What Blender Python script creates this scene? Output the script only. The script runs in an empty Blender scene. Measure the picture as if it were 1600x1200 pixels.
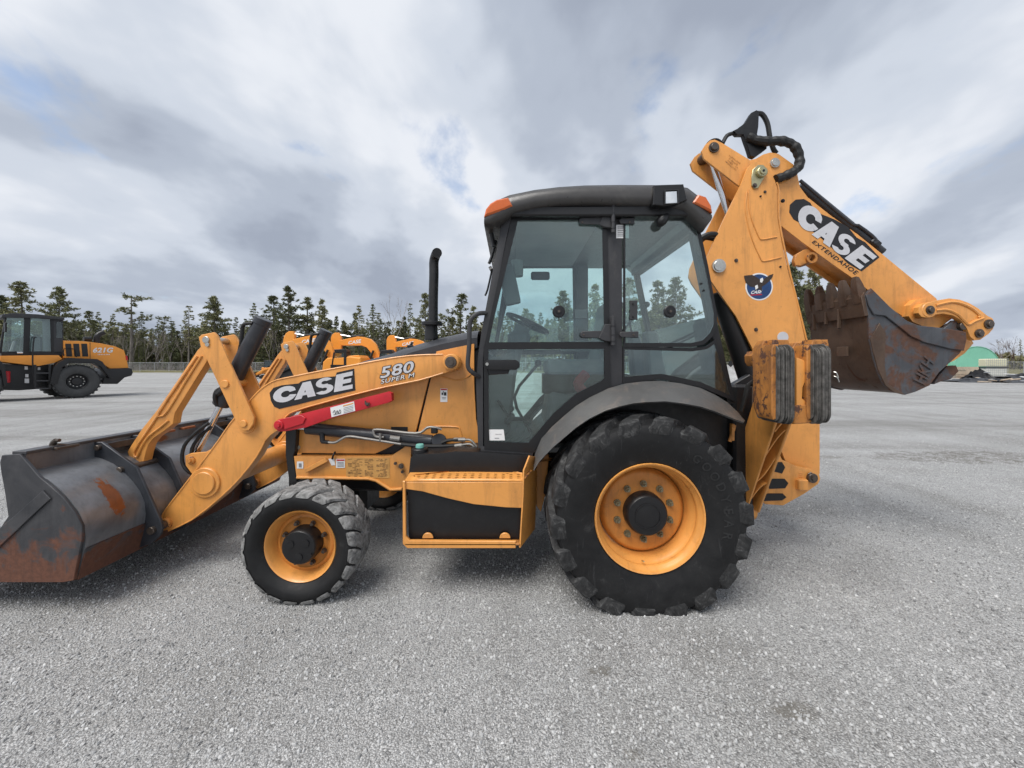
import bpy, bmesh, math, random
import numpy as np
from mathutils import Vector, Matrix, Euler

R = math.radians
rnd = random.Random(7)
SC = bpy.context.scene
COL = SC.collection

# ------------------------------------------------------------------ camera, sky, sun, exposure
FPX, CX, HY, CZ = 601.0, 800.0, 571.0, 1.57          # focal length in 1600-px units, principal x, horizon y, eye height
cam_data = bpy.data.cameras.new('camera')
cam_data.sensor_width = 36.0
cam_data.lens = FPX / 1600.0 * 36.0
cam_data.shift_y = (HY - 600.0) / 1600.0
cam_data.clip_start = 0.05
cam_data.clip_end = 3000.0
cam = bpy.data.objects.new('camera', cam_data)
cam.location = (0, 0, CZ)
cam.rotation_euler = (R(90), 0, 0)
COL.objects.link(cam)
SC.camera = cam

SUN_DIR = Vector((-0.34, -0.42, 0.84)).normalized()

world = bpy.data.worlds.new('World')
SC.world = world
world.use_nodes = True
wn = world.node_tree
wn.nodes.clear()
def N(t, kind, **kw):
    n = t.nodes.new(kind)
    for k, v in kw.items():
        setattr(n, k, v)
    return n
def math_n(t, op, a, b=None, c=None, clamp=False):
    n = N(t, 'ShaderNodeMath', operation=op, use_clamp=clamp)
    for i, v in enumerate((a, b, c)):
        if v is None: continue
        if isinstance(v, (int, float)): n.inputs[i].default_value = v
        else: t.links.new(v, n.inputs[i])
    return n.outputs[0]
def ramp_n(t, fac, stops, interp='LINEAR'):
    n = N(t, 'ShaderNodeValToRGB')
    n.color_ramp.interpolation = interp
    e = n.color_ramp.elements
    while len(e) < len(stops): e.new(0.5)
    for el, (p, c) in zip(e, stops):
        el.position = p
        el.color = c if len(c) == 4 else (*c, 1)
    t.links.new(fac, n.inputs[0])
    return n.outputs[0]
def mix_n(t, fac, a, b, blend='MIX'):
    n = N(t, 'ShaderNodeMix', data_type='RGBA', blend_type=blend)
    if isinstance(fac, (int, float)): n.inputs[0].default_value = fac
    else: t.links.new(fac, n.inputs[0])
    for i, v in ((6, a), (7, b)):
        if isinstance(v, tuple): n.inputs[i].default_value = (*v[:3], 1)
        else: t.links.new(v, n.inputs[i])
    return n.outputs[2]
def noise_n(t, vec, scale, detail=4, rough=0.55, dist=0.0, w=None):
    n = N(t, 'ShaderNodeTexNoise')
    if vec is not None: t.links.new(vec, n.inputs['Vector'])
    n.inputs['Scale'].default_value = scale
    n.inputs['Detail'].default_value = detail
    n.inputs['Roughness'].default_value = rough
    n.inputs['Distortion'].default_value = dist
    return n.outputs['Fac']

SKY = (-30, 0.8, 21.3, 7.7, 8.8)                     # cloud drift: turn, stretch, offsets
sky = N(wn, 'ShaderNodeTexSky', sky_type='NISHITA')
sky.sun_disc = False
sky.sun_elevation = math.asin(SUN_DIR.z)
sky.sun_rotation = math.atan2(SUN_DIR.x, SUN_DIR.y)
sky.air_density = 1.0; sky.dust_density = 1.0
sky_blue = N(wn, 'ShaderNodeVectorMath', operation='SCALE')
wn.links.new(sky.outputs[0], sky_blue.inputs[0])
sky_blue.inputs['Scale'].default_value = 0.085
tc = N(wn, 'ShaderNodeTexCoord')
sep = N(wn, 'ShaderNodeSeparateXYZ')
wn.links.new(tc.outputs['Generated'], sep.inputs[0])
zz = math_n(wn, 'ADD', math_n(wn, 'MAXIMUM', sep.outputs[2], 0.0), 0.33)
u_ = math_n(wn, 'DIVIDE', sep.outputs[0], zz)
v_ = math_n(wn, 'DIVIDE', sep.outputs[1], zz)
comb = N(wn, 'ShaderNodeCombineXYZ')
wn.links.new(u_, comb.inputs[0]); wn.links.new(v_, comb.inputs[1])
def cloud_map(rot, scl, loc):
    m = N(wn, 'ShaderNodeMapping')
    m.inputs['Rotation'].default_value = (0, 0, R(rot))
    m.inputs['Scale'].default_value = scl
    m.inputs['Location'].default_value = loc
    wn.links.new(comb.outputs[0], m.inputs[0])
    return m.outputs[0]
cl_big = noise_n(wn, cloud_map(SKY[0], (1.0, SKY[1], 1), (SKY[2], SKY[3], 0.0)), 1.35, 5, 0.5, 0.2)
cl_mid = noise_n(wn, cloud_map(SKY[0] + 4, (1.0, SKY[1], 1), (7.3, 4.2, 2.0)), 3.8, 6, 0.52, 0.2)
cl_gap = noise_n(wn, cloud_map(SKY[0], (1.0, SKY[1], 1), (SKY[4], 8.1, 5.0)), 2.6, 6, 0.55, 0.2)
cl_sum = math_n(wn, 'ADD', math_n(wn, 'MULTIPLY', cl_big, 0.78), math_n(wn, 'MULTIPLY', cl_mid, 0.22))
cloud_col = ramp_n(wn, cl_sum, [(0.36, (0.160, 0.180, 0.220)), (0.44, (0.205, 0.228, 0.270)), (0.52, (0.280, 0.303, 0.342)), (0.61, (0.362, 0.376, 0.402))], 'EASE')
gap_fac = ramp_n(wn, cl_gap, [(0.29, (1, 1, 1)), (0.40, (0, 0, 0))], 'EASE')
gap_bw = N(wn, 'ShaderNodeRGBToBW'); wn.links.new(gap_fac, gap_bw.inputs[0])
sky_mix = mix_n(wn, math_n(wn, 'MULTIPLY', gap_bw.outputs[0], 0.6), cloud_col, sky_blue.outputs[0])
bg = N(wn, 'ShaderNodeBackground')
wn.links.new(sky_mix, bg.inputs['Color'])
bg.inputs['Strength'].default_value = 1.0
wo = N(wn, 'ShaderNodeOutputWorld')
wn.links.new(bg.outputs[0], wo.inputs[0])
world.cycles.sampling_method = 'MANUAL'
world.cycles.sample_map_resolution = 512

sun_data = bpy.data.lights.new('sun', 'SUN')
sun_data.energy = 1.5
sun_data.angle = R(38)
sun_data.color = (1.0, 0.965, 0.92)
sun = bpy.data.objects.new('sun', sun_data)
sun.rotation_euler = SUN_DIR.to_track_quat('Z', 'Y').to_euler()
sun.location = (0, 0, 40)
COL.objects.link(sun)

vs = SC.view_settings
vs.view_transform = 'Standard'; vs.look = 'None'; vs.gamma = 1.0; vs.use_curve_mapping = False
vs.exposure = 1.2
SC.render.engine = 'CYCLES'
SC.cycles.use_denoising = True
SC.cycles.max_bounces = 6
SC.cycles.transparent_max_bounces = 16
SC.cycles.glossy_bounces = 3
SC.cycles.diffuse_bounces = 2
SC.cycles.use_adaptive_sampling = True
SC.cycles.adaptive_threshold = 0.015

# ------------------------------------------------------------------ helpers
def P(px, py, Y):
    """the point at depth Y that stands at (px, py) of the 1600x1200 photograph"""
    return Vector(((px - CX) / FPX * Y, Y, CZ + (HY - py) / FPX * Y))
def XZ(px, py, Y):
    p = P(px, py, Y)
    return (p.x, p.z)

class G:
    """collects shapes into one mesh"""
    def __init__(s):
        s.bm = bmesh.new()
    def _add(s, t, bev=0, seg=1, edges=None):
        if bev:
            es = edges if edges is not None else list(t.edges)
            bmesh.ops.bevel(t, geom=es, offset=bev, segments=seg, profile=0.7, affect='EDGES', clamp_overlap=True)
        me = bpy.data.meshes.new('tmp')
        t.to_mesh(me); t.free()
        s.bm.from_mesh(me)
        bpy.data.meshes.remove(me)
        return s
    def prism(s, pts, y0, y1, bev=0.004, seg=1):
        """polygon of (x, z) extruded from y0 to y1"""
        t = bmesh.new()
        a = [t.verts.new((x, y0, z)) for x, z in pts]
        b = [t.verts.new((x, y1, z)) for x, z in pts]
        f1 = t.faces.new(a); f2 = t.faces.new(b[::-1])
        n = len(a)
        for i in range(n):
            j = (i + 1) % n
            t.faces.new((a[j], a[i], b[i], b[j]))
        bmesh.ops.recalc_face_normals(t, faces=t.faces)
        ed = list(f1.edges) + list(f2.edges)
        s._add(t, bev, seg, ed)
        return s
    def ppx(s, pts, Yref, y0, y1, bev=0.004, seg=1):
        return s.prism([XZ(px, py, Yref) for px, py in pts], y0, y1, bev, seg)
    def box(s, c, d, bev=0.004, rot=None, seg=1):
        t = bmesh.new()
        bmesh.ops.create_cube(t, size=1.0)
        M = Matrix.Translation(Vector(c)) @ (rot.to_matrix().to_4x4() if rot else Matrix.Identity(4)) @ Matrix.Diagonal((*d, 1))
        bmesh.ops.transform(t, matrix=M, verts=t.verts)
        return s._add(t, bev, seg)
    def hexa(s, p, bev=0.0):
        """8 corners: bottom 4 then top 4"""
        t = bmesh.new()
        v = [t.verts.new(q) for q in p]
        for f in ((3, 2, 1, 0), (4, 5, 6, 7), (0, 1, 5, 4), (1, 2, 6, 5), (2, 3, 7, 6), (3, 0, 4, 7)):
            t.faces.new([v[i] for i in f])
        bmesh.ops.recalc_face_normals(t, faces=t.faces)
        return s._add(t, bev)
    def cyl(s, p0, p1, r0, r1=None, n=20, bev=0.0):
        p0, p1 = Vector(p0), Vector(p1)
        r1 = r0 if r1 is None else r1
        d = p1 - p0
        q = d.to_track_quat('Z', 'Y').to_matrix()
        t = bmesh.new()
        rings = []
        for p, r in ((p0, r0), (p1, r1)):
            rings.append([t.verts.new(p + q @ Vector((r * math.cos(2 * math.pi * k / n), r * math.sin(2 * math.pi * k / n), 0))) for k in range(n)])
        f1 = t.faces.new(rings[0][::-1]); f2 = t.faces.new(rings[1])
        for k in range(n):
            j = (k + 1) % n
            t.faces.new((rings[0][k], rings[0][j], rings[1][j], rings[1][k]))
        return s._add(t, bev, 1, list(f1.edges) + list(f2.edges))
    def tube(s, path, r, n=10, smooth=3, closed=False):
        pts = [Vector(p) for p in path]
        if smooth and len(pts) > 2:
            out = []
            m = len(pts)
            for i in range(m - (0 if closed else 1)):
                p1, p2 = pts[i], pts[(i + 1) % m]
                p0 = pts[i - 1] if (i > 0 or closed) else p1 * 2 - p2
                p3 = pts[(i + 2) % m] if (i + 2 < m or closed) else p2 * 2 - p1
                for k in range(smooth):
                    u = k / smooth
                    out.append(0.5 * ((2 * p1) + (p2 - p0) * u + (2 * p0 - 5 * p1 + 4 * p2 - p3) * u * u + (3 * p1 - p0 - 3 * p2 + p3) * u ** 3))
            if not closed: out.append(pts[-1])
            pts = out
        t = bmesh.new()
        rings = []
        prev = None
        m = len(pts)
        for i, p in enumerate(pts):
            if closed: d = pts[(i + 1) % m] - pts[i - 1]
            else: d = pts[min(i + 1, m - 1)] - pts[max(i - 1, 0)]
            d.normalize()
            if prev is None:
                a = Vector((0, 0, 1)) if abs(d.z) < 0.9 else Vector((1, 0, 0))
                x = d.cross(a).normalized()
            else:
                x = (prev - d * prev.dot(d)).normalized()
            prev = x
            y = d.cross(x)
            rr = r(i / (m - 1)) if callable(r) else r
            rings.append([t.verts.new(p + (x * math.cos(2 * math.pi * k / n) + y * math.sin(2 * math.pi * k / n)) * rr) for k in range(n)])
        for i in range(m if closed else m - 1):
            A, B = rings[i], rings[(i + 1) % m]
            for k in range(n):
                j = (k + 1) % n
                t.faces.new((A[k], A[j], B[j], B[k]))
        if not closed:
            t.faces.new(rings[0][::-1]); t.faces.new(rings[-1])
        bmesh.ops.recalc_face_normals(t, faces=t.faces)
        return s._add(t)
    def lathe(s, prof, c=(0, 0, 0), n=48, cap=False):
        """profile of (radius, y) turned about the Y axis through c"""
        t = bmesh.new()
        rings = []
        for r, y in prof:
            rings.append([t.verts.new((c[0] + r * math.cos(2 * math.pi * k / n), c[1] + y, c[2] + r * math.sin(2 * math.pi * k / n))) for k in range(n)])
        for A, B in zip(rings, rings[1:]):
            for k in range(n):
                j = (k + 1) % n
                t.faces.new((A[k], A[j], B[j], B[k]))
        if cap:
            t.faces.new(rings[0][::-1]); t.faces.new(rings[-1])
        bmesh.ops.recalc_face_normals(t, faces=t.faces)
        return s._add(t)
    def loft(s, rows, closed=False, thick=0.0):
        """grid of points; rows of equal length"""
        t = bmesh.new()
        g = [[t.verts.new(p) for p in row] for row in rows]
        for A, B in zip(g, g[1:]):
            m = len(A)
            for k in range(m if closed else m - 1):
                j = (k + 1) % m
                t.faces.new((A[k], A[j], B[j], B[k]))
        bmesh.ops.recalc_face_normals(t, faces=t.faces)
        if thick:
            bmesh.ops.solidify(t, geom=t.faces, thickness=thick)
        return s._add(t)
    def ball(s, c, r, sub=2):
        t = bmesh.new()
        bmesh.ops.create_icosphere(t, subdivisions=sub, radius=1.0)
        d = r if isinstance(r, tuple) else (r, r, r)
        bmesh.ops.transform(t, matrix=Matrix.Translation(Vector(c)) @ Matrix.Diagonal((*d, 1)), verts=t.verts)
        return s._add(t)
    def shift(s, v):
        bmesh.ops.translate(s.bm, vec=Vector(v), verts=s.bm.verts)
        return s
    def mesh(s, name, mat, ang=35):
        me = bpy.data.meshes.new(name)
        s.bm.to_mesh(me); s.bm.free()
        for p in me.polygons: p.use_smooth = True
        me.set_sharp_from_angle(angle=R(ang))
        if mat: me.materials.append(mat)
        return me
    def obj(s, name, mat, parent=None, ang=35, **kw):
        return link(name, s.mesh(name, mat, ang), parent, **kw)

OFF = {}                                   # root object -> offset given to its direct parts
def link(name, data, parent=None, loc=None, label=None, cat=None, group=None, kind=None):
    o = bpy.data.objects.new(name, data)
    COL.objects.link(o)
    if parent is not None:
        o.parent = parent
        if parent.name in OFF: o.location = OFF[parent.name]
    if loc is not None: o.location = Vector(loc) + (Vector(OFF[parent.name]) if parent is not None and parent.name in OFF else Vector((0, 0, 0)))
    if label: o['label'] = label
    if cat: o['category'] = cat
    if group: o['group'] = group
    if kind: o['kind'] = kind
    return o
def thing(name, label, cat, loc=(0, 0, 0), rz=0, group=None, world_coords=False):
    o = bpy.data.objects.new(name, None)
    o.empty_display_size = 0.2
    COL.objects.link(o)
    o.location = loc; o.rotation_euler = (0, 0, rz)
    o['label'] = label; o['category'] = cat
    if group: o['group'] = group
    if world_coords: OFF[o.name] = -Vector(loc)
    return o
def copy_tree(o, parent=None):
    c = o.copy(); COL.objects.link(c); c.parent = parent
    for ch in list(o.children): copy_tree(ch, c)
    return c
def repeat(o, locs, rots=None):
    """alike pieces that share one mesh: o at locs[0], copies at the rest"""
    for i, l in enumerate(locs):
        q = o if i == 0 else o.copy()
        if i: COL.objects.link(q)
        q.location = l
        if rots: q.rotation_euler = rots[i]

def text_mesh(s, bold=0.0, shear=0.0, spacing=1.0):
    cu = bpy.data.curves.new('t', 'FONT')
    cu.body = s; cu.offset = bold; cu.shear = shear; cu.space_character = spacing
    cu.resolution_u = 4
    o = bpy.data.objects.new('t', cu); COL.objects.link(o)
    dg = bpy.context.evaluated_depsgraph_get(); dg.update()
    me = bpy.data.meshes.new_from_object(o.evaluated_get(dg))
    bpy.data.objects.remove(o); bpy.data.curves.remove(cu)
    return me
def text_quad(s, name, quad, mat, parent, bold=0.0, base_bold=None, shear=0.0, spacing=1.0, lift=0.0):
    """lettering laid on the quadrilateral bl, br, tr, tl (world points)"""
    base = text_mesh(s, bold if base_bold is None else base_bold, shear, spacing)
    me = base if base_bold is None else text_mesh(s, bold, shear, spacing)
    bx = [v.co.x for v in base.vertices]; by = [v.co.y for v in base.vertices]
    x0, x1, y0, y1 = min(bx), max(bx), min(by), max(by)
    bl, br, tr, tl = [Vector(q) for q in quad]
    nrm = (br - bl).cross(tl - bl).normalized()
    for v in me.vertices:
        u = (v.co.x - x0) / (x1 - x0); w = (v.co.y - y0) / (y1 - y0)
        v.co = bl * (1 - u) * (1 - w) + br * u * (1 - w) + tr * u * w + tl * (1 - u) * w + nrm * lift
    me.materials.clear(); me.materials.append(mat)
    me.name = name
    return link(name, me, parent)

def worn_marks(name, quad_, mat, parent, rows=1, n=12, lift=0.001, seed=1):
    """rows of small raised strokes where casting marks or print are too worn to read"""
    rs = random.Random(seed)
    bl, br, tr, tl = [Vector(q) for q in quad_]
    nrm = (br - bl).cross(tl - bl).normalized() * lift
    at = lambda u, w: bl * (1 - u) * (1 - w) + br * u * (1 - w) + tr * u * w + tl * (1 - u) * w + nrm
    vs_, fs = [], []
    for r in range(rows):
        for k in range(n):
            if rs.random() < .12: continue
            u0 = (k + rs.uniform(.05, .2)) / n; u1 = (k + rs.uniform(.6, .85)) / n
            w0 = (r + rs.uniform(.1, .3)) / rows; w1 = (r + rs.uniform(.6, .85)) / rows
            b = len(vs_); vs_ += [at(u0, w0), at(u1, w0), at(u1, w1), at(u0, w1)]; fs.append((b, b + 1, b + 2, b + 3))
    me = bpy.data.meshes.new(name); me.from_pydata(vs_, [], fs); me.materials.append(mat)
    return link(name, me, parent, kind='stuff')

# ------------------------------------------------------------------ materials
def new_mat(name):
    m = bpy.data.materials.new(name)
    m.use_nodes = True
    t = m.node_tree
    b = t.nodes['Principled BSDF']
    return m, t, b
def objco(t):
    return N(t, 'ShaderNodeNewGeometry').outputs['Position']
def bump(t, b, h, strength=0.2, dist=0.01):
    n = N(t, 'ShaderNodeBump')
    n.inputs['Strength'].default_value = strength
    n.inputs['Distance'].default_value = dist
    t.links.new(h, n.inputs['Height'])
    t.links.new(n.outputs[0], b.inputs['Normal'])
def paint(name, col, rough=0.42, var=0.10, dirt=(0.10, 0.075, 0.05), dirt_amt=0.25, scale=3.0, metal=0.0, coat=0.0, chips=None, bumpy=0.02, streak=0.0):
    m, t, b = new_mat(name)
    co = objco(t)
    n1 = noise_n(t, co, scale, 5, 0.6)
    dark = tuple(c * (1 - var) for c in col); lite = tuple(min(1, c * (1 + var)) for c in col)
    c1 = ramp_n(t, n1, [(0.3, dark), (0.7, lite)])
    n2 = noise_n(t, co, scale * 2.3, 8, 0.7, 0.6)
    f = ramp_n(t, n2, [(0.52, (0, 0, 0)), (0.78, (1, 1, 1))])
    f = math_n(t, 'MULTIPLY', f, dirt_amt)
    c2 = mix_n(t, f, c1, dirt)
    if streak:
        mp = N(t, 'ShaderNodeMapping'); mp.inputs['Scale'].default_value = (11, 11, 1.6); t.links.new(co, mp.inputs[0])
        n5 = noise_n(t, mp.outputs[0], 1.0, 7, 0.7, 0.6)
        f5 = math_n(t, 'MULTIPLY', ramp_n(t, n5, [(0.50, (0, 0, 0)), (0.72, (1, 1, 1))]), streak)
        c2 = mix_n(t, f5, c2, dirt)
        n6 = noise_n(t, co, 38.0, 8, 0.75, 0.4)
        f6 = math_n(t, 'MULTIPLY', ramp_n(t, n6, [(0.62, (0, 0, 0)), (0.68, (1, 1, 1))]), 0.55)
        c2 = mix_n(t, f6, c2, tuple(v * 0.45 for v in col))
    if chips:
        n3 = noise_n(t, co, chips[1], 9, 0.72, 0.3)
        f3 = ramp_n(t, n3, [(chips[2], (0, 0, 0)), (chips[2] + 0.03, (1, 1, 1))])
        c2 = mix_n(t, f3, c2, chips[0])
    t.links.new(c2, b.inputs['Base Color'])
    n4 = noise_n(t, co, scale * 9, 6, 0.65)
    rr = ramp_n(t, n4, [(0.3, (rough - 0.1,) * 3), (0.7, (rough + 0.14,) * 3)])
    t.links.new(rr, b.inputs['Roughness'])
    b.inputs['Metallic'].default_value = metal
    b.inputs['Coat Weight'].default_value = coat
    b.inputs['Coat Roughness'].default_value = 0.25
    if bumpy: bump(t, b, n4, bumpy * 5, 0.004)
    return m

M = {}
ORANGE = (0.765, 0.335, 0.080)
M['orange'] = paint('orange_paint', ORANGE, 0.36, 0.09, (0.34, 0.155, 0.045), 0.42, 2.2, coat=0.22, chips=((0.13, 0.065, 0.04), 9.0, 0.695), streak=0.5)
M['orange_disc'] = paint('grimy_wheel_disc_paint', (0.60, 0.235, 0.045), 0.5, 0.12, (0.20, 0.09, 0.035), 0.6, 5.0, chips=((0.10, 0.05, 0.03), 14.0, 0.66), streak=0.5)
M['orange_worn'] = paint('worn_orange_paint', (0.56, 0.23, 0.05), 0.55, 0.25, (0.14, 0.055, 0.025), 1.0, 4.0, chips=((0.13, 0.055, 0.03), 13.0, 0.57), streak=0.55)
M['rusty_orange'] = paint('rusted_orange_casting', (0.46, 0.185, 0.04), 0.6, 0.3, (0.12, 0.05, 0.025), 1.0, 5.0, chips=((0.10, 0.045, 0.028), 12.0, 0.53), streak=0.8)
M['pipe'] = paint('dull_steel_pipe', (0.30, 0.29, 0.27), 0.45, 0.15, (0.12, 0.10, 0.08), 0.5, 14.0, metal=0.7)
M['orange_far'] = paint('bright_orange_paint', (0.82, 0.31, 0.04), 0.4, 0.05, (0.4, 0.2, 0.06), 0.2, 1.0)
M['black'] = paint('black_paint', (0.011, 0.011, 0.012), 0.40, 0.25, (0.04, 0.038, 0.036), 0.3, 4.0, chips=None)
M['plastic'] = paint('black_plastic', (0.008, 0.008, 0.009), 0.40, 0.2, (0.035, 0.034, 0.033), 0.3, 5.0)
M['cylinder'] = paint('dark_grey_cylinder_paint', (0.032, 0.034, 0.04), 0.38, 0.2, (0.10, 0.10, 0.10), 0.3, 8.0)
M['frame_grey'] = paint('cab_frame_grey', (0.035, 0.035, 0.038), 0.5, 0.12, (0.12, 0.11, 0.10), 0.3, 5.0)
M['roof'] = paint('roof_grey_plastic', (0.045, 0.042, 0.040), 0.34, 0.10, (0.16, 0.15, 0.13), 0.3, 2.5, coat=0.2)
M['fender'] = paint('fender_grey_plastic', (0.082, 0.081, 0.079), 0.42, 0.16, (0.30, 0.22, 0.17), 0.45, 3.0)
M['red'] = paint('red_paint', (0.50, 0.016, 0.025), 0.42, 0.12, (0.2, 0.03, 0.03), 0.4, 6.0)
M['white'] = paint('white_sticker', (0.78, 0.78, 0.77), 0.5, 0.03, (0.5, 0.48, 0.45), 0.25, 9.0, bumpy=0)
M['silver'] = paint('silver_lettering', (0.58, 0.58, 0.60), 0.35, 0.05, (0.3, 0.3, 0.3), 0.3, 9.0, bumpy=0)
M['ink'] = paint('black_ink', (0.012, 0.012, 0.014), 0.5, 0.05, (0.03, 0.03, 0.03), 0.1, 9.0, bumpy=0)
M['grey_ink'] = paint('grey_print', (0.22, 0.22, 0.23), 0.6, 0.05, (0.3, 0.3, 0.3), 0.1, 9.0, bumpy=0)
M['brown_ink'] = paint('brown_print', (0.30, 0.16, 0.06), 0.6, 0.15, (0.4, 0.2, 0.05), 0.4, 20.0, bumpy=0)
M['zinc'] = paint('zinc_steel', (0.55, 0.54, 0.50), 0.32, 0.1, (0.25, 0.2, 0.12), 0.5, 20.0, metal=0.9)
M['brass'] = paint('yellow_zinc', (0.50, 0.46, 0.28), 0.35, 0.12, (0.25, 0.18, 0.08), 0.5, 30.0, metal=0.85)
M['bolt'] = paint('dark_steel_bolt', (0.12, 0.10, 0.085), 0.4, 0.2, (0.16, 0.08, 0.04), 0.6, 30.0, metal=0.7)
M['chrome'] = paint('chrome_rod', (0.72, 0.72, 0.73), 0.16, 0.03, (0.4, 0.4, 0.4), 0.2, 12.0, metal=1.0, bumpy=0)
M['hose'] = paint('black_hose_rubber', (0.012, 0.012, 0.012), 0.55, 0.2, (0.05, 0.05, 0.05), 0.4, 20.0)
M['amber'] = paint('amber_lens', (0.62, 0.12, 0.012), 0.18, 0.05, (0.3, 0.08, 0.02), 0.1, 12.0, coat=0.6, bumpy=0)
M['lamp'] = paint('clear_lamp_lens', (0.75, 0.77, 0.78), 0.12, 0.08, (0.4, 0.4, 0.4), 0.3, 40.0, metal=0.6, bumpy=0)
M['teal'] = paint('teal_cap_plastic', (0.16, 0.42, 0.36), 0.5, 0.05, (0.2, 0.2, 0.2), 0.3, 20.0)
M['navy'] = paint('navy_sticker', (0.012, 0.05, 0.16), 0.4, 0.25, (0.02, 0.1, 0.3), 0.4, 20.0, bumpy=0)
M['eagle'] = paint('dark_brown_print', (0.035, 0.022, 0.016), 0.5, 0.3, (0.08, 0.05, 0.03), 0.5, 60.0, bumpy=0)
M['seat'] = paint('grey_seat_fabric', (0.32, 0.33, 0.32), 0.85, 0.1, (0.1, 0.1, 0.1), 0.3, 6.0)
M['interior'] = paint('dark_grey_interior', (0.19, 0.20, 0.20), 0.6, 0.12, (0.12, 0.12, 0.12), 0.3, 4.0)
M['liner'] = paint('roof_liner_grey', (0.38, 0.385, 0.39), 0.8, 0.08, (0.08, 0.08, 0.08), 0.3, 4.0)
M['mat'] = paint('ribbed_floor_mat', (0.20, 0.205, 0.20), 0.75, 0.15, (0.22, 0.21, 0.2), 0.4, 5.0)

def rubber():
    m, t, b = new_mat('tyre_rubber')
    co = objco(t)
    n1 = noise_n(t, co, 7, 8, 0.68, 0.8)
    c = ramp_n(t, n1, [(0.36, (0.006, 0.006, 0.0065)), (0.60, (0.013, 0.013, 0.0135)), (0.80, (0.065, 0.064, 0.063))])
    n2 = noise_n(t, co, 45, 5, 0.7)
    mp = N(t, 'ShaderNodeMapping'); mp.inputs['Scale'].default_value = (26, 26, 3.0); mp.inputs['Rotation'].default_value = (0, R(35), 0); t.links.new(co, mp.inputs[0])
    sc_ = ramp_n(t, noise_n(t, mp.outputs[0], 1.0, 8, 0.75, 1.2), [(0.60, (0, 0, 0)), (0.74, (1, 1, 1))])
    c = mix_n(t, math_n(t, 'MULTIPLY', sc_, 0.6), c, (0.085, 0.085, 0.088))
    t.links.new(c, b.inputs['Base Color'])
    t.links.new(ramp_n(t, n1, [(0.3, (0.48,) * 3), (0.75, (0.82,) * 3)]), b.inputs['Roughness'])
    bump(t, b, n2, 0.25, 0.004)
    b.inputs['Specular IOR Level'].default_value = 0.35
    return m
M['rubber'] = rubber()
def dusty_rubber():
    m, t, b = new_mat('dusty_worn_rubber')
    co = objco(t)
    n1 = noise_n(t, co, 16, 9, 0.72, 1.2)
    c = ramp_n(t, n1, [(0.34, (0.03, 0.03, 0.03)), (0.46, (0.17, 0.168, 0.162)), (0.66, (0.36, 0.355, 0.345))])
    t.links.new(c, b.inputs['Base Color'])
    b.inputs['Roughness'].default_value = 0.85
    bump(t, b, n1, 0.4, 0.006)
    return m
M['rubber_dusty'] = dusty_rubber()
def lug_rubber():
    m, t, b = new_mat('lug_rubber')
    co = objco(t)
    n1 = noise_n(t, co, 13, 9, 0.72, 1.5)
    c = ramp_n(t, n1, [(0.42, (0.009, 0.009, 0.0095)), (0.56, (0.030, 0.030, 0.030)), (0.74, (0.15, 0.15, 0.147))])
    t.links.new(c, b.inputs['Base Color'])
    b.inputs['Roughness'].default_value = 0.72
    bump(t, b, n1, 0.3, 0.006)
    return m
M['rubber_lug'] = lug_rubber()

def steel(name, base, lite, rust, rust_lo, scale=4.0, metal=0.35, rough=0.42, low_rust=None, bare=None):
    m, t, b = new_mat(name)
    co = objco(t)
    n1 = noise_n(t, co, scale, 7, 0.65, 0.5)
    c = ramp_n(t, n1, [(0.3, base), (0.72, lite)])
    n2 = noise_n(t, co, scale * 1.4, 9, 0.7, 1.0)
    if low_rust:                                    # rust creeping up from the lower edge, ragged
        sp = N(t, 'ShaderNodeSeparateXYZ'); t.links.new(co, sp.inputs[0])
        d = math_n(t, 'MULTIPLY', math_n(t, 'SUBTRACT', low_rust[0], sp.outputs[2]), low_rust[1])
        n2 = math_n(t, 'ADD', n2, math_n(t, 'MAXIMUM', d, -0.1))
    f = ramp_n(t, n2, [(rust_lo, (0, 0, 0)), (rust_lo + 0.10, (1, 1, 1))])
    n3 = noise_n(t, co, scale * 9, 6, 0.7)
    rc = ramp_n(t, n3, [(0.3, tuple(v * 0.55 for v in rust)), (0.7, rust)])
    c2 = mix_n(t, f, c, rc)
    if bare:                                        # patches where the coat is worn to red rust
        for (cy, cz, ry, rz_, colr) in bare:
            mp = N(t, 'ShaderNodeMapping', vector_type='TEXTURE')
            mp.inputs['Location'].default_value = (0, cy, cz); mp.inputs['Scale'].default_value = (50, ry, rz_); t.links.new(co, mp.inputs[0])
            ln = N(t, 'ShaderNodeVectorMath', operation='LENGTH'); t.links.new(mp.outputs[0], ln.inputs[0])
            d = math_n(t, 'ADD', ln.outputs['Value'], math_n(t, 'MULTIPLY', math_n(t, 'SUBTRACT', noise_n(t, co, 22, 8, 0.75, 0.8), 0.5), 1.9))
            fb = ramp_n(t, d, [(0.88, (1, 1, 1)), (1.0, (0, 0, 0))])
            c2 = mix_n(t, fb, c2, mix_n(t, n3, tuple(v * .6 for v in colr), colr))
    st = N(t, 'ShaderNodeMapping'); st.inputs['Scale'].default_value = (30, 30, 2.0)
    t.links.new(co, st.inputs[0])
    n4 = noise_n(t, st.outputs[0], 1.0, 4, 0.6)
    c3 = mix_n(t, math_n(t, 'MULTIPLY', ramp_n(t, n4, [(0.5, (0, 0, 0)), (0.8, (1, 1, 1))]), 0.35), c2, tuple(v * 0.4 for v in base))
    t.links.new(c3, b.inputs['Base Color'])
    bw = math_n(t, 'MULTIPLY', f, 0.4)
    t.links.new(math_n(t, 'ADD', bw, rough), b.inputs['Roughness'])
    t.links.new(math_n(t, 'MULTIPLY', math_n(t, 'SUBTRACT', 1.0, f), metal), b.inputs['Metallic'])
    bump(t, b, n3, 0.25, 0.003)
    return m
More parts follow.
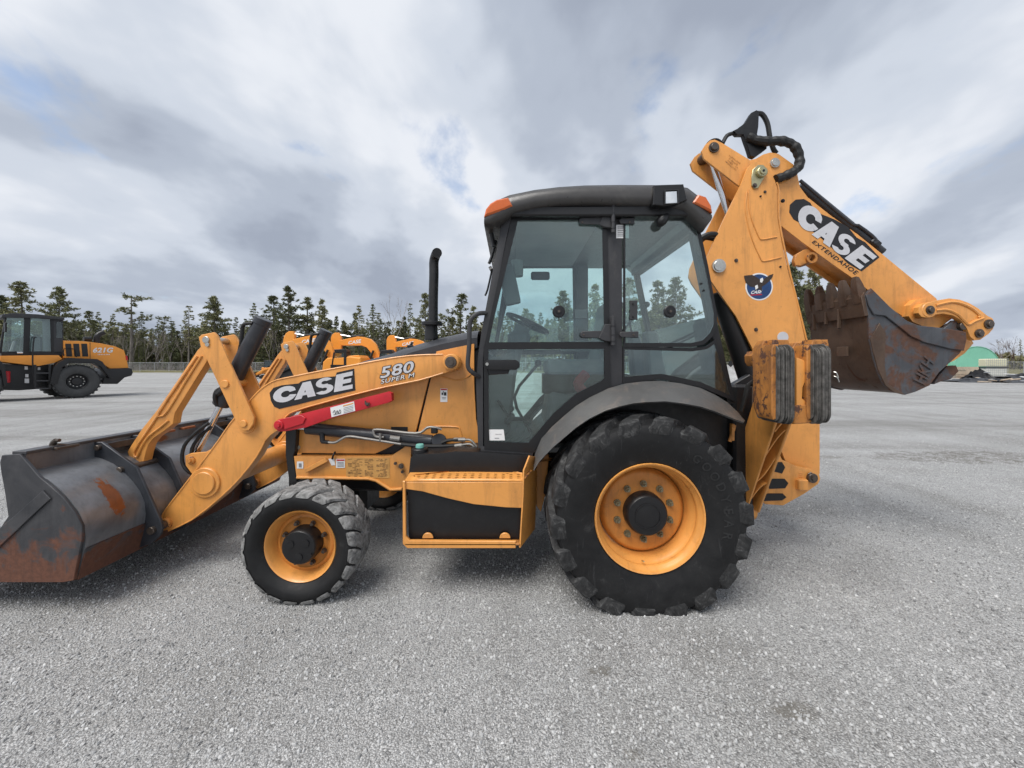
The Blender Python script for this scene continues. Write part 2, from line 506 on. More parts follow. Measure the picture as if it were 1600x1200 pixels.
M['bucket_steel'] = steel('worn_bucket_steel', (0.095, 0.098, 0.106), (0.28, 0.29, 0.305), (0.17, 0.07, 0.03), 0.60, 2.2, 0.30, 0.30, (0.45, 0.35), ((2.655, 0.66, 0.05, 0.13, (0.30, 0.10, 0.035)), (3.35, 0.93, 0.10, 0.03, (0.30, 0.12, 0.05))))
M['bucket_side'] = steel('bucket_side_steel', (0.034, 0.036, 0.042), (0.095, 0.094, 0.098), (0.16, 0.065, 0.038), 0.50, 4.0, 0.3, 0.42, (0.50, 0.8))
M['bucket_dark'] = steel('dark_bracket_steel', (0.03, 0.033, 0.04), (0.06, 0.065, 0.075), (0.13, 0.055, 0.03), 0.64, 7.0, 0.3, 0.45)
M['hoe_brown'] = steel('brown_rusted_steel', (0.075, 0.047, 0.032), (0.14, 0.09, 0.062), (0.11, 0.05, 0.028), 0.56, 4.0, 0.3, 0.55)
M['hoe_side'] = steel('blued_bucket_steel', (0.055, 0.058, 0.066), (0.11, 0.115, 0.125), (0.125, 0.06, 0.038), 0.475, 3.2, 0.3, 0.45)
M['rust_patch'] = steel('red_rust', (0.26, 0.085, 0.03), (0.34, 0.12, 0.045), (0.20, 0.06, 0.02), 0.55, 14.0, 0.0, 0.8)

def glass_mat(name, tint, refl=1.0, dirt=0.04):
    m = bpy.data.materials.new(name); m.use_nodes = True
    t = m.node_tree; t.nodes.clear()
    tr = N(t, 'ShaderNodeBsdfTransparent'); tr.inputs[0].default_value = (*tint, 1)
    gl = N(t, 'ShaderNodeBsdfGlossy'); gl.inputs['Roughness'].default_value = 0.02
    gl.inputs[0].default_value = (0.9, 0.95, 0.95, 1)
    fr = N(t, 'ShaderNodeFresnel'); fr.inputs[0].default_value = 1.52
    mx = N(t, 'ShaderNodeMixShader')
    t.links.new(math_n(t, 'MULTIPLY', fr.outputs[0], refl * 1.6, clamp=True), mx.inputs[0])
    t.links.new(tr.outputs[0], mx.inputs[1]); t.links.new(gl.outputs[0], mx.inputs[2])
    df = N(t, 'ShaderNodeBsdfDiffuse'); df.inputs[0].default_value = (0.55, 0.6, 0.6, 1)
    co = objco(t)
    mp = N(t, 'ShaderNodeMapping'); mp.inputs['Scale'].default_value = (9, 9, 1.2); t.links.new(co, mp.inputs[0])
    n = noise_n(t, mp.outputs[0], 1.0, 6, 0.6)
    f = math_n(t, 'MULTIPLY', ramp_n(t, n, [(0.35, (0.25,) * 3), (0.75, (1, 1, 1))]), dirt)  # diffuse film: dirt smears plus a painted veil of reflected sky
    m2 = N(t, 'ShaderNodeMixShader'); t.links.new(f, m2.inputs[0])
    t.links.new(mx.outputs[0], m2.inputs[1]); t.links.new(df.outputs[0], m2.inputs[2])
    o = N(t, 'ShaderNodeOutputMaterial'); t.links.new(m2.outputs[0], o.inputs[0])
    return m
M['glass'] = glass_mat('green_tinted_glass', (0.90, 0.988, 0.972), 1.1, 0.03)
M['glass_dark'] = glass_mat('dark_tinted_glass', (0.62, 0.72, 0.71), 1.0, 0.03)
# ------------------------------------------------------------------ ground
def gravel_material():
    m, t, b = new_mat('crushed_limestone_gravel')
    co = objco(t)
    # stones
    v1 = N(t, 'ShaderNodeTexVoronoi'); v1.inputs['Scale'].default_value = 125.0; t.links.new(co, v1.inputs['Vector'])
    v2 = N(t, 'ShaderNodeTexVoronoi'); v2.inputs['Scale'].default_value = 190.0; t.links.new(co, v2.inputs['Vector'])
    hsv = N(t, 'ShaderNodeSeparateColor'); t.links.new(v1.outputs['Color'], hsv.inputs[0])
    hsv2 = N(t, 'ShaderNodeSeparateColor'); t.links.new(v2.outputs['Color'], hsv2.inputs[0])
    c1 = ramp_n(t, hsv.outputs[0], [(0.0, (0.22, 0.22, 0.218)), (0.5, (0.42, 0.42, 0.416)), (1.0, (0.60, 0.60, 0.595))])
    c2 = ramp_n(t, hsv2.outputs[1], [(0.0, (0.25, 0.25, 0.248)), (0.6, (0.42, 0.42, 0.416)), (1.0, (0.56, 0.56, 0.555))])
    fine = noise_n(t, co, 9.0, 6, 0.6, 0.3)
    cs = mix_n(t, ramp_n(t, fine, [(0.44, (0, 0, 0)), (0.56, (1, 1, 1))]), c1, c2)
    # gaps between stones
    gap = ramp_n(t, v1.outputs['Distance'], [(0.45, (1, 1, 1)), (0.75, (0.62, 0.62, 0.62))])
    cs = mix_n(t, 0.8, cs, gap, 'MULTIPLY')
    # wheel-worn strips and damp dust
    big = N(t, 'ShaderNodeMapping'); big.inputs['Scale'].default_value = (0.05, 0.55, 1); big.inputs['Rotation'].default_value = (0, 0, R(4))
    t.links.new(co, big.inputs[0])
    nb = noise_n(t, big.outputs[0], 1.0, 6, 0.6, 0.4)
    cs = mix_n(t, 1.0, cs, ramp_n(t, nb, [(0.32, (0.70, 0.69, 0.67)), (0.46, (0.96, 0.955, 0.95)), (0.56, (1.02, 1.02, 1.02)), (0.7, (1.16, 1.16, 1.165))]), 'MULTIPLY')
    nm = noise_n(t, co, 0.8, 6, 0.62, 0.5)
    cs = mix_n(t, 1.0, cs, ramp_n(t, nm, [(0.28, (0.84, 0.832, 0.815)), (0.46, (0.98, 0.98, 0.975)), (0.62, (1.04, 1.04, 1.04)), (0.78, (1.12, 1.12, 1.125))]), 'MULTIPLY')
    # faint tyre tracks pressed into the fines
    for (rot, sc, off, lo) in ((78, 0.55, 0.3, .40), (-70, 0.42, 1.7, .40), (8, 0.5, 0.9, .42)):
        mt = N(t, 'ShaderNodeMapping'); mt.inputs['Rotation'].default_value = (0, 0, R(rot)); mt.inputs['Location'].default_value = (off, 0, 0); mt.inputs['Scale'].default_value = (sc, sc * .03, 1)
        t.links.new(co, mt.inputs[0])
        tn = noise_n(t, mt.outputs[0], 2.6, 3, 0.5, 0.25)
        cs = mix_n(t, 1.0, cs, ramp_n(t, tn, [(lo - .06, (0.91, 0.907, 0.90)), (lo + .02, (1, 1, 1)), (.62, (1, 1, 1)), (.70, (1.07, 1.07, 1.07))]), 'MULTIPLY')
    # patches of brownish churned dirt
    def patch(cx, cy, rx, ry, col, rot=0.0):
        global_cs = None
        mp = N(t, 'ShaderNodeMapping', vector_type='TEXTURE')
        mp.inputs['Location'].default_value = (cx, cy, 0); mp.inputs['Scale'].default_value = (rx, ry, 1); mp.inputs['Rotation'].default_value = (0, 0, rot)
        t.links.new(co, mp.inputs[0])
        ln = N(t, 'ShaderNodeVectorMath', operation='LENGTH'); t.links.new(mp.outputs[0], ln.inputs[0])
        wob = noise_n(t, co, 2.2, 7, 0.7, 1.0)
        d = math_n(t, 'ADD', ln.outputs['Value'], math_n(t, 'MULTIPLY', math_n(t, 'SUBTRACT', wob, 0.5), 2.4))
        return ramp_n(t, d, [(0.75, (1, 1, 1)), (1.25, (0, 0, 0))]), col
    for args in ((7.75, 6.6, 1.7, 0.5, (0.15, 0.138, 0.12)), (4.9, 6.6, 1.0, 0.12, (0.20, 0.19, 0.17)), (4.6, 8.6, 0.9, 0.22, (0.21, 0.2, 0.18)), (1.3, 1.75, 0.12, 0.05, (0.17, 0.16, 0.14)), (0.45, 1.98, 0.07, 0.04, (0.17, 0.16, 0.14)), (0.5, 1.55, 0.06, 0.04, (0.18, 0.17, 0.15))):
        f, col = patch(*args)
        pn = ramp_n(t, noise_n(t, co, 7.0, 8, 0.7, 1.5), [(0.42, (1, 1, 1)), (0.56, (0.1, 0.1, 0.1))])
        f2 = N(t, 'ShaderNodeMix', data_type='RGBA', blend_type='MULTIPLY'); f2.inputs[0].default_value = 1.0
        t.links.new(f, f2.inputs[6]); t.links.new(pn, f2.inputs[7])
        bw = N(t, 'ShaderNodeRGBToBW'); t.links.new(f2.outputs[2], bw.inputs[0])
        cs = mix_n(t, math_n(t, 'MULTIPLY', bw.outputs[0], 0.8), cs, col)
    t.links.new(cs, b.inputs['Base Color'])
    b.inputs['Roughness'].default_value = 0.9
    b.inputs['Specular IOR Level'].default_value = 0.25
    h = math_n(t, 'ADD', math_n(t, 'MULTIPLY', math_n(t, 'SUBTRACT', 1.0, v1.outputs['Distance']), 1.0), math_n(t, 'MULTIPLY', nm, 2.0))
    h = math_n(t, 'ADD', h, math_n(t, 'MULTIPLY', hsv.outputs[2], 0.6))
    bump(t, b, h, 0.75, 0.010)
    return m
M['gravel'] = gravel_material()

def rough_ground():
    xs = np.concatenate([np.linspace(-900, -14, 40), np.linspace(-13.5, 13.5, 120), np.linspace(14, 900, 40)])
    ys = np.concatenate([np.linspace(-60, 0, 8), np.linspace(0.3, 14, 90), np.linspace(14.5, 80, 40), np.linspace(90, 1200, 30)])
    X, Y = np.meshgrid(xs, ys)
    rs = np.random.RandomState(3)
    Z = np.zeros_like(X)
    for k in range(26):
        fx, fy = rs.uniform(-1.6, 1.6, 2); ph = rs.uniform(0, 6.28)
        Z += 0.00035 * np.sin(fx * X + fy * Y + ph) / (0.5 + math.hypot(fx, fy))
    fall = np.clip(1 - (np.hypot(X, Y) - 12) / 10, 0, 1)
    Z = Z * fall - 0.0015
    vs_ = np.stack([X.ravel(), Y.ravel(), Z.ravel()], 1)
    nx, ny = len(xs), len(ys)
    i = np.arange((nx - 1) * (ny - 1)); a = (i // (nx - 1)) * nx + i % (nx - 1)
    f = np.stack([a, a + 1, a + 1 + nx, a + nx], 1)
    me = bpy.data.meshes.new('ground')
    me.from_pydata(vs_.tolist(), [], f.tolist())
    for p in me.polygons: p.use_smooth = True
    me.materials.append(M['gravel'])
    return link('ground', me, kind='structure', label='grey crushed gravel yard stretching to the forest edge')
ground = rough_ground()

def stone_material():
    m, t, b = new_mat('limestone_chip')
    oi = N(t, 'ShaderNodeObjectInfo')
    c = ramp_n(t, oi.outputs['Random'], [(0.0, (0.20, 0.20, 0.20)), (0.4, (0.42, 0.42, 0.416)), (0.85, (0.48, 0.48, 0.475)), (1.0, (0.60, 0.60, 0.59))])
    t.links.new(c, b.inputs['Base Color'])
    b.inputs['Roughness'].default_value = 0.85
    return m
M['stone'] = stone_material()

def scatter_stones():
    me = bpy.data.meshes.new('gravel_stones')
    vs_, fs = [], []
    rows = [(1.2, 3000.0), (2.2, 2400.0), (3.2, 1300.0), (4.5, 600.0), (6.5, 220.0), (9.5, 0.0)]
    for y, d in rows:
        for s in (-1, 1):
            vs_.append((s * (1.45 * y + 0.3), y, 0.001))
    for i in range(len(rows) - 1):
        a = 2 * i
        fs.append((a, a + 1, a + 3, a + 2))
    me.from_pydata(vs_, [], fs)
    at = me.attributes.new('dens', 'FLOAT', 'POINT')
    for i, (y, d) in enumerate(rows):
        at.data[2 * i].value = d; at.data[2 * i + 1].value = d
    o = link('gravel_stones', me, kind='stuff', label='loose pale grey gravel stones scattered over the yard', cat='gravel')
    ng = bpy.data.node_groups.new('scatter', 'GeometryNodeTree')
    ng.interface.new_socket('Geometry', in_out='INPUT', socket_type='NodeSocketGeometry')
    ng.interface.new_socket('Geometry', in_out='OUTPUT', socket_type='NodeSocketGeometry')
    gi = N(ng, 'NodeGroupInput'); go = N(ng, 'NodeGroupOutput')
    na = N(ng, 'GeometryNodeInputNamedAttribute', data_type='FLOAT'); na.inputs['Name'].default_value = 'dens'
    dp = N(ng, 'GeometryNodeDistributePointsOnFaces')
    ng.links.new(gi.outputs[0], dp.inputs['Mesh'])
    ng.links.new(na.outputs['Attribute'], dp.inputs['Density'])
    ico = N(ng, 'GeometryNodeMeshIcoSphere'); ico.inputs['Radius'].default_value = 1.0; ico.inputs['Subdivisions'].default_value = 1
    sp = N(ng, 'GeometryNodeSetPosition')
    ng.links.new(ico.outputs['Mesh'], sp.inputs['Geometry'])
    rv = N(ng, 'FunctionNodeRandomValue', data_type='FLOAT_VECTOR')
    rv.inputs[0].default_value = (-0.28,) * 3; rv.inputs[1].default_value = (0.28,) * 3
    ng.links.new(rv.outputs[0], sp.inputs['Offset'])
    sm = N(ng, 'GeometryNodeSetMaterial'); sm.inputs['Material'].default_value = M['stone']
    ng.links.new(sp.outputs[0], sm.inputs['Geometry'])
    ip = N(ng, 'GeometryNodeInstanceOnPoints')
    ng.links.new(dp.outputs['Points'], ip.inputs['Points'])
    ng.links.new(sm.outputs[0], ip.inputs['Instance'])
    rr = N(ng, 'FunctionNodeRandomValue', data_type='FLOAT_VECTOR')
    rr.inputs[0].default_value = (0, 0, 0); rr.inputs[1].default_value = (6.28, 6.28, 6.28)
    e2r = N(ng, 'FunctionNodeEulerToRotation') if hasattr(bpy.types, 'FunctionNodeEulerToRotation') else None
    if e2r:
        ng.links.new(rr.outputs[0], e2r.inputs[0]); ng.links.new(e2r.outputs[0], ip.inputs['Rotation'])
    else:
        ng.links.new(rr.outputs[0], ip.inputs['Rotation'])
    rs = N(ng, 'FunctionNodeRandomValue', data_type='FLOAT'); rs.inputs[2].default_value = 0.0; rs.inputs[3].default_value = 1.0
    pw = N(ng, 'ShaderNodeMath', operation='POWER'); pw.inputs[1].default_value = 3.0
    ng.links.new(rs.outputs[1], pw.inputs[0])
    ma = N(ng, 'ShaderNodeMath', operation='MULTIPLY_ADD'); ma.inputs[1].default_value = 0.0068; ma.inputs[2].default_value = 0.0034
    ng.links.new(pw.outputs[0], ma.inputs[0])
    rsv = N(ng, 'FunctionNodeRandomValue', data_type='FLOAT_VECTOR')
    rsv.inputs[0].default_value = (0.7, 0.7, 0.5); rsv.inputs[1].default_value = (1.35, 1.1, 0.95); rsv.inputs['Seed'].default_value = 5
    vm = N(ng, 'ShaderNodeVectorMath', operation='SCALE')
    ng.links.new(rsv.outputs[0], vm.inputs[0]); ng.links.new(ma.outputs[0], vm.inputs['Scale'])
    ng.links.new(vm.outputs[0], ip.inputs['Scale'])
    ng.links.new(ip.outputs[0], go.inputs[0])
    md = o.modifiers.new('scatter', 'NODES'); md.node_group = ng
    return o
scatter_stones()

# grass verge in front of the forest
def grass_material():
    m, t, b = new_mat('dry_spring_grass')
    co = objco(t)
    n = noise_n(t, co, 0.35, 6, 0.65)
    t.links.new(ramp_n(t, n, [(0.3, (0.10, 0.10, 0.035)), (0.55, (0.17, 0.155, 0.07)), (0.75, (0.24, 0.20, 0.11))]), b.inputs['Base Color'])
    b.inputs['Roughness'].default_value = 0.95
    bump(t, b, noise_n(t, co, 3, 5, 0.7), 0.8, 0.3)
    return m
M['grass'] = grass_material()
def verge():
    """low uneven bank of dry grass: a strip with a ragged front and a raised, bumpy top"""
    rs = random.Random(5)
    rows = [[], [], [], []]
    n = 160
    for i in range(n + 1):
        x = -230 + 460 * i / n
        yb = 84 if x < 5 else 84 - (x - 5) * 0.22 if x < 60 else 72
        for k, (dy, z) in enumerate(((0, 0.004), (2.5, 0.22), (7, 0.45), (70, 0.7))):
            rows[k].append(Vector((x, yb + dy + rs.uniform(-1, 1) * (1.2 if k < 3 else 0), z + (rs.uniform(-.06, .10) if 0 < k < 3 else 0))))
    return G().loft(rows).obj('grass_verge', M['grass'], ang=180, kind='structure', label='strip of dry yellow-green grass along the forest edge')
verge()
# ------------------------------------------------------------------ the backhoe loader
YC = 3.49                                     # centre line of the machine
BH = thing('backhoe_loader', 'large orange backhoe loader with black cab filling the middle of the gravel yard', 'backhoe loader', (-0.3, YC, 0), 0, None, True)
def part(name, g, mat, parent=None, **kw):
    return g.obj(name, M[mat] if isinstance(mat, str) else mat, parent or BH, **kw)
def px3(pts):
    return [P(*p) for p in pts]

# ---- wheels -------------------------------------------------------
def wheel(name, c, tyre_prof, rim_prof, disc_prof, tyre_mat, n_lug, lug_mesh, lug_phase, lug_pairs, hub, nuts, flip=False, segs=64, label=None, valve=None):
    w = bpy.data.objects.new(name, None); COL.objects.link(w); w.empty_display_size = 0.1
    w.parent = BH; w.location = Vector(c) + Vector(OFF[BH.name])
    if flip: w.rotation_euler = (0, 0, math.pi)
    if label: w['label'] = label
    g = G().lathe(tyre_prof, n=segs)
    for v in g.bm.verts:
        if v.co.z + c[2] < 0.004: v.co.z = 0.004 - c[2]
    g.obj('tyre', tyre_mat, w, 40)
    G().lathe(rim_prof, n=56).obj('rim', M['orange'], w, 40)
    G().lathe(disc_prof, n=48).obj('wheel_disc', M['orange_disc'], w, 40)
    hub.obj('hub', M['plastic'], w, 40)
    r, y, n, nm = nuts
    me = nm.mesh('wheel_nut', M['nut'] if name == 'rear_wheel' else M['bolt'])
    for k in range(n):
        a = 2 * math.pi * (k + 0.5) / n
        o = link('wheel_nut', me, w); o.location = (r * math.cos(a), y, r * math.sin(a))
    for pair in range(lug_pairs):
        for k in range(n_lug):
            a = 2 * math.pi * (k + 0.5 * pair) / n_lug + lug_phase
            o = link('tread_lug', lug_mesh[pair], w)
            o.rotation_euler = (0, a, 0)
    if valve:
        G().cyl((valve[0], valve[1], valve[2]), (valve[0], valve[1] - 0.03, valve[2] + 0.01), 0.006, 0.004, 8).obj('valve', M['brass'], w)
    return w

def lug(path, w0, w1, depth, sl=0.012):
    """bar lug: rectangular section carried along path of (angle, y, radius, half-width)"""
    rows = []
    for (a, y, r, hw, dp) in path:
        row = []
        for (da, dr) in ((-hw - sl, -dp), (-hw, 0), (hw, 0), (hw + sl, -dp)):
            rr = r + dr; aa = a + da / max(r, 0.1)
            row.append(Vector((rr * math.sin(aa), y, rr * math.cos(aa))))
        rows.append(row)
    t = bmesh.new()
    g = [[t.verts.new(p) for p in row] for row in rows]
    for A, B in zip(g, g[1:]):
        for k in range(3): t.faces.new((A[k], A[k + 1], B[k + 1], B[k]))
    t.faces.new(g[0]); t.faces.new(g[-1][::-1])
    bmesh.ops.recalc_face_normals(t, faces=t.faces)
    return t

M['nut'] = paint('grimy_wheel_nut', (0.26, 0.23, 0.15), 0.38, 0.25, (0.05, 0.04, 0.03), 0.8, 40.0, metal=0.7)
# rear wheel, local: y = 0 at the outer face, + inwards
RW_Y = 2.41; RW = (0.884, RW_Y, 0.59)
rt = [(0.345, 0.075), (0.36, 0.05), (0.385, 0.042), (0.43, 0.025), (0.49, 0.010), (0.545, 0.006), (0.580, 0.009), (0.602, 0.022), (0.614, 0.06), (0.620, 0.12), (0.624, 0.25), (0.620, 0.38), (0.614, 0.44), (0.602, 0.478), (0.580, 0.491), (0.545, 0.494), (0.49, 0.49), (0.43, 0.475), (0.36, 0.45), (0.345, 0.42)]
rr = [(0.348, 0.070), (0.356, 0.050), (0.352, 0.040), (0.343, 0.044), (0.337, 0.065), (0.322, 0.078), (0.318, 0.10), (0.325, 0.118), (0.318, 0.135), (0.303, 0.15), (0.298, 0.19), (0.292, 0.225), (0.288, 0.25), (0.30, 0.30), (0.33, 0.42), (0.352, 0.45)]
rd = [(0.288, 0.225), (0.272, 0.20), (0.262, 0.19), (0.25, 0.187), (0.20, 0.185), (0.10, 0.185), (0.0, 0.185)]
hubg = G().lathe([(0.138, 0.187), (0.138, 0.12), (0.132, 0.10), (0.124, 0.092), (0.06, 0.088), (0.0, 0.087)], n=40)
hubg.lathe([(0.085, 0.0885), (0.085, 0.084), (0.078, 0.084), (0.078, 0.0885)], n=32)
nutg = G().cyl((0, 0.0, 0), (0, -0.012, 0), 0.023, 0.023, 14).cyl((0, -0.012, 0), (0, -0.034, 0), 0.0175, 0.0165, 6).cyl((0, -0.034, 0), (0, -0.052, 0), 0.009, 0.008, 8)
def rear_lugs():
    """angled bars across the tread; at the shoulder each turns down and melts into the sidewall"""
    out = []
    for s in (0, 1):
        f = (lambda y: y) if s == 0 else (lambda y: 0.50 - y)
        # angle, y, radius of the crest, half-width, sink of the edges (radial, axial)
        path = [(0.40, 0.275, 0.648, .036, .034, 0), (0.30, 0.215, 0.653, .042, .036, 0), (0.19, 0.140, 0.655, .050, .038, 0), (0.10, 0.075, 0.654, .057, .040, 0), (0.055, 0.036, 0.650, .061, .040, .004), (0.036, 0.014, 0.645, .064, .038, .006), (0.026, 0.003, 0.634, .066, .030, .012), (0.018, 0.000, 0.612, .066, .012, .016), (0.010, 0.001, 0.585, .064, .003, .010), (0.004, 0.004, 0.560, .060, .001, .005), (0.0, 0.009, 0.540, .054, 0, .002)]
        rows = []
        for (a, y, r, hw, sr, sa) in path:
            row = []
            for (k, e) in ((-1.22, 1.0), (-1.06, .5), (-.98, .05), (-.9, 0), (.9, 0), (.98, .05), (1.06, .5), (1.22, 1.0)):
                rr_ = r - sr * e; aa = a + k * hw / r
                row.append(Vector((rr_ * math.sin(aa), f(y + sa * e), rr_ * math.cos(aa))))
            rows.append(row)
        g = G().loft(rows)
        g.bm.faces.new([v for v in g.bm.verts][:8])
        out.append(g.mesh('tread_lug', M['rubber_lug'], 32))
    return out
RL = rear_lugs()
near_rear = wheel('rear_wheel', RW, rt, rr, rd, M['rubber'], 18, RL, 0.08, 2, hubg, (0.185, 0.185, 10, nutg), segs=76, valve=(-0.03, 0.11, -0.30))
# raised maker's lettering round the sidewall
def arc_text(s, parent, r0, h, a_start, da, y, mat):
    for i, ch in enumerate(s):
        a = a_start + da * i
        me = text_mesh(ch, 0.02)
        bx = [v.co.x for v in me.vertices]; by = [v.co.y for v in me.vertices]
        w = max(bx) - min(bx); H = max(by) - min(by)
        k = h / H
        cxm = (max(bx) + min(bx)) / 2; by0 = min(by)
        for v in me.vertices:
            lx = (v.co.x - cxm) * k; r = r0 + (v.co.y - by0) * k
            aa = a + lx / (r0 + h / 2)
            ys_ = (.025 - .25 * (r - .43) if r < .49 else .010 - .07 * (r - .49)) - .003
            v.co = Vector((r * math.sin(aa), ys_, r * math.cos(aa)))
        me.materials.clear(); me.materials.append(mat); me.name = 'raised_letter'
        link('raised_letter', me, parent)
M['rubber_text'] = paint('scuffed_rubber_lettering', (0.013, 0.013, 0.0135), 0.6, 0.2, (0.05, 0.05, 0.05), 0.6, 12.0)
arc_text('GOODYEAR', near_rear, 0.455, 0.055, 0.62, 0.165, 0.0125, M['rubber_text'])

# front wheel
FW = (-1.406, 2.50, 0.368)
ft = [(0.232, 0.075), (0.24, 0.05), (0.255, 0.035), (0.285, 0.012), (0.315, 0.003), (0.345, 0.010), (0.362, 0.028), (0.372, 0.06), (0.374, 0.17), (0.372, 0.28), (0.362, 0.312), (0.345, 0.33), (0.31, 0.34), (0.25, 0.31), (0.232, 0.27)]
fr_ = [(0.236, 0.072), (0.242, 0.055), (0.236, 0.045), (0.229, 0.05), (0.224, 0.066), (0.212, 0.078), (0.207, 0.10), (0.198, 0.115), (0.192, 0.15), (0.196, 0.2), (0.21, 0.27), (0.235, 0.30)]
fd = [(0.196, 0.125), (0.186, 0.118), (0.172, 0.116), (0.166, 0.125), (0.15, 0.13), (0.10, 0.13), (0.0, 0.13)]
fh = G().lathe([(0.118, 0.135), (0.118, 0.06), (0.113, 0.038), (0.106, 0.030), (0.0, 0.028)], n=36)
for k in range(3):
    a = 0.6 + 2.094 * k
    fh.cyl((0.058 * math.cos(a), 0.031, 0.058 * math.sin(a)), (0.058 * math.cos(a), 0.023, 0.058 * math.sin(a)), 0.026, 0.025, 16)
fh.cyl((0.085, 0.031, -0.04), (0.085, 0.020, -0.04), 0.009, 0.008, 8)
fnut = G().cyl((0, 0.0, 0), (0, -0.008, 0), 0.017, 0.017, 12).cyl((0, -0.008, 0), (0, -0.028, 0), 0.013, 0.012, 6)
def front_lugs():
    out = []
    for s in (0, 1):
        f = (lambda y: y) if s == 0 else (lambda y: 0.34 - y)
        path = [(0.36, 0.205, 0.386, 0.040, 0.014), (0.24, 0.150, 0.388, 0.042, 0.014), (0.13, 0.090, 0.387, 0.043, 0.014), (0.055, 0.036, 0.381, 0.041, 0.014), (0.025, 0.012, 0.366, 0.036, 0.010), (0.0, 0.004, 0.345, 0.028, 0.004)]
        t = lug([(a, f(y), r, hw, dp) for a, y, r, hw, dp in path], 0, 0, 0)
        g = G(); g._add(t, 0.005, 2)
        out.append(g.mesh('tread_lug', M['rubber_dusty'], 30))
    return out
FL = front_lugs()
near_front = wheel('front_wheel', FW, ft, fr_, fd, M['rubber'], 20, FL, 0.1, 2, fh, (0.142, 0.118, 8, fnut), segs=60)
# wheels of the far side
for src, y in ((near_rear, 2 * YC - RW_Y), (near_front, 2 * YC - 2.50)):
    c = copy_tree(src, BH)
    c.location = Vector((src.location.x, y - YC, src.location.z))
    c.rotation_euler = (0, 0, math.pi)

# ---- chassis, axles, dark underside --------------------------------
g = G()
g.box((-0.35, YC, 0.66), (3.0, 0.62, 0.26), 0.01)
g.box((0.55, YC, 0.72), (1.7, 0.80, 0.42), 0.02)
g.box((-0.2, YC, 0.50), (0.9, 0.5, 0.2), 0.02)
part('chassis', g, 'black')
g = G().cyl((RW[0], 2.75, 0.60), (RW[0], 4.23, 0.60), 0.12, n=24).box((RW[0], YC, 0.60), (0.42, 0.46, 0.42), 0.06)
part('rear_axle', g, 'black')
g = G().cyl((FW[0], 2.72, 0.40), (FW[0], 4.26, 0.40), 0.075, n=20).box((FW[0], YC, 0.42), (0.3, 0.4, 0.3), 0.05).cyl((FW[0], 2.70, 0.25), (FW[0], 2.70, 0.55), 0.06).cyl((FW[0], 4.28, 0.25), (FW[0], 4.28, 0.55), 0.06)
part('front_axle', g, 'black')

# ---- engine hood and side panels ----------------------------------
YS = 3.07                                     # side panels
YF = 2 * YC - YS
def both(fn):
    for s in (0, 1): fn(s)
def ysd(y, s):
    return y if s == 0 else 2 * YC - y
def mirror(name, pts, Yref, y0, y1, mat, bev=0.004, seg=1, **kw):
    out = []
    for s in (0, 1):
        a, b = sorted((ysd(y0, s), ysd(y1, s)))
        out.append(part(name, G().ppx(pts, Yref, a, b, bev, seg), mat, **kw))
    return out
up = [(466, 672), (461, 703), (466, 708), (586, 709), (602, 702), (649, 677), (671, 588), (672, 556), (600, 566), (480, 600)]
mirror('hood_side_panel', up, YS, YS, YS + 0.03, 'orange', 0.006, 2)
rp = [(674, 588), (653, 676), (664, 690), (752, 700), (749, 680), (744, 655), (741, 600), (741, 537), (682, 549), (680, 556)]
mirror('rear_side_panel', rp, YS, YS - 0.004, YS + 0.03, 'orange', 0.006, 2)
lp = [(459, 713), (463, 746), (578, 748), (587, 750), (609, 765), (614, 766), (642, 760), (642, 692), (612, 712), (596, 713)]
lps = mirror('engine_frame_panel', lp, 3.02, 3.02, 3.09, 'orange', 0.006, 2)
g = G().tube(px3([(464, 746, 3.015), (530, 747, 3.015), (577, 748, 3.015)]), 0.012, 8, 0).tube(px3([(577, 748, 3.015), (588, 751, 3.015), (610, 765, 3.015), (628, 764, 3.015)]), 0.012, 8, 0)
part('lower_lip', g, 'orange', lps[0])
g = G().ppx([(446, 668), (463, 668), (461, 705), (458, 712), (464, 752), (452, 755), (446, 712)], 3.02, 3.02, 3.08, 0.004)
part('front_post', g, 'black')
# dark core behind the panels so that the joints read black
g = G().ppx([(470, 600), (470, 760), (640, 770), (752, 705), (748, 545), (690, 556), (600, 570)], YS + 0.04, YS + 0.04, YF - 0.04, 0.01)
part('joint_shade_core', g, 'plastic')
# hood top
def hood():
    prof = [(470, 604), (520, 586), (560, 573), (600, 562), (618, 555), (650, 545), (690, 534), (735, 525), (746, 524)]
    rows = []
    for (px, py) in prof:
        x, z = XZ(px, py, 3.10)
        zb = z - (0.06 if px < 600 else 0.10)
        row = []
        for (yy, dz) in ((3.085, None), (3.085, -0.02), (3.11, 0.0), (3.18, 0.035), (3.30, 0.055), (YC, 0.065), (2 * YC - 3.30, 0.055), (2 * YC - 3.18, 0.035), (2 * YC - 3.11, 0), (2 * YC - 3.085, -0.02), (2 * YC - 3.085, None)):
            row.append(Vector((x, yy, zb if dz is None else z + dz)))
        rows.append(row)
    return G().loft(rows)
hd = part('hood', hood(), 'cylinder', ang=50)
p = P(645, 550, 3.1)
part('hood_seam', G().tube([Vector((p.x, y, z + 0.003)) for y, z in ((3.083, p.z - 0.07), (3.10, p.z - 0.012), (3.18, p.z + 0.036), (3.30, p.z + 0.056), (YC, p.z + 0.066), (3.68, p.z + 0.056))], 0.005, 6, 0), 'plastic', hd)
p = P(641, 541, 3.25)
part('hood_latch', G().box(p, (0.05, 0.03, 0.02), 0.004).cyl(p, p + Vector((0.02, 0, 0.035)), 0.012, 0.01, 8), 'plastic', hd)
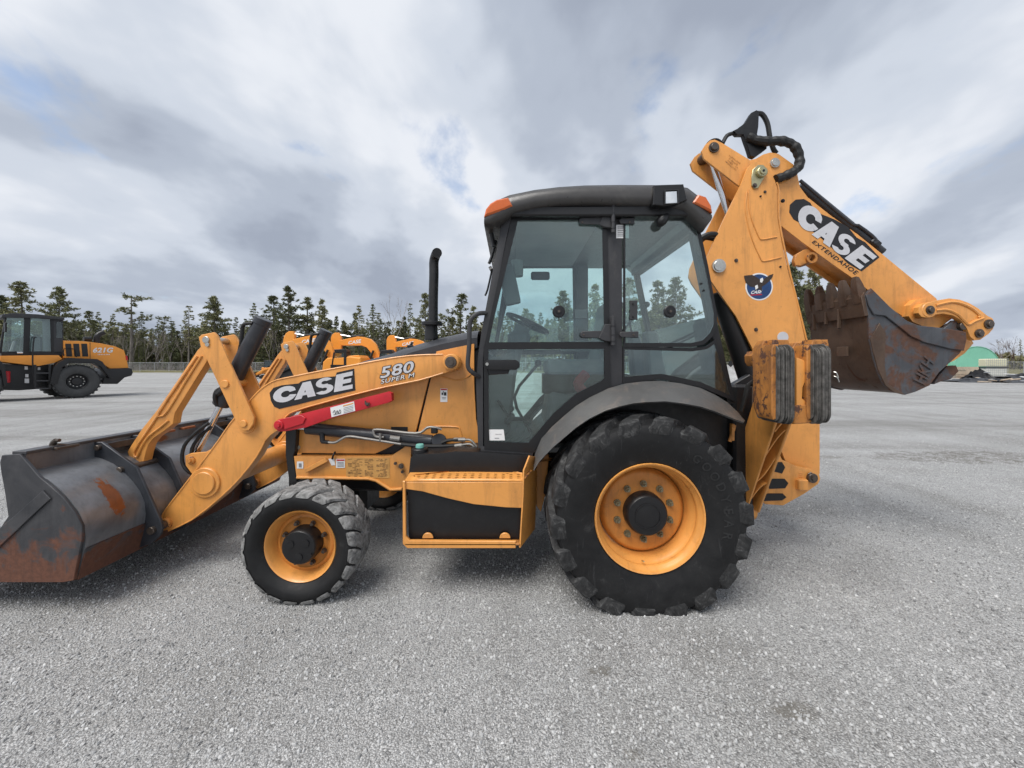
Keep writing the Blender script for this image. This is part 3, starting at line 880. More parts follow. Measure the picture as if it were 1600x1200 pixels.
# exhaust
e0 = P(675, 508, 3.30)
g = G().cyl(P(674, 531, 3.30), P(674, 505, 3.30), 0.058, 0.05, 20).cyl(P(675, 509, 3.30), P(675, 503, 3.30), 0.088, 0.088, 28, 0.004)
ex = part('exhaust_stack', g, 'plastic')
g = G().tube(px3([(677, 506, 3.3), (677, 470, 3.3), (678, 430, 3.3), (678, 410, 3.3), (680, 401, 3.28), (682, 396, 3.24), (683, 395, 3.19)]), 0.040, 18, 5)
part('exhaust_pipe', g, 'black', ex)

# bits on the panels
def bolt(px, py, Y, r=0.018, mat='bolt', parent=None, name='bolt', d=0.014):
    p = P(px, py, Y)
    return part(name, G().cyl(p + Vector((0, 0.004, 0)), p - Vector((0, d * 0.4, 0)), r, r, 18).cyl(p - Vector((0, d * 0.4, 0)), p - Vector((0, d, 0)), r * 0.62, r * 0.58, 6), mat, parent)
bolt(466, 699, YS, 0.018, 'zinc')
def sticker(name, pts, Y, mat='white', parent=None, t=0.0015):
    return part(name, G().ppx(pts, Y, Y - t, Y, 0), mat, parent)
def rect(x0, y0, x1, y1): return [(x0, y1), (x1, y1), (x1, y0), (x0, y0)]
st = sticker('warning_sticker', rect(688, 607, 699, 628), YS - 0.005)
sticker('print', rect(688.7, 607.6, 698.3, 609.6), YS - 0.007, 'red', st)
for (x0, y0, x1, y1) in ((690, 613.5, 692.5, 617), (693.5, 613, 697.5, 618), (692, 611.5, 693.5, 613), (690.5, 621, 697, 621.6), (691, 623, 696.5, 623.5)):
    sticker('print', rect(x0, y0, x1, y1), YS - 0.0075, 'ink', st)
st = sticker('number_sticker', rect(464, 721, 474, 732), 3.018)
sticker('print', rect(467, 724, 471, 730), 3.0155, 'grey_ink', st)
st = sticker('warning_sticker', rect(525, 717, 539, 731), 3.018)
sticker('print', rect(526, 718, 538, 720), 3.0155, 'red', st)
for k in range(4): sticker('print', rect(527, 722 + 2 * k, 537, 722.7 + 2 * k), 3.0155, 'grey_ink', st)
st = sticker('white_mark', [(513, 717), (522, 716), (524, 727), (518, 727)], 3.018)
M['chart'] = paint('faded_chart_film', (0.62, 0.33, 0.10), 0.5, 0.1, (0.35, 0.18, 0.05), 0.5, 8.0)
st = sticker('lubrication_chart', rect(541, 715, 609, 747), 3.0185, 'chart')
rr_ = random.Random(4)
for cx0, cx1 in ((544, 566), (570, 583), (588, 606)):
    y = 717.0
    while y < 745:
        x = cx0
        while x < cx1 - 2:
            w = rr_.uniform(1.5, 6)
            if rr_.random() < 0.72: sticker('print', rect(x, y, min(cx1, x + w), y + rr_.uniform(0.6, 1.5)), 3.0165, 'brown_ink', st)
            x += w + 1
        y += 2.2
g = G().box(P(494, 727, 3.0), (0.19, 0.02, 0.035), 0.004, Euler((0, -R(28), 0)))
part('tie_lug', g, 'orange')
part('frame_hook', G().tube(px3([(519, 717, 3.01), (521, 711, 3.0), (524, 706, 3.02)]), 0.007, 8, 2), 'plastic')
part('panel_slot', G().ppx(rect(611, 667, 637, 674), YS - 0.003, YS - 0.003, YS - 0.001, 0), 'plastic')
part('panel_ridge', G().tube(px3([(655, 676, YS - .006), (672, 667, YS - .006), (712, 667, YS - .006), (719, 672, YS - .006), (722, 690, YS - .006)]), 0.006, 6, 3), 'orange')
part('panel_ridge', G().tube(px3([(690, 588, YS - .006), (710, 594, YS - .006), (724, 592, YS - .006), (735, 585, YS - .006), (738, 575, YS - .006)]), 0.006, 6, 3), 'orange')
for (px, py, r) in ((618, 724, .012), (627, 728, .02), (629, 737, .012)):
    bolt(px, py, 3.0, r, 'bolt', d=0.02)

# ---- loader arms ----------------------------------------------------
YA = 2.95                                     # outer face of the near arm
DY = 1.03                                     # from the near arm to the far arm
arm = [(709, 556), (692, 554), (655, 555), (615, 559), (555, 570), (505, 579), (455, 589), (432, 594), (417, 601), (402, 613), (387, 630), (360, 661), (340, 690), (315, 723), (282, 766), (254, 803), (252, 814), (256, 826), (262, 830), (300, 812), (345, 776), (375, 746), (400, 714), (413, 690), (422, 680), (431, 674), (438, 671), (444, 656), (452, 647), (480, 637), (555, 617), (605, 605), (655, 595), (692, 584), (708, 579), (717, 573), (719, 564), (716, 558)]
def shifted(g, s):
    return g.shift((0, DY * s, 0)) if s else g
arms = []
for s in (0, 1):
    g = G().ppx(arm, YA, YA + 0.004, YA + 0.106, 0.007, 2)
    a = part('loader_arm', shifted(g, s), 'orange')
    arms.append(a)
    # rolled edge lips along the arm
    lip = [P(px, py, YA) + Vector((0, 0.006, 0)) for px, py in arm[1:17]]
    g = G().tube(lip, 0.0075, 6, 2)
    lip2 = [P(px, py, YA) + Vector((0, 0.006, 0)) for px, py in arm[18:24]]
    g.tube(lip2, 0.006, 6, 2)
    lip3 = [P(px, py - 1, YA) + Vector((0, 0.006, 0)) for px, py in arm[27:34]]
    g.tube(lip3, 0.006, 6, 2)
    part('edge_lip', shifted(g, s), 'orange', a)
    # pivot
    c = P(706, 566, YA)
    g = G().cyl(c + Vector((0, 0.05, 0)), c - Vector((0, 0.045, 0)), 0.068, 0.062, 28, 0.006)
    part('pivot_boss', shifted(g, s), 'orange', a)
    g = G().cyl(c - Vector((0, 0.02, 0)), c - Vector((0, 0.062, 0)), 0.044, 0.044, 24, 0.004).cyl(c - Vector((0, 0.06, 0)), c - Vector((0, 0.070, 0)), 0.028, 0.026, 6)
    part('pivot_pin', shifted(g, s), 'bolt', a)
    # boss of the cross tube
    c = P(321, 754, YA)
    g = G().cyl(c + Vector((0, 0.02, 0)), c - Vector((0, 0.012, 0)), 0.118, 0.114, 32, 0.004).cyl(c, c - Vector((0, 0.026, 0)), 0.088, 0.085, 32, 0.004)
    part('tube_boss', shifted(g, s), 'orange', a)
    # ear that carries the tilt cylinder rod
    ear = [(290, 712), (299, 708), (322, 706), (334, 700), (322, 730), (306, 745), (299, 738), (291, 727)]
    g = G().ppx(ear, YA + 0.02, YA + 0.012, YA + 0.04, 0.004)
    e = part('cylinder_ear', shifted(g, s), 'orange', a)
    c = P(299, 719, YA + 0.01)
    g = G().cyl(c + Vector((0, 0.15, 0)), c - Vector((0, 0.014, 0)), 0.030, 0.030, 20, 0.004).cyl(c - Vector((0, 0.01, 0)), c - Vector((0, 0.028, 0)), 0.018, 0.016, 6)
    part('ear_pin', shifted(g, s), 'orange_worn', a)
    # tip pin
    c = P(260, 818, YA)
    g = G().cyl(c + Vector((0, 0.13, 0)), c - Vector((0, 0.025, 0)), 0.045, 0.045, 20, 0.005)
    part('tip_bushing', shifted(g, s), 'orange_worn', a)
    # bell-crank plates
    def stadium(c0, c1, r0, r1, n=9):
        a0 = math.atan2(c1[1] - c0[1], c1[0] - c0[0])
        out = []
        for k in range(n): out.append((c0[0] + r0 * math.cos(a0 + math.pi / 2 + math.pi * k / (n - 1)), c0[1] + r0 * math.sin(a0 + math.pi / 2 + math.pi * k / (n - 1))))
        for k in range(n): out.append((c1[0] + r1 * math.cos(a0 - math.pi / 2 + math.pi * k / (n - 1)), c1[1] + r1 * math.sin(a0 - math.pi / 2 + math.pi * k / (n - 1))))
        return out
    link_pts = stadium((322.5, 532), (382, 661), 14.5, 13.0)
    link_pts = [(310, 527), (314, 523), (334, 519), (339, 524)] + [(397, 652), (396, 662), (389, 672), (381, 674), (374, 669), (370, 662)] + [(313, 541)]
    for yo in (2.905, 3.11):
        g = G().ppx(link_pts, 2.905, yo, yo + 0.022, 0.004)
        bl = part('bell_crank_plate', shifted(g, s), 'orange')
    for (q, r, m_) in (((322.5, 531), 0.026, 'zinc'), ((352, 600), 0.030, 'orange'), ((381, 662), 0.026, 'orange')):
        c = P(*q, 2.905)
        g = G().cyl(c - Vector((0, 0.012, 0)), c + Vector((0, 0.24, 0)), r, r, 20, 0.003)
        if m_ != 'orange': g.cyl(c + Vector((0.012, -0.01, -0.035)), c + Vector((0.012, 0.004, -0.035)), 0.016, 0.016, 12)
        part('crank_pin', shifted(g, s), m_)
    c = P(386, 665, YA)
    g = G().cyl(c + Vector((0, 0.02, 0)), c - Vector((0, 0.008, 0)), 0.062, 0.06, 24, 0.003)
    part('crank_boss', shifted(g, s), 'orange', a)
    # long cast bucket link
    bl_pts = [(318, 537), (330, 545), (322, 566), (297, 606), (273, 645), (271, 654), (270, 662), (255, 674), (240, 684), (232, 694), (227, 708), (224, 722), (220, 731), (213, 727), (202, 715), (199, 706), (205, 696), (222, 670), (246, 640), (283, 586), (308, 548)]
    g = G().ppx(bl_pts, 2.99, 2.99, 3.065, 0.006, 2)
    bk = part('bucket_link', shifted(g, s), 'orange')
    rib = [P(px, py, 2.985) for px, py in ((315, 556), (290, 596), (262, 642), (252, 650), (248, 645), (282, 594), (308, 556))]
    rib2 = [P(px, py, 2.985) for px, py in ((263, 657), (250, 668), (232, 682), (220, 700), (214, 714), (209, 706), (227, 678), (246, 650))]
    g = G().tube(rib, 0.008, 6, 2).tube(rib2, 0.008, 6, 2)
    part('cast_rib', shifted(g, s), 'orange', bk)
    worn_marks('cast_marks', [v + Vector((0, DY * s, 0)) for v in px3([(261, 628, 2.988), (303, 563, 2.988), (306.5, 565.5, 2.988), (264.5, 630.5, 2.988)])], M['orange_worn'], bk, 1, 22, 0.001, 3)
    # tilt cylinder
    g = G().cyl(P(345, 633, 3.05), P(411, 501, 3.05), 0.062, 0.062, 24, 0.006)
    tcyl = part('tilt_cylinder', shifted(g, s), 'cylinder')
    g = G().cyl(P(408, 507, 3.05), P(412.5, 498, 3.05), 0.066, 0.066, 24, 0.004)
    part('end_cap', shifted(g, s), 'cylinder', tcyl)
    g = G().cyl(P(302, 717, 3.05), P(347, 629, 3.05), 0.024, 0.024, 18)
    part('rod', shifted(g, s), 'chrome', tcyl)
    g = G().tube(px3([(395, 505, 3.0), (384, 506, 3.0), (379, 512, 3.02), (376, 540, 3.03), (367, 575, 3.04)]), 0.014, 8, 4).tube(px3([(345, 607, 3.0), (338, 612, 2.98), (336, 622, 2.98), (340, 634, 3.0)]), 0.016, 8, 3)
    g.cyl(P(340, 616, 2.98), P(352, 606, 2.99), 0.022, 0.022, 10)
    part('cylinder_pipe', shifted(g, s), 'hose', tcyl)
    g = G().tube(px3([(326, 661, 2.98), (306, 676, 2.97), (288, 697, 2.97), (285, 722, 2.97), (296, 738, 2.98), (312, 742, 3.06)]), 0.013, 8, 4).tube(px3([(330, 667, 3.0), (312, 682, 3.0), (301, 699, 3.0), (299, 712, 3.0)]), 0.013, 8, 4)
    part('hydraulic_hose', shifted(g, s), 'hose')
    # lift cylinder
    g = G().cyl(P(479, 669, 3.02), P(676, 689, 3.02), 0.046, 0.046, 24, 0.006).cyl(P(686, 689, 2.98), P(686, 689, 3.07), 0.058, 0.058, 24, 0.005)
    lc = part('lift_cylinder', shifted(g, s), 'cylinder')
    g = G().cyl(P(440, 664, 3.02), P(482, 669, 3.02), 0.022, 0.022, 16)
    part('rod', shifted(g, s), 'chrome', lc)
    g = G().tube(px3([(690, 671, 2.97), (680, 668, 2.96), (668, 668, 2.96), (650, 677, 2.96), (590, 671, 2.965), (584, 676, 2.965), (588, 682, 2.965), (600, 683, 2.965)]), 0.010, 8, 4)
    g.tube(px3([(512, 691, 2.96), (525, 691, 2.955), (543, 682, 2.955), (570, 685, 2.955), (627, 694, 2.96)]), 0.010, 8, 4)
    part('steel_pipe', shifted(g, s), 'pipe', lc)
    g = G().cyl(P(503, 677, 2.985), P(504, 690, 2.97), 0.020, 0.018, 10).cyl(P(503, 690, 2.97), P(513, 691, 2.96), 0.015, 0.015, 10)
    part('pipe_elbow', shifted(g, s), 'plastic', lc)
    part('port_block', shifted(G().box(P(679, 672, 2.97), (0.05, 0.04, 0.05), 0.006), s), 'plastic', lc)
    g = G().cyl(P(610, 684, 2.965), P(625, 686, 2.965), 0.020, 0.020, 10).cyl(P(594, 677, 2.955), P(594, 689, 2.955), 0.010, 0.010, 8).cyl(P(709, 687, 2.955), P(727, 687, 2.955), 0.017, 0.017, 8).cyl(P(708, 697, 2.955), P(722, 695, 2.955), 0.017, 0.017, 8)
    part('hose_fitting', shifted(g, s), 'pipe', lc)
    g = G().tube(px3([(690, 692, 2.95), (700, 688, 2.95), (716, 687, 2.95)]), 0.013, 8, 3).tube(px3([(627, 694, 2.96), (660, 697, 2.95), (690, 697, 2.95), (710, 696, 2.95)]), 0.015, 8, 3)
    part('hydraulic_hose', shifted(g, s), 'hose')
    g = G().tube(px3([(726, 687, 2.95), (736, 688, 2.93), (745, 698, 2.92)]), 0.009, 8, 3).tube(px3([(722, 695, 2.95), (735, 694, 2.93), (743, 701, 2.92)]), 0.009, 8, 3)
    part('steel_pipe', shifted(g, s), 'pipe')
c0 = P(321, 754, YA + 0.05)
part('cross_tube', G().cyl(c0, c0 + Vector((0, DY, 0)), 0.095, 0.095, 32), 'orange')
g = G()
rr_ = random.Random(2)
for k in range(4):
    a0 = P(402 + 5 * k, 690 - 3 * k, 3.2 + 0.05 * k)
    g.cyl(a0, a0 + Vector((0.12, 0.05, 0.06)), 0.014, 0.014, 8)
part('tube_fitting', g, 'zinc')
g = G().tube(px3([(425, 668, 3.2), (440, 672, 3.2), (432, 684, 3.25)]), 0.012, 8, 3).tube(px3([(415, 682, 3.3), (430, 672, 3.3), (446, 664, 3.3)]), 0.012, 8, 3)
part('hydraulic_hose', g, 'hose')

# decals of the near arm
a = arms[0]
lq = [(424, 636), (554, 612), (553, 579), (424, 603)]
def quad(pts, Y): return [P(px, py, Y) for px, py in pts]
back = [(423, 626), (421, 614), (427, 606), (440, 602), (467, 599), (470, 596), (483, 593), (510, 589), (524, 588), (526, 582), (553, 576), (555, 610), (520, 618), (462, 633), (436, 639), (428, 635)]
lg = part('maker_logo', G().ppx(back, YA, YA + 0.001, YA + 0.004, 0), 'ink', a)
def big_case(parent, bl, br, tr, tl, lift, sizes=(1.35, 1.0, 1.0, 1.0)):
    """heavy slab capitals drawn as polygons on the quadrilateral"""
    bl, br, tr, tl = [Vector(q) for q in (bl, br, tr, tl)]
    nrm = (br - bl).cross(tl - bl).normalized() * lift
    def put(pts, holes=()):
        return [bl * (1 - u) * (1 - w) + br * u * (1 - w) + tr * u * w + tl * (1 - u) * w + nrm for u, w in pts]
    def strip(outer, inner):
        t = bmesh.new()
        o = [t.verts.new(q) for q in put(outer)]; i = [t.verts.new(q) for q in put(inner)]
        for k in range(len(o) - 1): t.faces.new((o[k], o[k + 1], i[k + 1], i[k]))
        return t
    def poly(pts):
        t = bmesh.new(); t.faces.new([t.verts.new(q) for q in put(pts)]); return t
    def arc(cx, cy, rx, ry, a0, a1, n=14):
        return [(cx + rx * math.cos(R(a0 + (a1 - a0) * k / n)), cy + ry * math.sin(R(a0 + (a1 - a0) * k / n))) for k in range(n + 1)]
    def letter(shapes):
        g = G()
        for k_, t in enumerate(shapes):
            off_ = (br - bl).cross(tl - bl).normalized() * (0.0006 * k_)
            for v in t.verts: v.co += off_
            g._add(t)
        bmesh.ops.recalc_face_normals(g.bm, faces=g.bm.faces)
        return g.obj('logo_letter', M['silver'], parent)
    # C
    letter([strip(arc(.155, .5, .15, .5, 38, 322, 22), arc(.165, .5, .06, .2, 45, 315, 22)), poly([(.215, .58), (.29, .62), (.275, .80), (.20, .66)]), poly([(.20, .34), (.275, .20), (.30, .36), (.215, .42)])])
    # A
    letter([poly([(.27, 0), (.36, 0), (.455, .98), (.375, .98)]), poly([(.44, 0), (.54, 0), (.475, .98), (.375, .98)]), poly([(.34, .18), (.50, .18), (.49, .36), (.36, .36)])])
    # S
    letter([strip(arc(.645, .70, .105, .29, 25, 270, 16), arc(.645, .70, .035, .10, 40, 270, 16)), strip(arc(.645, .29, .115, .29, 90, -155, 16), arc(.645, .29, .035, .10, 90, -140, 16)), poly([(.615, .39), (.70, .39), (.69, .60), (.60, .60)])])
    # E
    letter([poly([(.765, 0), (.865, 0), (.895, 1), (.795, 1)]), poly([(.86, 0), (1.0, 0), (1.0, .24), (.865, .24)]), poly([(.875, .385), (.98, .385), (.985, .62), (.88, .62)]), poly([(.885, .76), (1.0, .76), (1.0, 1), (.89, 1)])])
big_case(lg, P(426, 632, YA - .001), P(551, 607, YA - .001), P(551, 580, YA - .001), P(426, 608, YA - .001), 0.0)
q580 = quad([(594, 592), (647, 581), (647, 563), (594, 574)], YA)
text_quad('580', 'number_outline', q580, M['ink'], a, 0.06, 0.03, 0.12, 1.05, 0.001)
text_quad('580', 'number_lettering', q580, M['silver'], a, 0.02, 0.03, 0.12, 1.05, 0.0025)
qs = quad([(595, 600), (648, 589), (648, 582), (595, 593)], YA)
text_quad('SUPER M', 'model_outline', qs, M['ink'], a, 0.055, 0.02, 0.15, 1.1, 0.001)
text_quad('SUPER M', 'model_lettering', qs, M['white'], a, 0.0, 0.02, 0.15, 1.1, 0.0025)

# red service strut clipped to the arm
red = [(430, 661), (436, 655), (450, 655), (457, 650), (606, 612), (612, 614), (613, 626), (608, 629), (520, 653), (478, 668), (445, 674), (436, 674), (430, 668)]
rs_ = part('service_strut', G().ppx(red, 2.905, 2.895, 2.955, 0.007, 2), 'red')
c = P(437, 664, 2.895)
part('strut_pivot', G().cyl(c + Vector((0, .02, 0)), c - Vector((0, .02, 0)), 0.038, 0.036, 20, 0.004).cyl(c - Vector((0, .02, 0)), c - Vector((0, .03, 0)), 0.018, 0.016, 12), 'red', rs_)
part('strut_clip', G().cyl(P(573, 631, 2.89), P(573, 631, 2.87), 0.012, 0.012, 10).tube(px3([(571, 626, 2.885), (571, 632, 2.88), (576, 634, 2.88), (577, 629, 2.885)]), 0.005, 6, 2), 'bolt', rs_)
part('strut_bracket', G().ppx([(438, 655), (470, 648), (478, 653), (474, 662), (445, 671)], 2.89, 2.885, 2.895, 0.003), 'red', rs_)
sk = part('paper_sticker', G().ppx([(518, 652), (555, 642), (553, 627), (516, 637)], 2.8925, 2.8925, 2.894, 0), 'white', rs_)
part('print', G().ppx([(536, 633.5), (552, 629.2), (552, 631), (536, 635.3)], 2.892, 2.891, 2.892, 0), 'orange', sk)
for k in range(4):
    part('print', G().ppx([(537, 637.5 + 2.4 * k), (552, 633.5 + 2.4 * k), (552, 634.2 + 2.4 * k), (537, 638.2 + 2.4 * k)], 2.892, 2.891, 2.892, 0), 'grey_ink', sk)
part('handwriting', G().tube(px3([(520, 645, 2.891), (523, 641, 2.891), (524, 647, 2.891), (527, 641, 2.891), (528, 646, 2.891), (531, 640, 2.891), (532, 645, 2.891), (521, 648, 2.891), (532, 645.5, 2.891)]), 0.0018, 5, 3), 'ink', sk)

# ---- loader bucket ----------------------------------------------------
YB0, YB1 = 2.42, 4.56
def bucket():
    shell_px = [(33, 710), (33, 741), (50, 745), (70, 754), (88, 768), (104, 785), (117, 803), (125, 822), (127, 842), (125, 860), (119, 882), (113, 903), (60, 905), (-20, 906), (-120, 908)]
    pts = [XZ(px, py, YB0) for px, py in shell_px]
    rows = []
    for y in np.linspace(YB0 + 0.012, YB1 - 0.012, 9):
        rows.append([Vector((x, y, z)) for x, z in pts])
    g = G().loft(rows, thick=0.016)
    b = part('loader_bucket', g, 'bucket_steel', ang=40)
    # top lip
    x, z = XZ(33, 710, YB0)
    part('top_lip', G().box((x - 0.02, (YB0 + YB1) / 2, z + 0.008), (0.09, YB1 - YB0 - 0.01, 0.02), 0.003), 'bucket_side', b)
    side = [(5, 711), (33, 709), (64, 745), (80, 758), (100, 776), (119, 800), (130, 821), (130, 842), (117, 906), (100, 909), (-20, 909), (-130, 912), (-130, 900), (-60, 872), (0, 828), (15, 806), (10, 770), (4, 738), (2, 722)]
    for y0, y1 in ((YB0 - 0.008, YB0 + 0.012), (YB1 - 0.012, YB1 + 0.008)):
        part('side_plate', G().ppx(side, YB0, y0, y1, 0.003), 'bucket_side', b)
    for y0, y1 in ((YB0 - 0.020, YB0 - 0.006), (YB1 + 0.006, YB1 + 0.020)):
        part('side_cutter', G().ppx([(72, 765), (84, 778), (60, 800), (0, 857), (-60, 905), (-128, 910), (-128, 902), (-60, 872), (0, 828), (30, 803)], YB0, y0, y1, 0.003), 'bucket_side', b)
    # wear strip along the heel
    strip = [XZ(px, py, YB0) for px, py in ((126, 858), (131, 859), (118, 908), (112, 907))]
    part('heel_strip', G().prism(strip, YB0 + 0.014, YB1 - 0.014, 0.002), 'bucket_side', b)
    part('cutting_edge', G().ppx([(-130, 906), (-60, 906), (-60, 913), (-145, 915)], YB0, YB0, YB1, 0.003), 'bucket_side', b)
    # hinge brackets
    br = [(149, 690), (163, 690), (217, 729), (254, 811), (257, 822), (254, 834), (240, 848), (219, 855), (212, 820), (205, 780), (185, 745), (149, 722)]
    for s in (0, 1):
        for yo in (2.83, 3.10):
            q = part('hinge_bracket', shifted(G().ppx(br, 2.85, yo, yo + 0.022, 0.003), s), 'bucket_dark', b)
        for (px, py, r) in ((160, 698, .02), (194, 733, .024), (243, 826, .028)):
            c = P(px, py, 2.85)
            part('bracket_pin', shifted(G().cyl(c + Vector((0, -0.045, 0)), c + Vector((0, 0.30, 0)), r, r, 16, 0.003), s), 'bolt', b)
        x, z = XZ(160, 698, 2.85)
        part('bracket_web', shifted(G().box((x + .03, 2.975, z + .0), (0.012, 0.25, 0.05), 0.002), s), 'bucket_dark', b)
    # hook welded on the lip
    c = P(98, 696, 2.62)
    g = G().tube([P(88, 688, 2.60), P(84, 691, 2.60), P(82, 696, 2.60), P(86, 700, 2.60)], 0.016, 8, 3).tube([P(88, 688, 2.6), P(93, 688, 2.6)], 0.012, 8, 0).box(P(100, 698, 2.64), (0.06, 0.14, 0.018), 0.003).cyl(P(88, 695, 2.6), P(106, 696, 2.66), 0.012, 0.012, 10)
    part('lift_hook', g, 'bolt', b)
    for y in (3.4, 3.62):
        x, z = XZ(33, 716, YB0)
        part('weld_tab', G().box((x + 0.035, y, z), (0.05, 0.13, 0.02), 0.003), 'rust_patch', b)
    return b
bucket()

# ---- step box and tank ------------------------------------------------
YT = 2.60
g = G().ppx([(640, 778), (690, 800), (740, 792), (817, 797), (817, 842), (638, 842)], 2.64, 2.64, 3.05, 0.02, 2)
part('fuel_tank', G().ppx([(636, 760), (817, 765), (817, 843), (638, 843)], 2.635, 2.635, 3.1, 0.02, 2), 'plastic')
tk = part('upper_tank', G().ppx([(638, 742), (641, 716), (646, 710), (690, 708), (712, 705), (740, 706), (828, 712), (826, 748), (740, 738), (690, 738)], 2.74, 2.74, 3.08, 0.012, 2), 'plastic')
c = P(656, 700, 2.82)
part('tank_cap', G().cyl(c - Vector((0, 0, .045)), c, 0.062, 0.062, 22, 0.006), 'plastic', tk)
part('cap_top', G().cyl(c, c + Vector((0, 0, 0.03)), 0.032, 0.028, 18, 0.005), 'teal', tk)
# stepped orange cover with punched tread
fr = [(632, 753), (817, 753), (817, 794), (790, 793), (740, 788), (700, 779), (660, 768), (632, 764)]
sb = part('step_cover', G().ppx(fr, YT, YT, YT + 0.012, 0.003), 'orange')
def tread_plate():
    """sheet with real holes: a perforated step sloping gently to the front edge"""
    xa, z0 = XZ(632, 752, YT); xb, _ = XZ(817, 752, YT)
    t = bmesh.new()
    nx, ny = 15, 5
    y0, y1 = YT, YT + 0.15
    def pt(u, v):
        return Vector((xa + (xb - xa) * u, y0 + (y1 - y0) * v, z0 + 0.002 + 0.004 * math.sin(math.pi * u) + 0.020 * v))
    for i in range(nx):
        for j in range(ny):
            u0, u1, v0, v1 = i / nx, (i + 1) / nx, j / ny, (j + 1) / ny
            if 0 < j < 4 and i > 0:
                cu, cv = (u0 + u1) / 2, (v0 + v1) / 2
                cor = [(u0, v0), (u1, v0), (u1, v1), (u0, v1)]
                mids = []
                out, inn = [], []
                for k in range(8):
                    aa = -3 * math.pi / 4 + math.pi / 4 * k
                    inn.append((cu + (u1 - u0) * 0.27 * math.cos(aa), cv + (v1 - v0) * 0.30 * math.sin(aa)))
                ring = [(u0, v0), (cu, v0), (u1, v0), (u1, cv), (u1, v1), (cu, v1), (u0, v1), (u0, cv)]
                o = [t.verts.new(pt(*q)) for q in ring]; n_ = [t.verts.new(pt(*q)) for q in inn]
                for k in range(8): t.faces.new((o[k], o[(k + 1) % 8], n_[(k + 1) % 8], n_[k]))
            else:
                t.faces.new([t.verts.new(pt(*q)) for q in ((u0, v0), (u1, v0), (u1, v1), (u0, v1))])
    bmesh.ops.remove_doubles(t, verts=t.verts, dist=1e-5)
    bmesh.ops.recalc_face_normals(t, faces=t.faces)
    r = bmesh.ops.solidify(t, geom=t.faces, thickness=0.006)
    g = G(); g._add(t)
    return g
part('step_tread', tread_plate(), 'orange', sb)
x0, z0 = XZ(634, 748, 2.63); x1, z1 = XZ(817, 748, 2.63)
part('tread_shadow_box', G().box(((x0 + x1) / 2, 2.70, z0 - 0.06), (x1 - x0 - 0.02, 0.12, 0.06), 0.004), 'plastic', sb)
# side frame of the step box
part('step_frame', G().ppx([(629, 752), (633, 752), (634, 838), (640, 845), (806, 846), (806, 857), (636, 857), (629, 850)], YT - 0.015, YT - 0.015, YT + 0.012, 0.004), 'orange', sb)
x0, z0 = XZ(632, 851, YT - 0.015); x1, _ = XZ(812, 851, YT - 0.015)
part('lower_step', G().box(((x0 + x1) / 2, YT + 0.05, z0), (x1 - x0, 0.13, 0.014), 0.004), 'orange_worn', sb)
for px in (668, 789):
    x, z = XZ(px, 842, YT)
    pts = [(x + 0.037 * math.cos(R(a_)), z + 0.037 * math.sin(R(a_))) for a_ in range(0, 181, 15)]
    part('retainer_tab', G().prism(pts, YT + 0.006, YT + 0.02, 0.003), 'orange', sb)
rows = [[P(813, 856, YT - .01), P(818, 775, YT - .01), P(819, 735, YT - .005), P(828, 712, YT + .02)], [P(836, 826, 2.75), P(838, 776, 2.75), P(838, 735, 2.75), P(836, 713, 2.75)], [P(832, 805, 2.95), P(834, 775, 2.95), P(834, 735, 2.95), P(833, 713, 2.95)]]
part('step_side_panel', G().loft(rows, thick=0.010), 'orange', sb)
part('panel_notch', G().tube(px3([(819, 748, 2.6), (824, 742, 2.62), (830, 735, 2.66)]), 0.007, 6, 2), 'orange_worn', sb)

# ---- cab ----------------------------------------------------------------
YD = 2.80; YDF = 2 * YC - YD
def cab_side(name, pts, mat, d=0.06, y=YD, bev=0.005, parent=None, sides=(0, 1)):
    out = []
    for s in sides:
        a_, b_ = sorted((ysd(y, s), ysd(y + d, s)))
        out.append(part(name, G().ppx(pts, YD, a_, b_, bev, 2), mat, parent))
    return out
base = part('cab', G().ppx([(752, 700), (834, 706), (842, 690), (880, 655), (920, 629), (980, 604), (1033, 599), (1095, 608), (1145, 634), (1140, 720), (900, 740), (760, 715)], YD, YD + 0.34, YDF - 0.34, 0.02), 'black', label='black steel operator cab with green tinted windows')
cab_side('sill', [(750, 697), (834, 702), (832, 713), (752, 709)], 'frame_grey', 0.08, YD - 0.01, parent=base)
cab_side('front_pillar', [(786, 336), (800, 336), (793, 365), (765, 508), (757, 540), (755, 560), (755, 700), (747, 700), (744, 600), (747, 555), (752, 520)], 'frame_grey', 0.07, YD - 0.005, parent=base)
cab_side('centre_pillar', [(948, 328), (972, 328), (973, 600), (949, 608)], 'frame_grey', 0.06, YD + 0.006, parent=base)
cab_side('roof_rail', [(786, 340), (800, 322), (1080, 318), (1090, 350), (1078, 345), (976, 338), (944, 338), (806, 342)], 'black', 0.07, YD - 0.002, parent=base)
cab_side('rear_pillar', [(1077, 340), (1090, 345), (1120, 492), (1152, 630), (1140, 632), (1110, 500)], 'black', 0.05, YD + 0.02, parent=base)
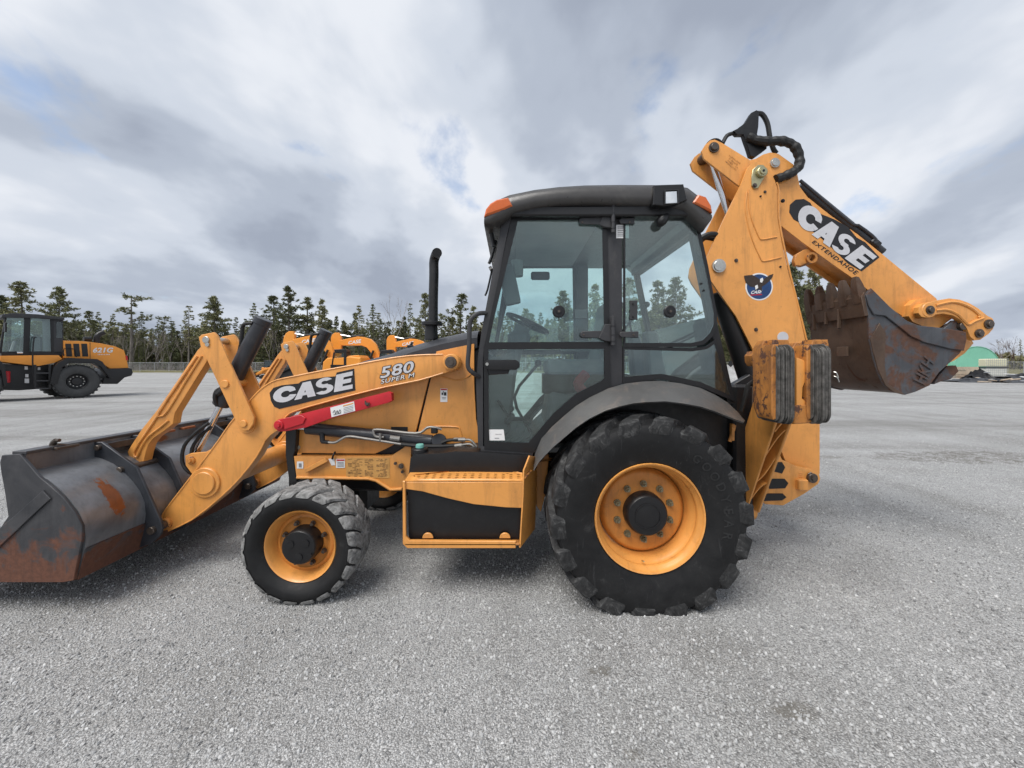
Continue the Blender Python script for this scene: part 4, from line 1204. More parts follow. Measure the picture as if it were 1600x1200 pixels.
# door
fr_out = [(756, 541), (952, 540), (953, 608), (940, 613), (905, 633), (870, 660), (845, 690), (834, 707), (757, 702)]
fr_in = [(763, 546), (944, 545), (944, 590), (938, 596), (900, 615), (865, 645), (840, 675), (826, 691), (764, 690)]
def ring(outer, inner, y0, y1):
    t = bmesh.new()
    lay = []
    for y in (y0, y1):
        lay.append(([t.verts.new((*XZ(px, py, YD)[:1], y, XZ(px, py, YD)[1])) for px, py in outer], [t.verts.new((*XZ(px, py, YD)[:1], y, XZ(px, py, YD)[1])) for px, py in inner]))
    n = len(outer)
    (o0, i0), (o1, i1) = lay
    for k in range(n):
        j = (k + 1) % n
        t.faces.new((o0[k], o0[j], i0[j], i0[k])); t.faces.new((o1[j], o1[k], i1[k], i1[j]))
        t.faces.new((o0[j], o0[k], o1[k], o1[j])); t.faces.new((i0[k], i0[j], i1[j], i1[k]))
    bmesh.ops.recalc_face_normals(t, faces=t.faces)
    g = G(); g._add(t); return g
for s in (0, 1):
    def sy(a_, b_):
        return sorted((ysd(a_, s), ysd(b_, s)))
    dr = part('door_frame', ring(fr_out, fr_in, *sy(YD - 0.012, YD + 0.012)), 'plastic', base)
    up_o = [(800, 337), (948, 334), (952, 540), (757, 541), (765, 500)]
    up_i = [(809, 345), (941, 343), (944, 534), (764, 535), (772, 497)]
    part('window_seal', ring(up_o, up_i, *sy(YD - 0.006, YD + 0.006)), 'plastic', base)
    part('door_window', G().ppx([(804, 340), (946, 337), (950, 538), (759, 539), (768, 497)], YD, *sy(YD - 0.001, YD + 0.004), 0), 'glass', base)
    part('lower_door_window', G().ppx(fr_in, YD, *sy(YD - 0.001, YD + 0.004), 0), 'glass', base)
    q_o = [(974, 330), (1078, 326), (1092, 352), (1106, 415), (1120, 490), (1120, 508), (1113, 526), (1100, 538), (1080, 542), (974, 542)]
    q_i = [(977, 336), (1073, 333), (1087, 358), (1101, 418), (1115, 490), (1115, 506), (1108, 521), (1097, 532), (1080, 536), (977, 536)]
    part('window_seal', ring(q_o, q_i, *sy(YD - 0.004, YD + 0.008)), 'plastic', base)
    part('rear_quarter_window', G().ppx(q_i, YD, *sy(YD - 0.006, YD - 0.001), 0), 'glass', base)
    l_o = [(973, 541), (1082, 544), (1104, 541), (1119, 530), (1150, 628), (1095, 605), (1034, 592), (973, 600)]
    l_i = [(976, 546), (1082, 549), (1106, 545), (1117, 537), (1142, 618), (1095, 597), (1034, 584), (976, 589)]
    part('window_seal', ring(l_o, l_i, *sy(YD + 0.002, YD + 0.014)), 'plastic', base)
    part('lower_quarter_window', G().ppx(l_i, YD, *sy(YD + 0.004, YD + 0.009), 0), 'glass', base)
# hardware on the near door
def strap(px0, px1, py0, py1, y0, y1):
    return G().ppx([(px0 + 3, py0), (px1, py0 - 1), (px1, py1 + 1), (px0 + 3, py1), (px0, py1 - 3), (px0, py0 + 3)], YD, y0, y1, 0.003)
for (y, xa, xb) in ((347, 904, 990), (523, 906, 996)):
    h = part('door_hinge', strap(xa, 944, y - 5, y + 5, YD - 0.026, YD - 0.012), 'frame_grey', base)
    part('hinge_strap', strap(966, xb, y - 4, y + 4, YD - 0.024, YD - 0.010).ppx([(934, y + 6), (944, y - 16), (957, y - 16), (957, y + 12), (942, y + 10)], YD, YD - 0.034, YD - 0.006, 0.004), 'frame_grey', h)
    c = P(958, y - 29, YD - 0.045); c2 = P(958, y + 17, YD - 0.045)
    part('hinge_barrel', G().cyl(c, c2, 0.0155, 0.0155, 14, 0.003), 'frame_grey', h)
    for k in (-14, 0, 10):
        part('barrel_ring', G().cyl(P(958, y + k, YD - 0.045), P(958, y + k + 1.2, YD - 0.045), 0.0175, 0.0175, 14), 'plastic', h)
    for px in (xa + 6, xb - 6): part('screw', G().cyl(P(px, y, YD - 0.024), P(px, y, YD - 0.031), 0.007, 0.006, 10), 'bolt', h)
hd_ = part('door_handle', G().ppx([(757, 566), (762, 562), (806, 562), (812, 566), (812, 574), (806, 578), (764, 578), (758, 574)], YD - 0.05, YD - 0.055, YD - 0.022, 0.010, 2).ppx([(760, 568), (800, 568), (794, 584), (764, 586)], YD, YD - 0.03, YD - 0.008, 0.004), 'plastic', base)
part('lock', G().cyl(P(761, 569, YD - 0.055), P(761, 569, YD - 0.062), 0.012, 0.011, 14), 'zinc', base)
for (px, py) in ((873, 487), (1046, 487)):
    c = P(px, py, YD)
    k_ = part('window_knob', G().cyl(c + Vector((0, .02, 0)), c - Vector((0, .016, 0)), 0.045, 0.045, 26, 0.006).cyl(c - Vector((0, .016, 0)), c - Vector((0, .022, 0)), 0.020, 0.018, 16), 'plastic', base)
    part('knob_screw', G().cyl(c - Vector((0, .022, 0)), c - Vector((0, .026, 0)), 0.010, 0.009, 10), 'bolt', k_)
lt = part('latch_plate', G().ppx(rect(983, 470, 995, 500), YD, YD - 0.018, YD - 0.007, 0.003), 'frame_grey', base)
for py in (475, 495): part('screw', G().cyl(P(989, py, YD - .018), P(989, py, YD - .024), 0.008, 0.007, 10), 'plastic', lt)
for (px, py) in ((1096, 443), (1100, 454)): part('screw', G().cyl(P(px, py, YD - .006), P(px, py, YD - .014), 0.008, 0.007, 10), 'plastic', base)
st = part('cab_sticker', G().ppx(rect(963, 351, 983, 372), YD, YD + 0.002, YD + 0.0045, 0), 'white', base)
for k in range(6): part('print', G().ppx(rect(965, 354 + 2.8 * k, 965 + rnd.uniform(8, 16), 355.2 + 2.8 * k), YD, YD + 0.0008, YD + 0.0015, 0), 'grey_ink', st)
st = part('paper_sticker', G().ppx([(765, 688), (789, 688), (787, 671), (764, 671)], YD, YD - 0.004, YD - 0.002, 0), 'white', base)
for (a_, b_, c_, d_) in ((774, 678, 784, 678.6), (773, 684, 780, 685)): part('print', G().ppx(rect(a_, b_, c_, d_), YD, YD - 0.0052, YD - 0.0045, 0), 'grey_ink', st)
part('grab_handle', G().tube(px3([(760, 489, 2.80), (748, 490, 2.76), (738, 496, 2.74), (734, 508, 2.74), (733, 540, 2.74), (731, 565, 2.74), (732, 575, 2.74), (738, 582, 2.75), (749, 589, 2.80)]), 0.0165, 12, 4), 'frame_grey', base)
part('mirror_arm', G().tube(px3([(1028, 354, 2.76), (1034, 345, 2.74), (1044, 336, 2.74)]), lambda u: 0.016 + 0.022 * math.sin(math.pi * u), 10, 4), 'plastic', base)
part('wiper_bracket', G().tube(px3([(764, 345, 2.86), (769, 372, 2.9), (772, 385, 2.9)]), 0.016, 8, 3).tube(px3([(775, 376, 2.95), (768, 402, 2.95), (764, 412, 2.95)]), 0.012, 8, 2).cyl(P(766, 423, 2.9), P(770, 421, 2.9), 0.03, 0.03, 10).tube(px3([(768, 425, 2.9), (762, 452, 2.9), (758, 462, 2.9)]), 0.008, 6, 2), 'plastic', base)

# roof
def roof():
    """sections across the cab, crowned, with a rounded and undercut near edge"""
    top = [(757, 333), (764, 321), (778, 312), (796, 305), (836, 297), (875, 292.5), (915, 290), (965, 289), (1022, 289), (1055, 290), (1078, 293), (1098, 301), (1109, 314), (1115, 330)]
    bot = [(756, 350), (766, 350), (782, 345), (802, 331), (836, 323), (871, 318.5), (915, 317), (965, 318), (1022, 320), (1050, 322), (1072, 327), (1092, 345), (1104, 358), (1112, 345)]
    Yr = 2.70
    rows = []
    ext = 2 * (YC - Yr)
    for (tx, ty), (bx, by) in zip(top, bot):
        xt, zt = XZ(tx, ty, Yr); zt = XZ(tx, ty, Yr + (0.07 if 775 < tx < 1090 else 0.0))[1]; xb, zb = XZ(bx, by, Yr)
        xm, zm = (xt + xb) / 2, (zt + zb) / 2
        row = []
        h = zt - zb
        half = [(0.16, xb, zb - 0.00), (0.05, xb, zb), (0.010, xb * .9 + xt * .1, zb + .12 * h), (0.0, xb * .7 + xt * .3, zb + .35 * h), (0.012, xb * .4 + xt * .6, zb + .68 * h), (0.035, xt, zb + .90 * h), (0.08, xt, zt), (0.25, xt, zt + 0.035), (0.5, xt, zt + 0.055)]
        for (dy, x, z) in half: row.append(Vector((x, Yr + dy, z)))
        for (dy, x, z) in half[::-1]: row.append(Vector((x, Yr + ext - dy, z)))
        rows.append(row)
    g = G().loft(rows, closed=True)
    bm_ = g.bm
    bmesh.ops.holes_fill(bm_, edges=[e for e in bm_.edges if e.is_boundary], sides=0)
    bmesh.ops.recalc_face_normals(bm_, faces=bm_.faces)
    return g
rf = part('cab_roof', roof(), 'roof', ang=50)
def blob(pts, Yr, y0, y1, bev): return G().ppx(pts, Yr, y0, y1, bev, 3)
for s in (0, 1):
    a_, b_ = (2.690, 2.84) if s == 0 else (2 * YC - 2.84, 2 * YC - 2.690)
    part('turn_signal', blob([(756, 338), (759, 326), (766, 317), (776, 311), (794, 307.5), (801, 321), (788, 327), (768, 334)], 2.69, a_, b_, 0.03), 'amber', rf)
    part('turn_signal', blob([(1083, 316), (1092, 303), (1104, 307), (1112, 320), (1114, 332), (1104, 326)], 2.69, a_, b_, 0.03), 'amber', rf)
wl = part('work_light_housing', blob([(1020, 320), (1022, 289), (1068, 287.5), (1074, 312), (1060, 318), (1040, 322)], 2.68, 2.678, 2.80, 0.012), 'plastic', rf)
part('work_light', G().ppx([(1040, 299), (1058, 298), (1059, 317), (1040, 318)], 2.66, 2.664, 2.69, 0.008, 2), 'lamp', wl)
part('work_light_bezel', G().tube([P(px, py, 2.668) for px, py in ((1039, 298), (1059, 297), (1060, 318), (1039, 319))], 0.007, 6, 0, True), 'plastic', wl)
part('roof_underside', G().ppx([(792, 337), (804, 322), (1075, 320), (1092, 337)], 2.74, 2.74, 2 * YC - 2.74, 0.01), 'black', rf)
part('roof_liner', G().ppx([(800, 335), (1080, 333), (1075, 345), (806, 347)], 2.85, 2.86, 2 * YC - 2.86, 0.01), 'liner', rf)

# cab cross members, front and rear glazing, interior
def xbar(name, a_, b_, w, h, mat, parent=None):
    """beam across the cab at the (px, py) of the near side"""
    x, z = XZ(a_, b_, YD)
    return part(name, G().box((x, YC, z), (w, YDF - YD - 0.02, h), 0.008), mat, parent or base)
xbar('front_header', 797, 350, 0.09, 0.10, 'frame_grey'); xbar('rear_header', 1086, 352, 0.08, 0.10, 'frame_grey')
xbar('cowl', 754, 560, 0.06, 0.10, 'frame_grey')
x0, z0 = XZ(754, 560, YD); x1, z1 = XZ(752, 706, YD)
part('firewall', G().box(((x0 + x1) / 2 + 0.02, YC, (z0 + z1) / 2), (0.03, YDF - YD - 0.1, abs(z0 - z1)), 0.005), 'interior', base)
xa, za = XZ(797, 345, YD); xb, zb = XZ(758, 545, YD)
part('windscreen', G().loft([[Vector((xa, YD + 0.05, za)), Vector((xa, YDF - 0.05, za))], [Vector((xb, YD + 0.05, zb)), Vector((xb, YDF - 0.05, zb))]], thick=0.006), 'glass', base)
xa, za = XZ(1086, 350, YD); xm, zm = XZ(1118, 492, YD); xb, zb = XZ(1146, 622, YD)
part('lower_rear_window', G().loft([[Vector((xm, YD + 0.05, zm)), Vector((xm, YDF - 0.05, zm))], [Vector((xb, YD + 0.05, zb)), Vector((xb, YDF - 0.05, zb))]], thick=0.006), 'glass', base)
fl0 = XZ(752, 704, YD); fl1 = XZ(905, 704, YD)
part('cab_floor', G().box(((fl0[0] + fl1[0]) / 2, YC, fl0[1]), (fl1[0] - fl0[0], YDF - YD - 0.04, 0.04), 0.005), 'mat', base)
for k in range(7):
    part('mat_rib', G().tube([Vector((-0.12 + 0.06 * k, 2.95 + 0.02 * k, fl0[1] + 0.022)), Vector((-0.05 + 0.07 * k, 3.3, fl0[1] + 0.022)), Vector((-0.02 + 0.08 * k, 4.0, fl0[1] + 0.022))], 0.006, 6, 4), 'mat', base)
# rear deck inside
x0, z0 = XZ(960, 612, YD); x1, _ = XZ(1140, 612, YD)
part('rear_deck', G().box(((x0 + x1) / 2, YC, z0 - 0.14), (x1 - x0, 0.74, 0.26), 0.02), 'seat', base)
# steering column and wheel
cs = Vector((0.10, YC, 1.30))
sc_ = part('steering_column', G().tube([Vector((-0.14, YC, 1.0)), Vector((-0.04, YC, 1.45)), Vector((0.05, YC, 1.80)), Vector((0.10, YC, 1.92))], 0.07, 12, 3).box((0.06, YC, 1.80), (0.20, 0.22, 0.14), 0.03), 'interior', base)
ax = Vector((0.42, 0, 0.91)).normalized()
q = ax.to_track_quat('Z', 'Y').to_matrix()
cw = Vector((0.14, YC, 1.95))
ringp = [cw + q @ Vector((0.20 * math.cos(2 * math.pi * k / 28), 0.20 * math.sin(2 * math.pi * k / 28), 0)) for k in range(28)]
g = G().tube(ringp, 0.016, 8, 0, True)
for k in range(3):
    aa = 0.6 + 2.094 * k
    g.cyl(cw, cw + q @ Vector((0.2 * math.cos(aa), 0.2 * math.sin(aa), 0)), 0.013, 0.011, 8)
g.cyl(cw - q @ Vector((0, 0, .03)), cw + q @ Vector((0, 0, .02)), 0.05, 0.045, 14)
part('steering_wheel', g, 'plastic', base)
part('front_console', G().hexa([(-0.20, YC - .28, 0.98), (-0.02, YC - .24, 0.98), (-0.02, YC + .24, 0.98), (-0.20, YC + .28, 0.98), (-0.22, YC - .30, 1.62), (0.06, YC - .2, 1.70), (0.06, YC + .2, 1.70), (-0.22, YC + .30, 1.62)], 0.03), 'interior', base)
# seat on its pedestal
part('seat_pedestal', G().hexa([(0.26, YC - .26, 0.98), (0.62, YC - .26, 0.98), (0.62, YC + .26, 0.98), (0.26, YC + .26, 0.98), (0.32, YC - .2, 1.34), (0.60, YC - .2, 1.34), (0.60, YC + .2, 1.34), (0.32, YC + .2, 1.34)], 0.03), 'interior', base)
part('seat_bellows', G().tube([Vector((0.46, YC, 1.32)), Vector((0.46, YC, 1.50))], 0.19, 16, 0), 'plastic', base)
seat = part('seat_cushion', G().box((0.56, YC, 1.56), (0.52, 0.50, 0.13), 0.045, None, 3), 'seat', base)
part('seat_backrest', G().box((0.84, YC, 1.86), (0.13, 0.48, 0.55), 0.05, Euler((0, R(10), 0)), 3), 'seat', seat)
for s in (-1, 1): part('armrest', G().box((0.66, YC + s * 0.30, 1.74), (0.36, 0.08, 0.07), 0.025, None, 2), 'seat', seat)
part('safety_belt', G().tube([Vector((0.62, YC - .26, 1.50)), Vector((0.55, YC - .29, 1.42)), Vector((0.60, YC - .28, 1.34))], 0.045, 8, 3), 'red', seat)
# side console with gear lever
part('side_console', G().box((0.72, 4.0, 1.36), (0.55, 0.24, 0.55), 0.03), 'interior', base)
part('gear_lever', G().tube([Vector((0.16, 3.30, 1.0)), Vector((0.02, 3.28, 1.30)), Vector((0.22, 3.26, 1.58))], 0.013, 8, 3).ball((0.22, 3.26, 1.59), 0.03), 'plastic', base)
part('pedal', G().box((-0.02, 3.2, 1.13), (0.05, 0.12, 0.10), 0.01, Euler((0, R(35), 0))).tube([Vector((-0.02, 3.2, 1.13)), Vector((-0.12, 3.2, 1.28))], 0.012, 8, 0), 'plastic', base)
part('pedal', G().box((-0.02, 3.75, 1.13), (0.05, 0.12, 0.10), 0.01, Euler((0, R(35), 0))).tube([Vector((-0.02, 3.75, 1.13)), Vector((-0.12, 3.75, 1.28))], 0.012, 8, 0), 'plastic', base)
for k, y in enumerate((3.28, 3.70)):
    part('control_tower', G().hexa([(1.16, y - .08, 1.3), (1.34, y - .08, 1.3), (1.34, y + .08, 1.3), (1.16, y + .08, 1.3), (1.12, y - .06, 1.86), (1.22, y - .06, 1.86), (1.22, y + .06, 1.86), (1.12, y + .06, 1.86)], 0.02), 'interior', base)
    part('control_lever', G().tube([Vector((1.16, y, 1.85)), Vector((1.13, y, 2.0)), Vector((1.15, y, 2.08))], 0.01, 8, 2).ball((1.15, y, 2.09), 0.026), 'plastic', base)
# instrument pod on the far front pillar, inside mirror, washer bottle
part('instrument_pod', G().box((-0.02, 2.93, 2.18), (0.12, 0.09, 0.30), 0.025, Euler((0, R(-12), 0)), 2), 'interior', base)
part('cup_holder', G().cyl((0.04, 2.98, 2.26), (0.04, 2.98, 2.38), 0.045, 0.05, 14), 'seat', base)
part('interior_mirror', G().box((0.30, 4.08, 2.52), (0.20, 0.03, 0.09), 0.02), 'plastic', base)
st = part('cab_sticker', G().box((0.735, 4.095, 2.12), (0.13, 0.002, 0.09), 0), 'liner', base)
part('crank_window_rod', G().tube([Vector((0.75, 4.0, 1.72)), Vector((1.0, 3.96, 1.78)), Vector((1.24, 3.9, 2.06))], 0.012, 8, 3), 'interior', base)

# ---- rear fenders -------------------------------------------------------
upc = [(832, 728), (836, 708), (846, 685), (862, 667), (881, 650), (900, 634), (921, 621), (950, 607), (979, 599), (1006, 596), (1033, 595), (1064, 599), (1094, 606), (1118, 617), (1137, 629), (1152, 643), (1163, 658)]
loc_ = [(835, 734), (842, 722), (852, 711), (864, 699), (880, 685), (900, 668), (921, 654), (945, 642), (968, 635), (990, 630), (1012, 628), (1040, 627), (1066, 630), (1094, 635), (1116, 642), (1138, 651), (1162, 660)]
for s in (0, 1):
    rows = [[], [], [], []]
    for (ua, ub), (la, lb) in zip(upc, loc_):
        a3 = P(ua, ub, 2.78); b3 = P(la, lb, 2.56)
        mid = a3 * 0.45 + b3 * 0.55 + Vector((0, -0.010, 0.010))
        c3 = Vector((b3.x, b3.y + 0.012, b3.z - 0.010))
        for r_, v in zip(rows, (a3, mid, b3, c3)):
            r_.append(Vector((v.x, ysd(v.y, s), v.z)))
    f = part('fender', G().loft(rows, thick=0.008), 'fender', ang=60)
    rows = [[], []]
    for (ua, ub) in upc:
        a3 = P(ua, ub, 2.78)
        rows[0].append(Vector((a3.x, ysd(2.78, s), a3.z - 0.01))); rows[1].append(Vector((a3.x, ysd(3.06, s), a3.z + 0.0)))
    part('wheel_arch_liner', G().loft(rows, thick=0.01), 'black', f)
part('arch_wall', G().ppx([(834, 712), (850, 688), (900, 640), (960, 610), (1033, 601), (1100, 612), (1150, 645), (1160, 720), (1140, 800), (860, 800)], 3.07, 3.075, 3.10, 0.005), 'black', base)
part('arch_bracket', G().box(P(1144, 675, 2.72), (0.02, 0.03, 0.12), 0.003).cyl(P(1140, 690, 2.72), P(1148, 664, 2.72), 0.012, 0.012, 8), 'orange_worn')
part('inner_orange_frame', G().ppx([(838, 720), (852, 706), (858, 712), (852, 775), (845, 800), (838, 790)], 2.95, 2.95, 3.06, 0.005), 'orange')
# ---- backhoe at the rear --------------------------------------------------
YBM = 3.33
boom_pts = [(1168, 262), (1174, 256), (1180, 253), (1188, 253), (1196, 257), (1203, 266), (1211, 282), (1215, 296), (1215, 340), (1222, 380), (1233, 430), (1243, 462), (1258, 530), (1272, 605), (1281, 661), (1281, 740), (1262, 760), (1240, 752), (1215, 690), (1192, 600), (1178, 549), (1150, 494), (1122, 455), (1106, 432), (1101, 421), (1103, 406), (1130, 345), (1159, 286)]
bo = part('boom', G().ppx(boom_pts, YBM, YBM, YBM + 0.022, 0.005, 2), 'orange')
part('boom_far_plate', G().ppx(boom_pts, YBM, 2 * YC - YBM - 0.022, 2 * YC - YBM, 0.005, 2), 'orange', bo)
# inner box of the boom
part('boom_core', G().ppx([(1178, 300), (1205, 300), (1208, 345), (1225, 430), (1250, 530), (1272, 661), (1270, 730), (1235, 735), (1195, 600), (1180, 549), (1160, 494), (1150, 420)], YBM, YBM + 0.03, 2 * YC - YBM - 0.03, 0.01), 'orange', bo)
# pressed recess outlines at the top of the boom
for pts_ in ([(1167, 300), (1165, 320), (1168, 345), (1176, 375), (1188, 402), (1194, 408), (1221, 402)], [(1170, 296), (1171, 325), (1176, 346), (1186, 370), (1192, 374), (1214, 370)]):
    part('pressed_ridge', G().tube([P(px, py, YBM - 0.002) for px, py in pts_], 0.0065, 6, 3), 'orange', bo)
part('pressed_ridge', G().tube([P(px, py, YBM + 0.002) for px, py in ((1213, 285), (1217, 297), (1217, 340), (1224, 380), (1235, 430), (1260, 530), (1274, 605))], 0.008, 6, 2), 'orange', bo)
# pins and bolts
kp = part('pin_keeper', G().ppx([(1174, 275), (1176, 265), (1184, 258), (1192, 258), (1198, 264), (1197, 272), (1184, 294), (1178, 295), (1174, 290)], YBM - 0.006, YBM - 0.012, YBM - 0.001, 0.002), 'brass', bo)
c = P(1187.5, 271, YBM)
part('pin', G().cyl(c - Vector((0, .01, 0)), c - Vector((0, .04, 0)), 0.045, 0.043, 24, 0.004).cyl(c - Vector((0, .04, 0)), c - Vector((0, .05, 0)), 0.028, 0.027, 20), 'brass', kp)
part('grease_hole', G().cyl(c - Vector((0, .05, 0)), c - Vector((0, .0515, 0)), 0.011, 0.011, 12), 'plastic', kp)
bolt(1179, 290, YBM - .01, 0.02, 'bolt', kp)
c = P(1122, 416, YBM)
part('cylinder_pin', G().cyl(c, c - Vector((0, .02, 0)), 0.058, 0.058, 28).cyl(c - Vector((0, .018, 0)), c - Vector((0, .028, 0)), 0.048, 0.046, 28, 0.002).cyl(c - Vector((0, .028, 0)), c - Vector((0, .0295, 0)), 0.007, 0.007, 8), 'zinc', bo)
for (px, py, r, m_) in ((1150, 407, .016, 'bolt'), (1181, 515, .016, 'bolt'), (1195, 300, .012, 'bolt'), (1188, 307, .008, 'plastic'), (1219, 417, .009, 'plastic'), (1223, 314, .016, 'plastic')):
    bolt(px, py, YBM, r, m_, bo)
c = P(1223, 527, YBM)
part('silver_sticker', G().cyl(c, c - Vector((0, .003, 0)), 0.048, 0.048, 28), 'silver', bo)
# round eagle emblem
ce = P(1186, 448, YBM)
def disc(r, y0, y1, dx=0, dz=0): return G().cyl(ce + Vector((dx, -y0, dz)), ce + Vector((dx, -y1, dz)), r, r, 40)
em = part('eagle_emblem', disc(0.119, 0.0, 0.0015), 'white', bo)
part('emblem_field', disc(0.107, 0.0015, 0.003), 'navy', em)
def flat(name, pts, y, mat, parent): return part(name, G().ppx(pts, YBM, YBM - y - 0.001, YBM - y, 0), mat, parent)
flat('eagle_wings', [(1162, 431), (1175, 429.5), (1183, 434), (1187, 437), (1193, 436), (1202, 430), (1208, 428), (1206, 434), (1201, 440), (1195, 445), (1190, 448), (1190, 455), (1185, 452), (1180, 455), (1179, 449), (1172, 448), (1165, 442), (1163, 436)], 0.0035, 'eagle', em)
flat('eagle_head', [(1187, 436), (1191, 434), (1192, 438), (1190, 442), (1187, 441)], 0.005, 'white', em)
flat('eagle_tail', [(1179, 447), (1183, 445), (1184, 450), (1180, 453)], 0.005, 'white', em)
flat('emblem_bar', [(1172, 460.5), (1190, 459.5), (1190, 461), (1172, 462)], 0.0035, 'red', em)
text_quad('CASE', 'emblem_lettering', quad([(1173, 459.5), (1190, 458), (1191, 453), (1174, 454.5)], YBM - 0.0035), M['white'], em, 0.03, None, 0.2, 1.0, 0.001)

# boom cylinder and crowd cylinder
bc = part('boom_cylinder', G().cyl(P(1196, 668, 3.45), P(1126, 455, 3.45), 0.088, 0.088, 24, 0.01), 'black')
part('rod', G().cyl(P(1130, 468, 3.45), P(1121, 420, 3.45), 0.04, 0.04, 18), 'chrome', bc)
cc = part('crowd_cylinder', G().cyl(P(1143, 350, 3.49), P(1205, 560, 3.49), 0.062, 0.062, 20), 'black')
part('rod', G().cyl(P(1110, 246, 3.49), P(1146, 360, 3.49), 0.027, 0.027, 18), 'chrome', cc)
# dipper
YDP = 3.375
dip = [(1096, 236), (1103, 225), (1110, 219), (1117, 218), (1128, 223), (1172, 250), (1181, 248), (1193, 241), (1204, 238), (1216, 240), (1240, 257), (1246, 272), (1250, 292), (1262, 308), (1300, 338), (1340, 366), (1375, 394), (1420, 431), (1463, 466), (1470, 480), (1466, 505), (1445, 507), (1415, 497), (1392, 482), (1366, 461), (1340, 440), (1300, 412), (1253, 378), (1217, 350), (1195, 325), (1170, 300), (1150, 287), (1118, 262), (1100, 248)]
dp = part('dipper', G().ppx(dip, YDP, YDP, YDP + 0.02, 0.004, 2), 'orange')
part('dipper_far_plate', G().ppx(dip, YDP, 2 * YC - YDP - 0.02, 2 * YC - YDP, 0.004, 2), 'orange', dp)
inn = [(1180, 256), (1204, 244), (1235, 262), (1246, 296), (1258, 312), (1375, 400), (1458, 470), (1460, 500), (1418, 490), (1340, 432), (1253, 370), (1217, 342), (1180, 300)]
part('dipper_box', G().ppx(inn, YDP, YDP + 0.02, 2 * YC - YDP - 0.02, 0.004), 'orange', dp)
c = P(1115, 231, YDP)
part('dipper_pin', G().cyl(c + Vector((0, .28, 0)), c - Vector((0, .012, 0)), 0.045, 0.045, 24).cyl(c - Vector((0, .012, 0)), c - Vector((0, .03, 0)), 0.033, 0.031, 22, 0.003), 'bolt', dp)
part('rod_eye', G().cyl(P(1115, 231, 3.42), P(1115, 231, 3.56), 0.075, 0.075, 24), 'black', dp)
c = P(1210, 255, YDP)
part('dipper_bolt', G().cyl(c, c - Vector((0, .012, 0)), 0.042, 0.042, 22).cyl(c - Vector((0, .012, 0)), c - Vector((0, .02, 0)), 0.033, 0.031, 20), 'zinc', dp)
worn_marks('worn_marks', quad([(1132, 253), (1150, 268), (1158, 254), (1140, 241)], YDP - 0.001), M['orange_worn'], dp, 4, 9, 0.001, 5)
# extension cylinder lying on the dipper's back
xc = part('extension_cylinder', G().cyl(P(1326, 352, 3.44), P(1378, 394, 3.44), 0.036, 0.036, 16).cyl(P(1250, 290, 3.44), P(1328, 354, 3.44), 0.042, 0.042, 18, 0.004), 'cylinder', dp)
part('guard_tube', G().tube(px3([(1250, 282, 3.40), (1290, 316, 3.40), (1331, 350, 3.40), (1340, 352, 3.40), (1362, 368, 3.40), (1370, 378, 3.40), (1364, 380, 3.40)]), 0.014, 8, 2), 'cylinder', dp)
part('end_block', G().box(P(1366, 380, 3.42), (0.09, 0.06, 0.06), 0.01, Euler((0, R(40), 0))), 'black', dp)
# lock-pin lug under the dipper
lgx = part('dipper_lug', G().ppx([(1240, 407), (1243, 398), (1254, 391), (1264, 388), (1271, 396), (1262, 410), (1250, 416), (1242, 415)], YDP + .03, YDP + 0.02, YDP + 0.06, 0.004), 'orange_worn', dp)
c = P(1265, 404, YDP + .03)
part('lug_tube', G().lathe([(0.030, 0.12), (0.048, 0.12), (0.048, -0.03), (0.030, -0.03), (0.030, 0.12)], c, 22), 'orange_worn', dp)
# logo on the dipper
def alongq(px0, py0, px1, py1, h0, h1):
    """band between two baseline points, h0..h1 pixels to its upper side"""
    d = Vector((px1 - px0, py1 - py0)).normalized(); n_ = Vector((d.y, -d.x))
    f = lambda p, h: P(p[0] + n_.x * h, p[1] + n_.y * h, YDP - 0.001)
    return f((px0, py0), h0), f((px1, py1), h0), f((px1, py1), h1), f((px0, py0), h1)
bkp = [(1240, 343), (1233, 332), (1234, 320), (1243, 312), (1256, 311), (1266, 317), (1272, 328), (1284, 335), (1306, 344), (1325, 355), (1338, 371), (1352, 379), (1374, 402), (1346, 424), (1325, 412), (1290, 378), (1262, 355)]
lg2 = part('maker_logo', G().ppx(bkp, YDP, YDP - 0.002, YDP + 0.001, 0), 'ink', dp)
bl, br_, tr, tl = P(1240, 346, YDP - .004), P(1344, 421, YDP - .004), P(1370, 401, YDP - .004), P(1258, 312, YDP - .004)
big_case(lg2, bl, br_, tr, tl, 0.0)
text_quad('EXTENDAHOE', 'model_lettering', quad([(1268, 379), (1338, 431), (1342, 425), (1271, 374)], YDP - .001), M['ink'], dp, 0.02, None, 0.3, 1.15, 0.001)
# hose guide and hoses at the knuckle
hg = part('hose_guide', G().ppx([(1144, 206), (1150, 203), (1162, 194), (1172, 178), (1180, 174), (1184, 176), (1183, 200), (1181, 212), (1196, 228), (1196, 234), (1178, 247), (1171, 245), (1167, 232), (1163, 221), (1160, 212), (1150, 212)], 3.44, 3.42, 3.47, 0.008, 2), 'plastic', dp)
part('hydraulic_hose', G().tube(px3([(1129, 224, 3.45), (1136, 212, 3.45), (1146, 208, 3.45)]), 0.018, 8, 3), 'hose', dp)
part('hydraulic_hose', G().tube(px3([(1182, 177, 3.45), (1191, 179, 3.45), (1199, 193, 3.45), (1203, 215, 3.45), (1208, 232, 3.45), (1213, 240, 3.45)]), 0.02, 8, 4), 'hose', dp)
hp = px3([(1168, 214, 3.42), (1182, 219, 3.40), (1200, 221, 3.38), (1216, 220, 3.36), (1232, 223, 3.35), (1243, 231, 3.34), (1249, 246, 3.34), (1248, 260, 3.34), (1239, 269, 3.34), (1226, 275, 3.345), (1212, 280, 3.35)])
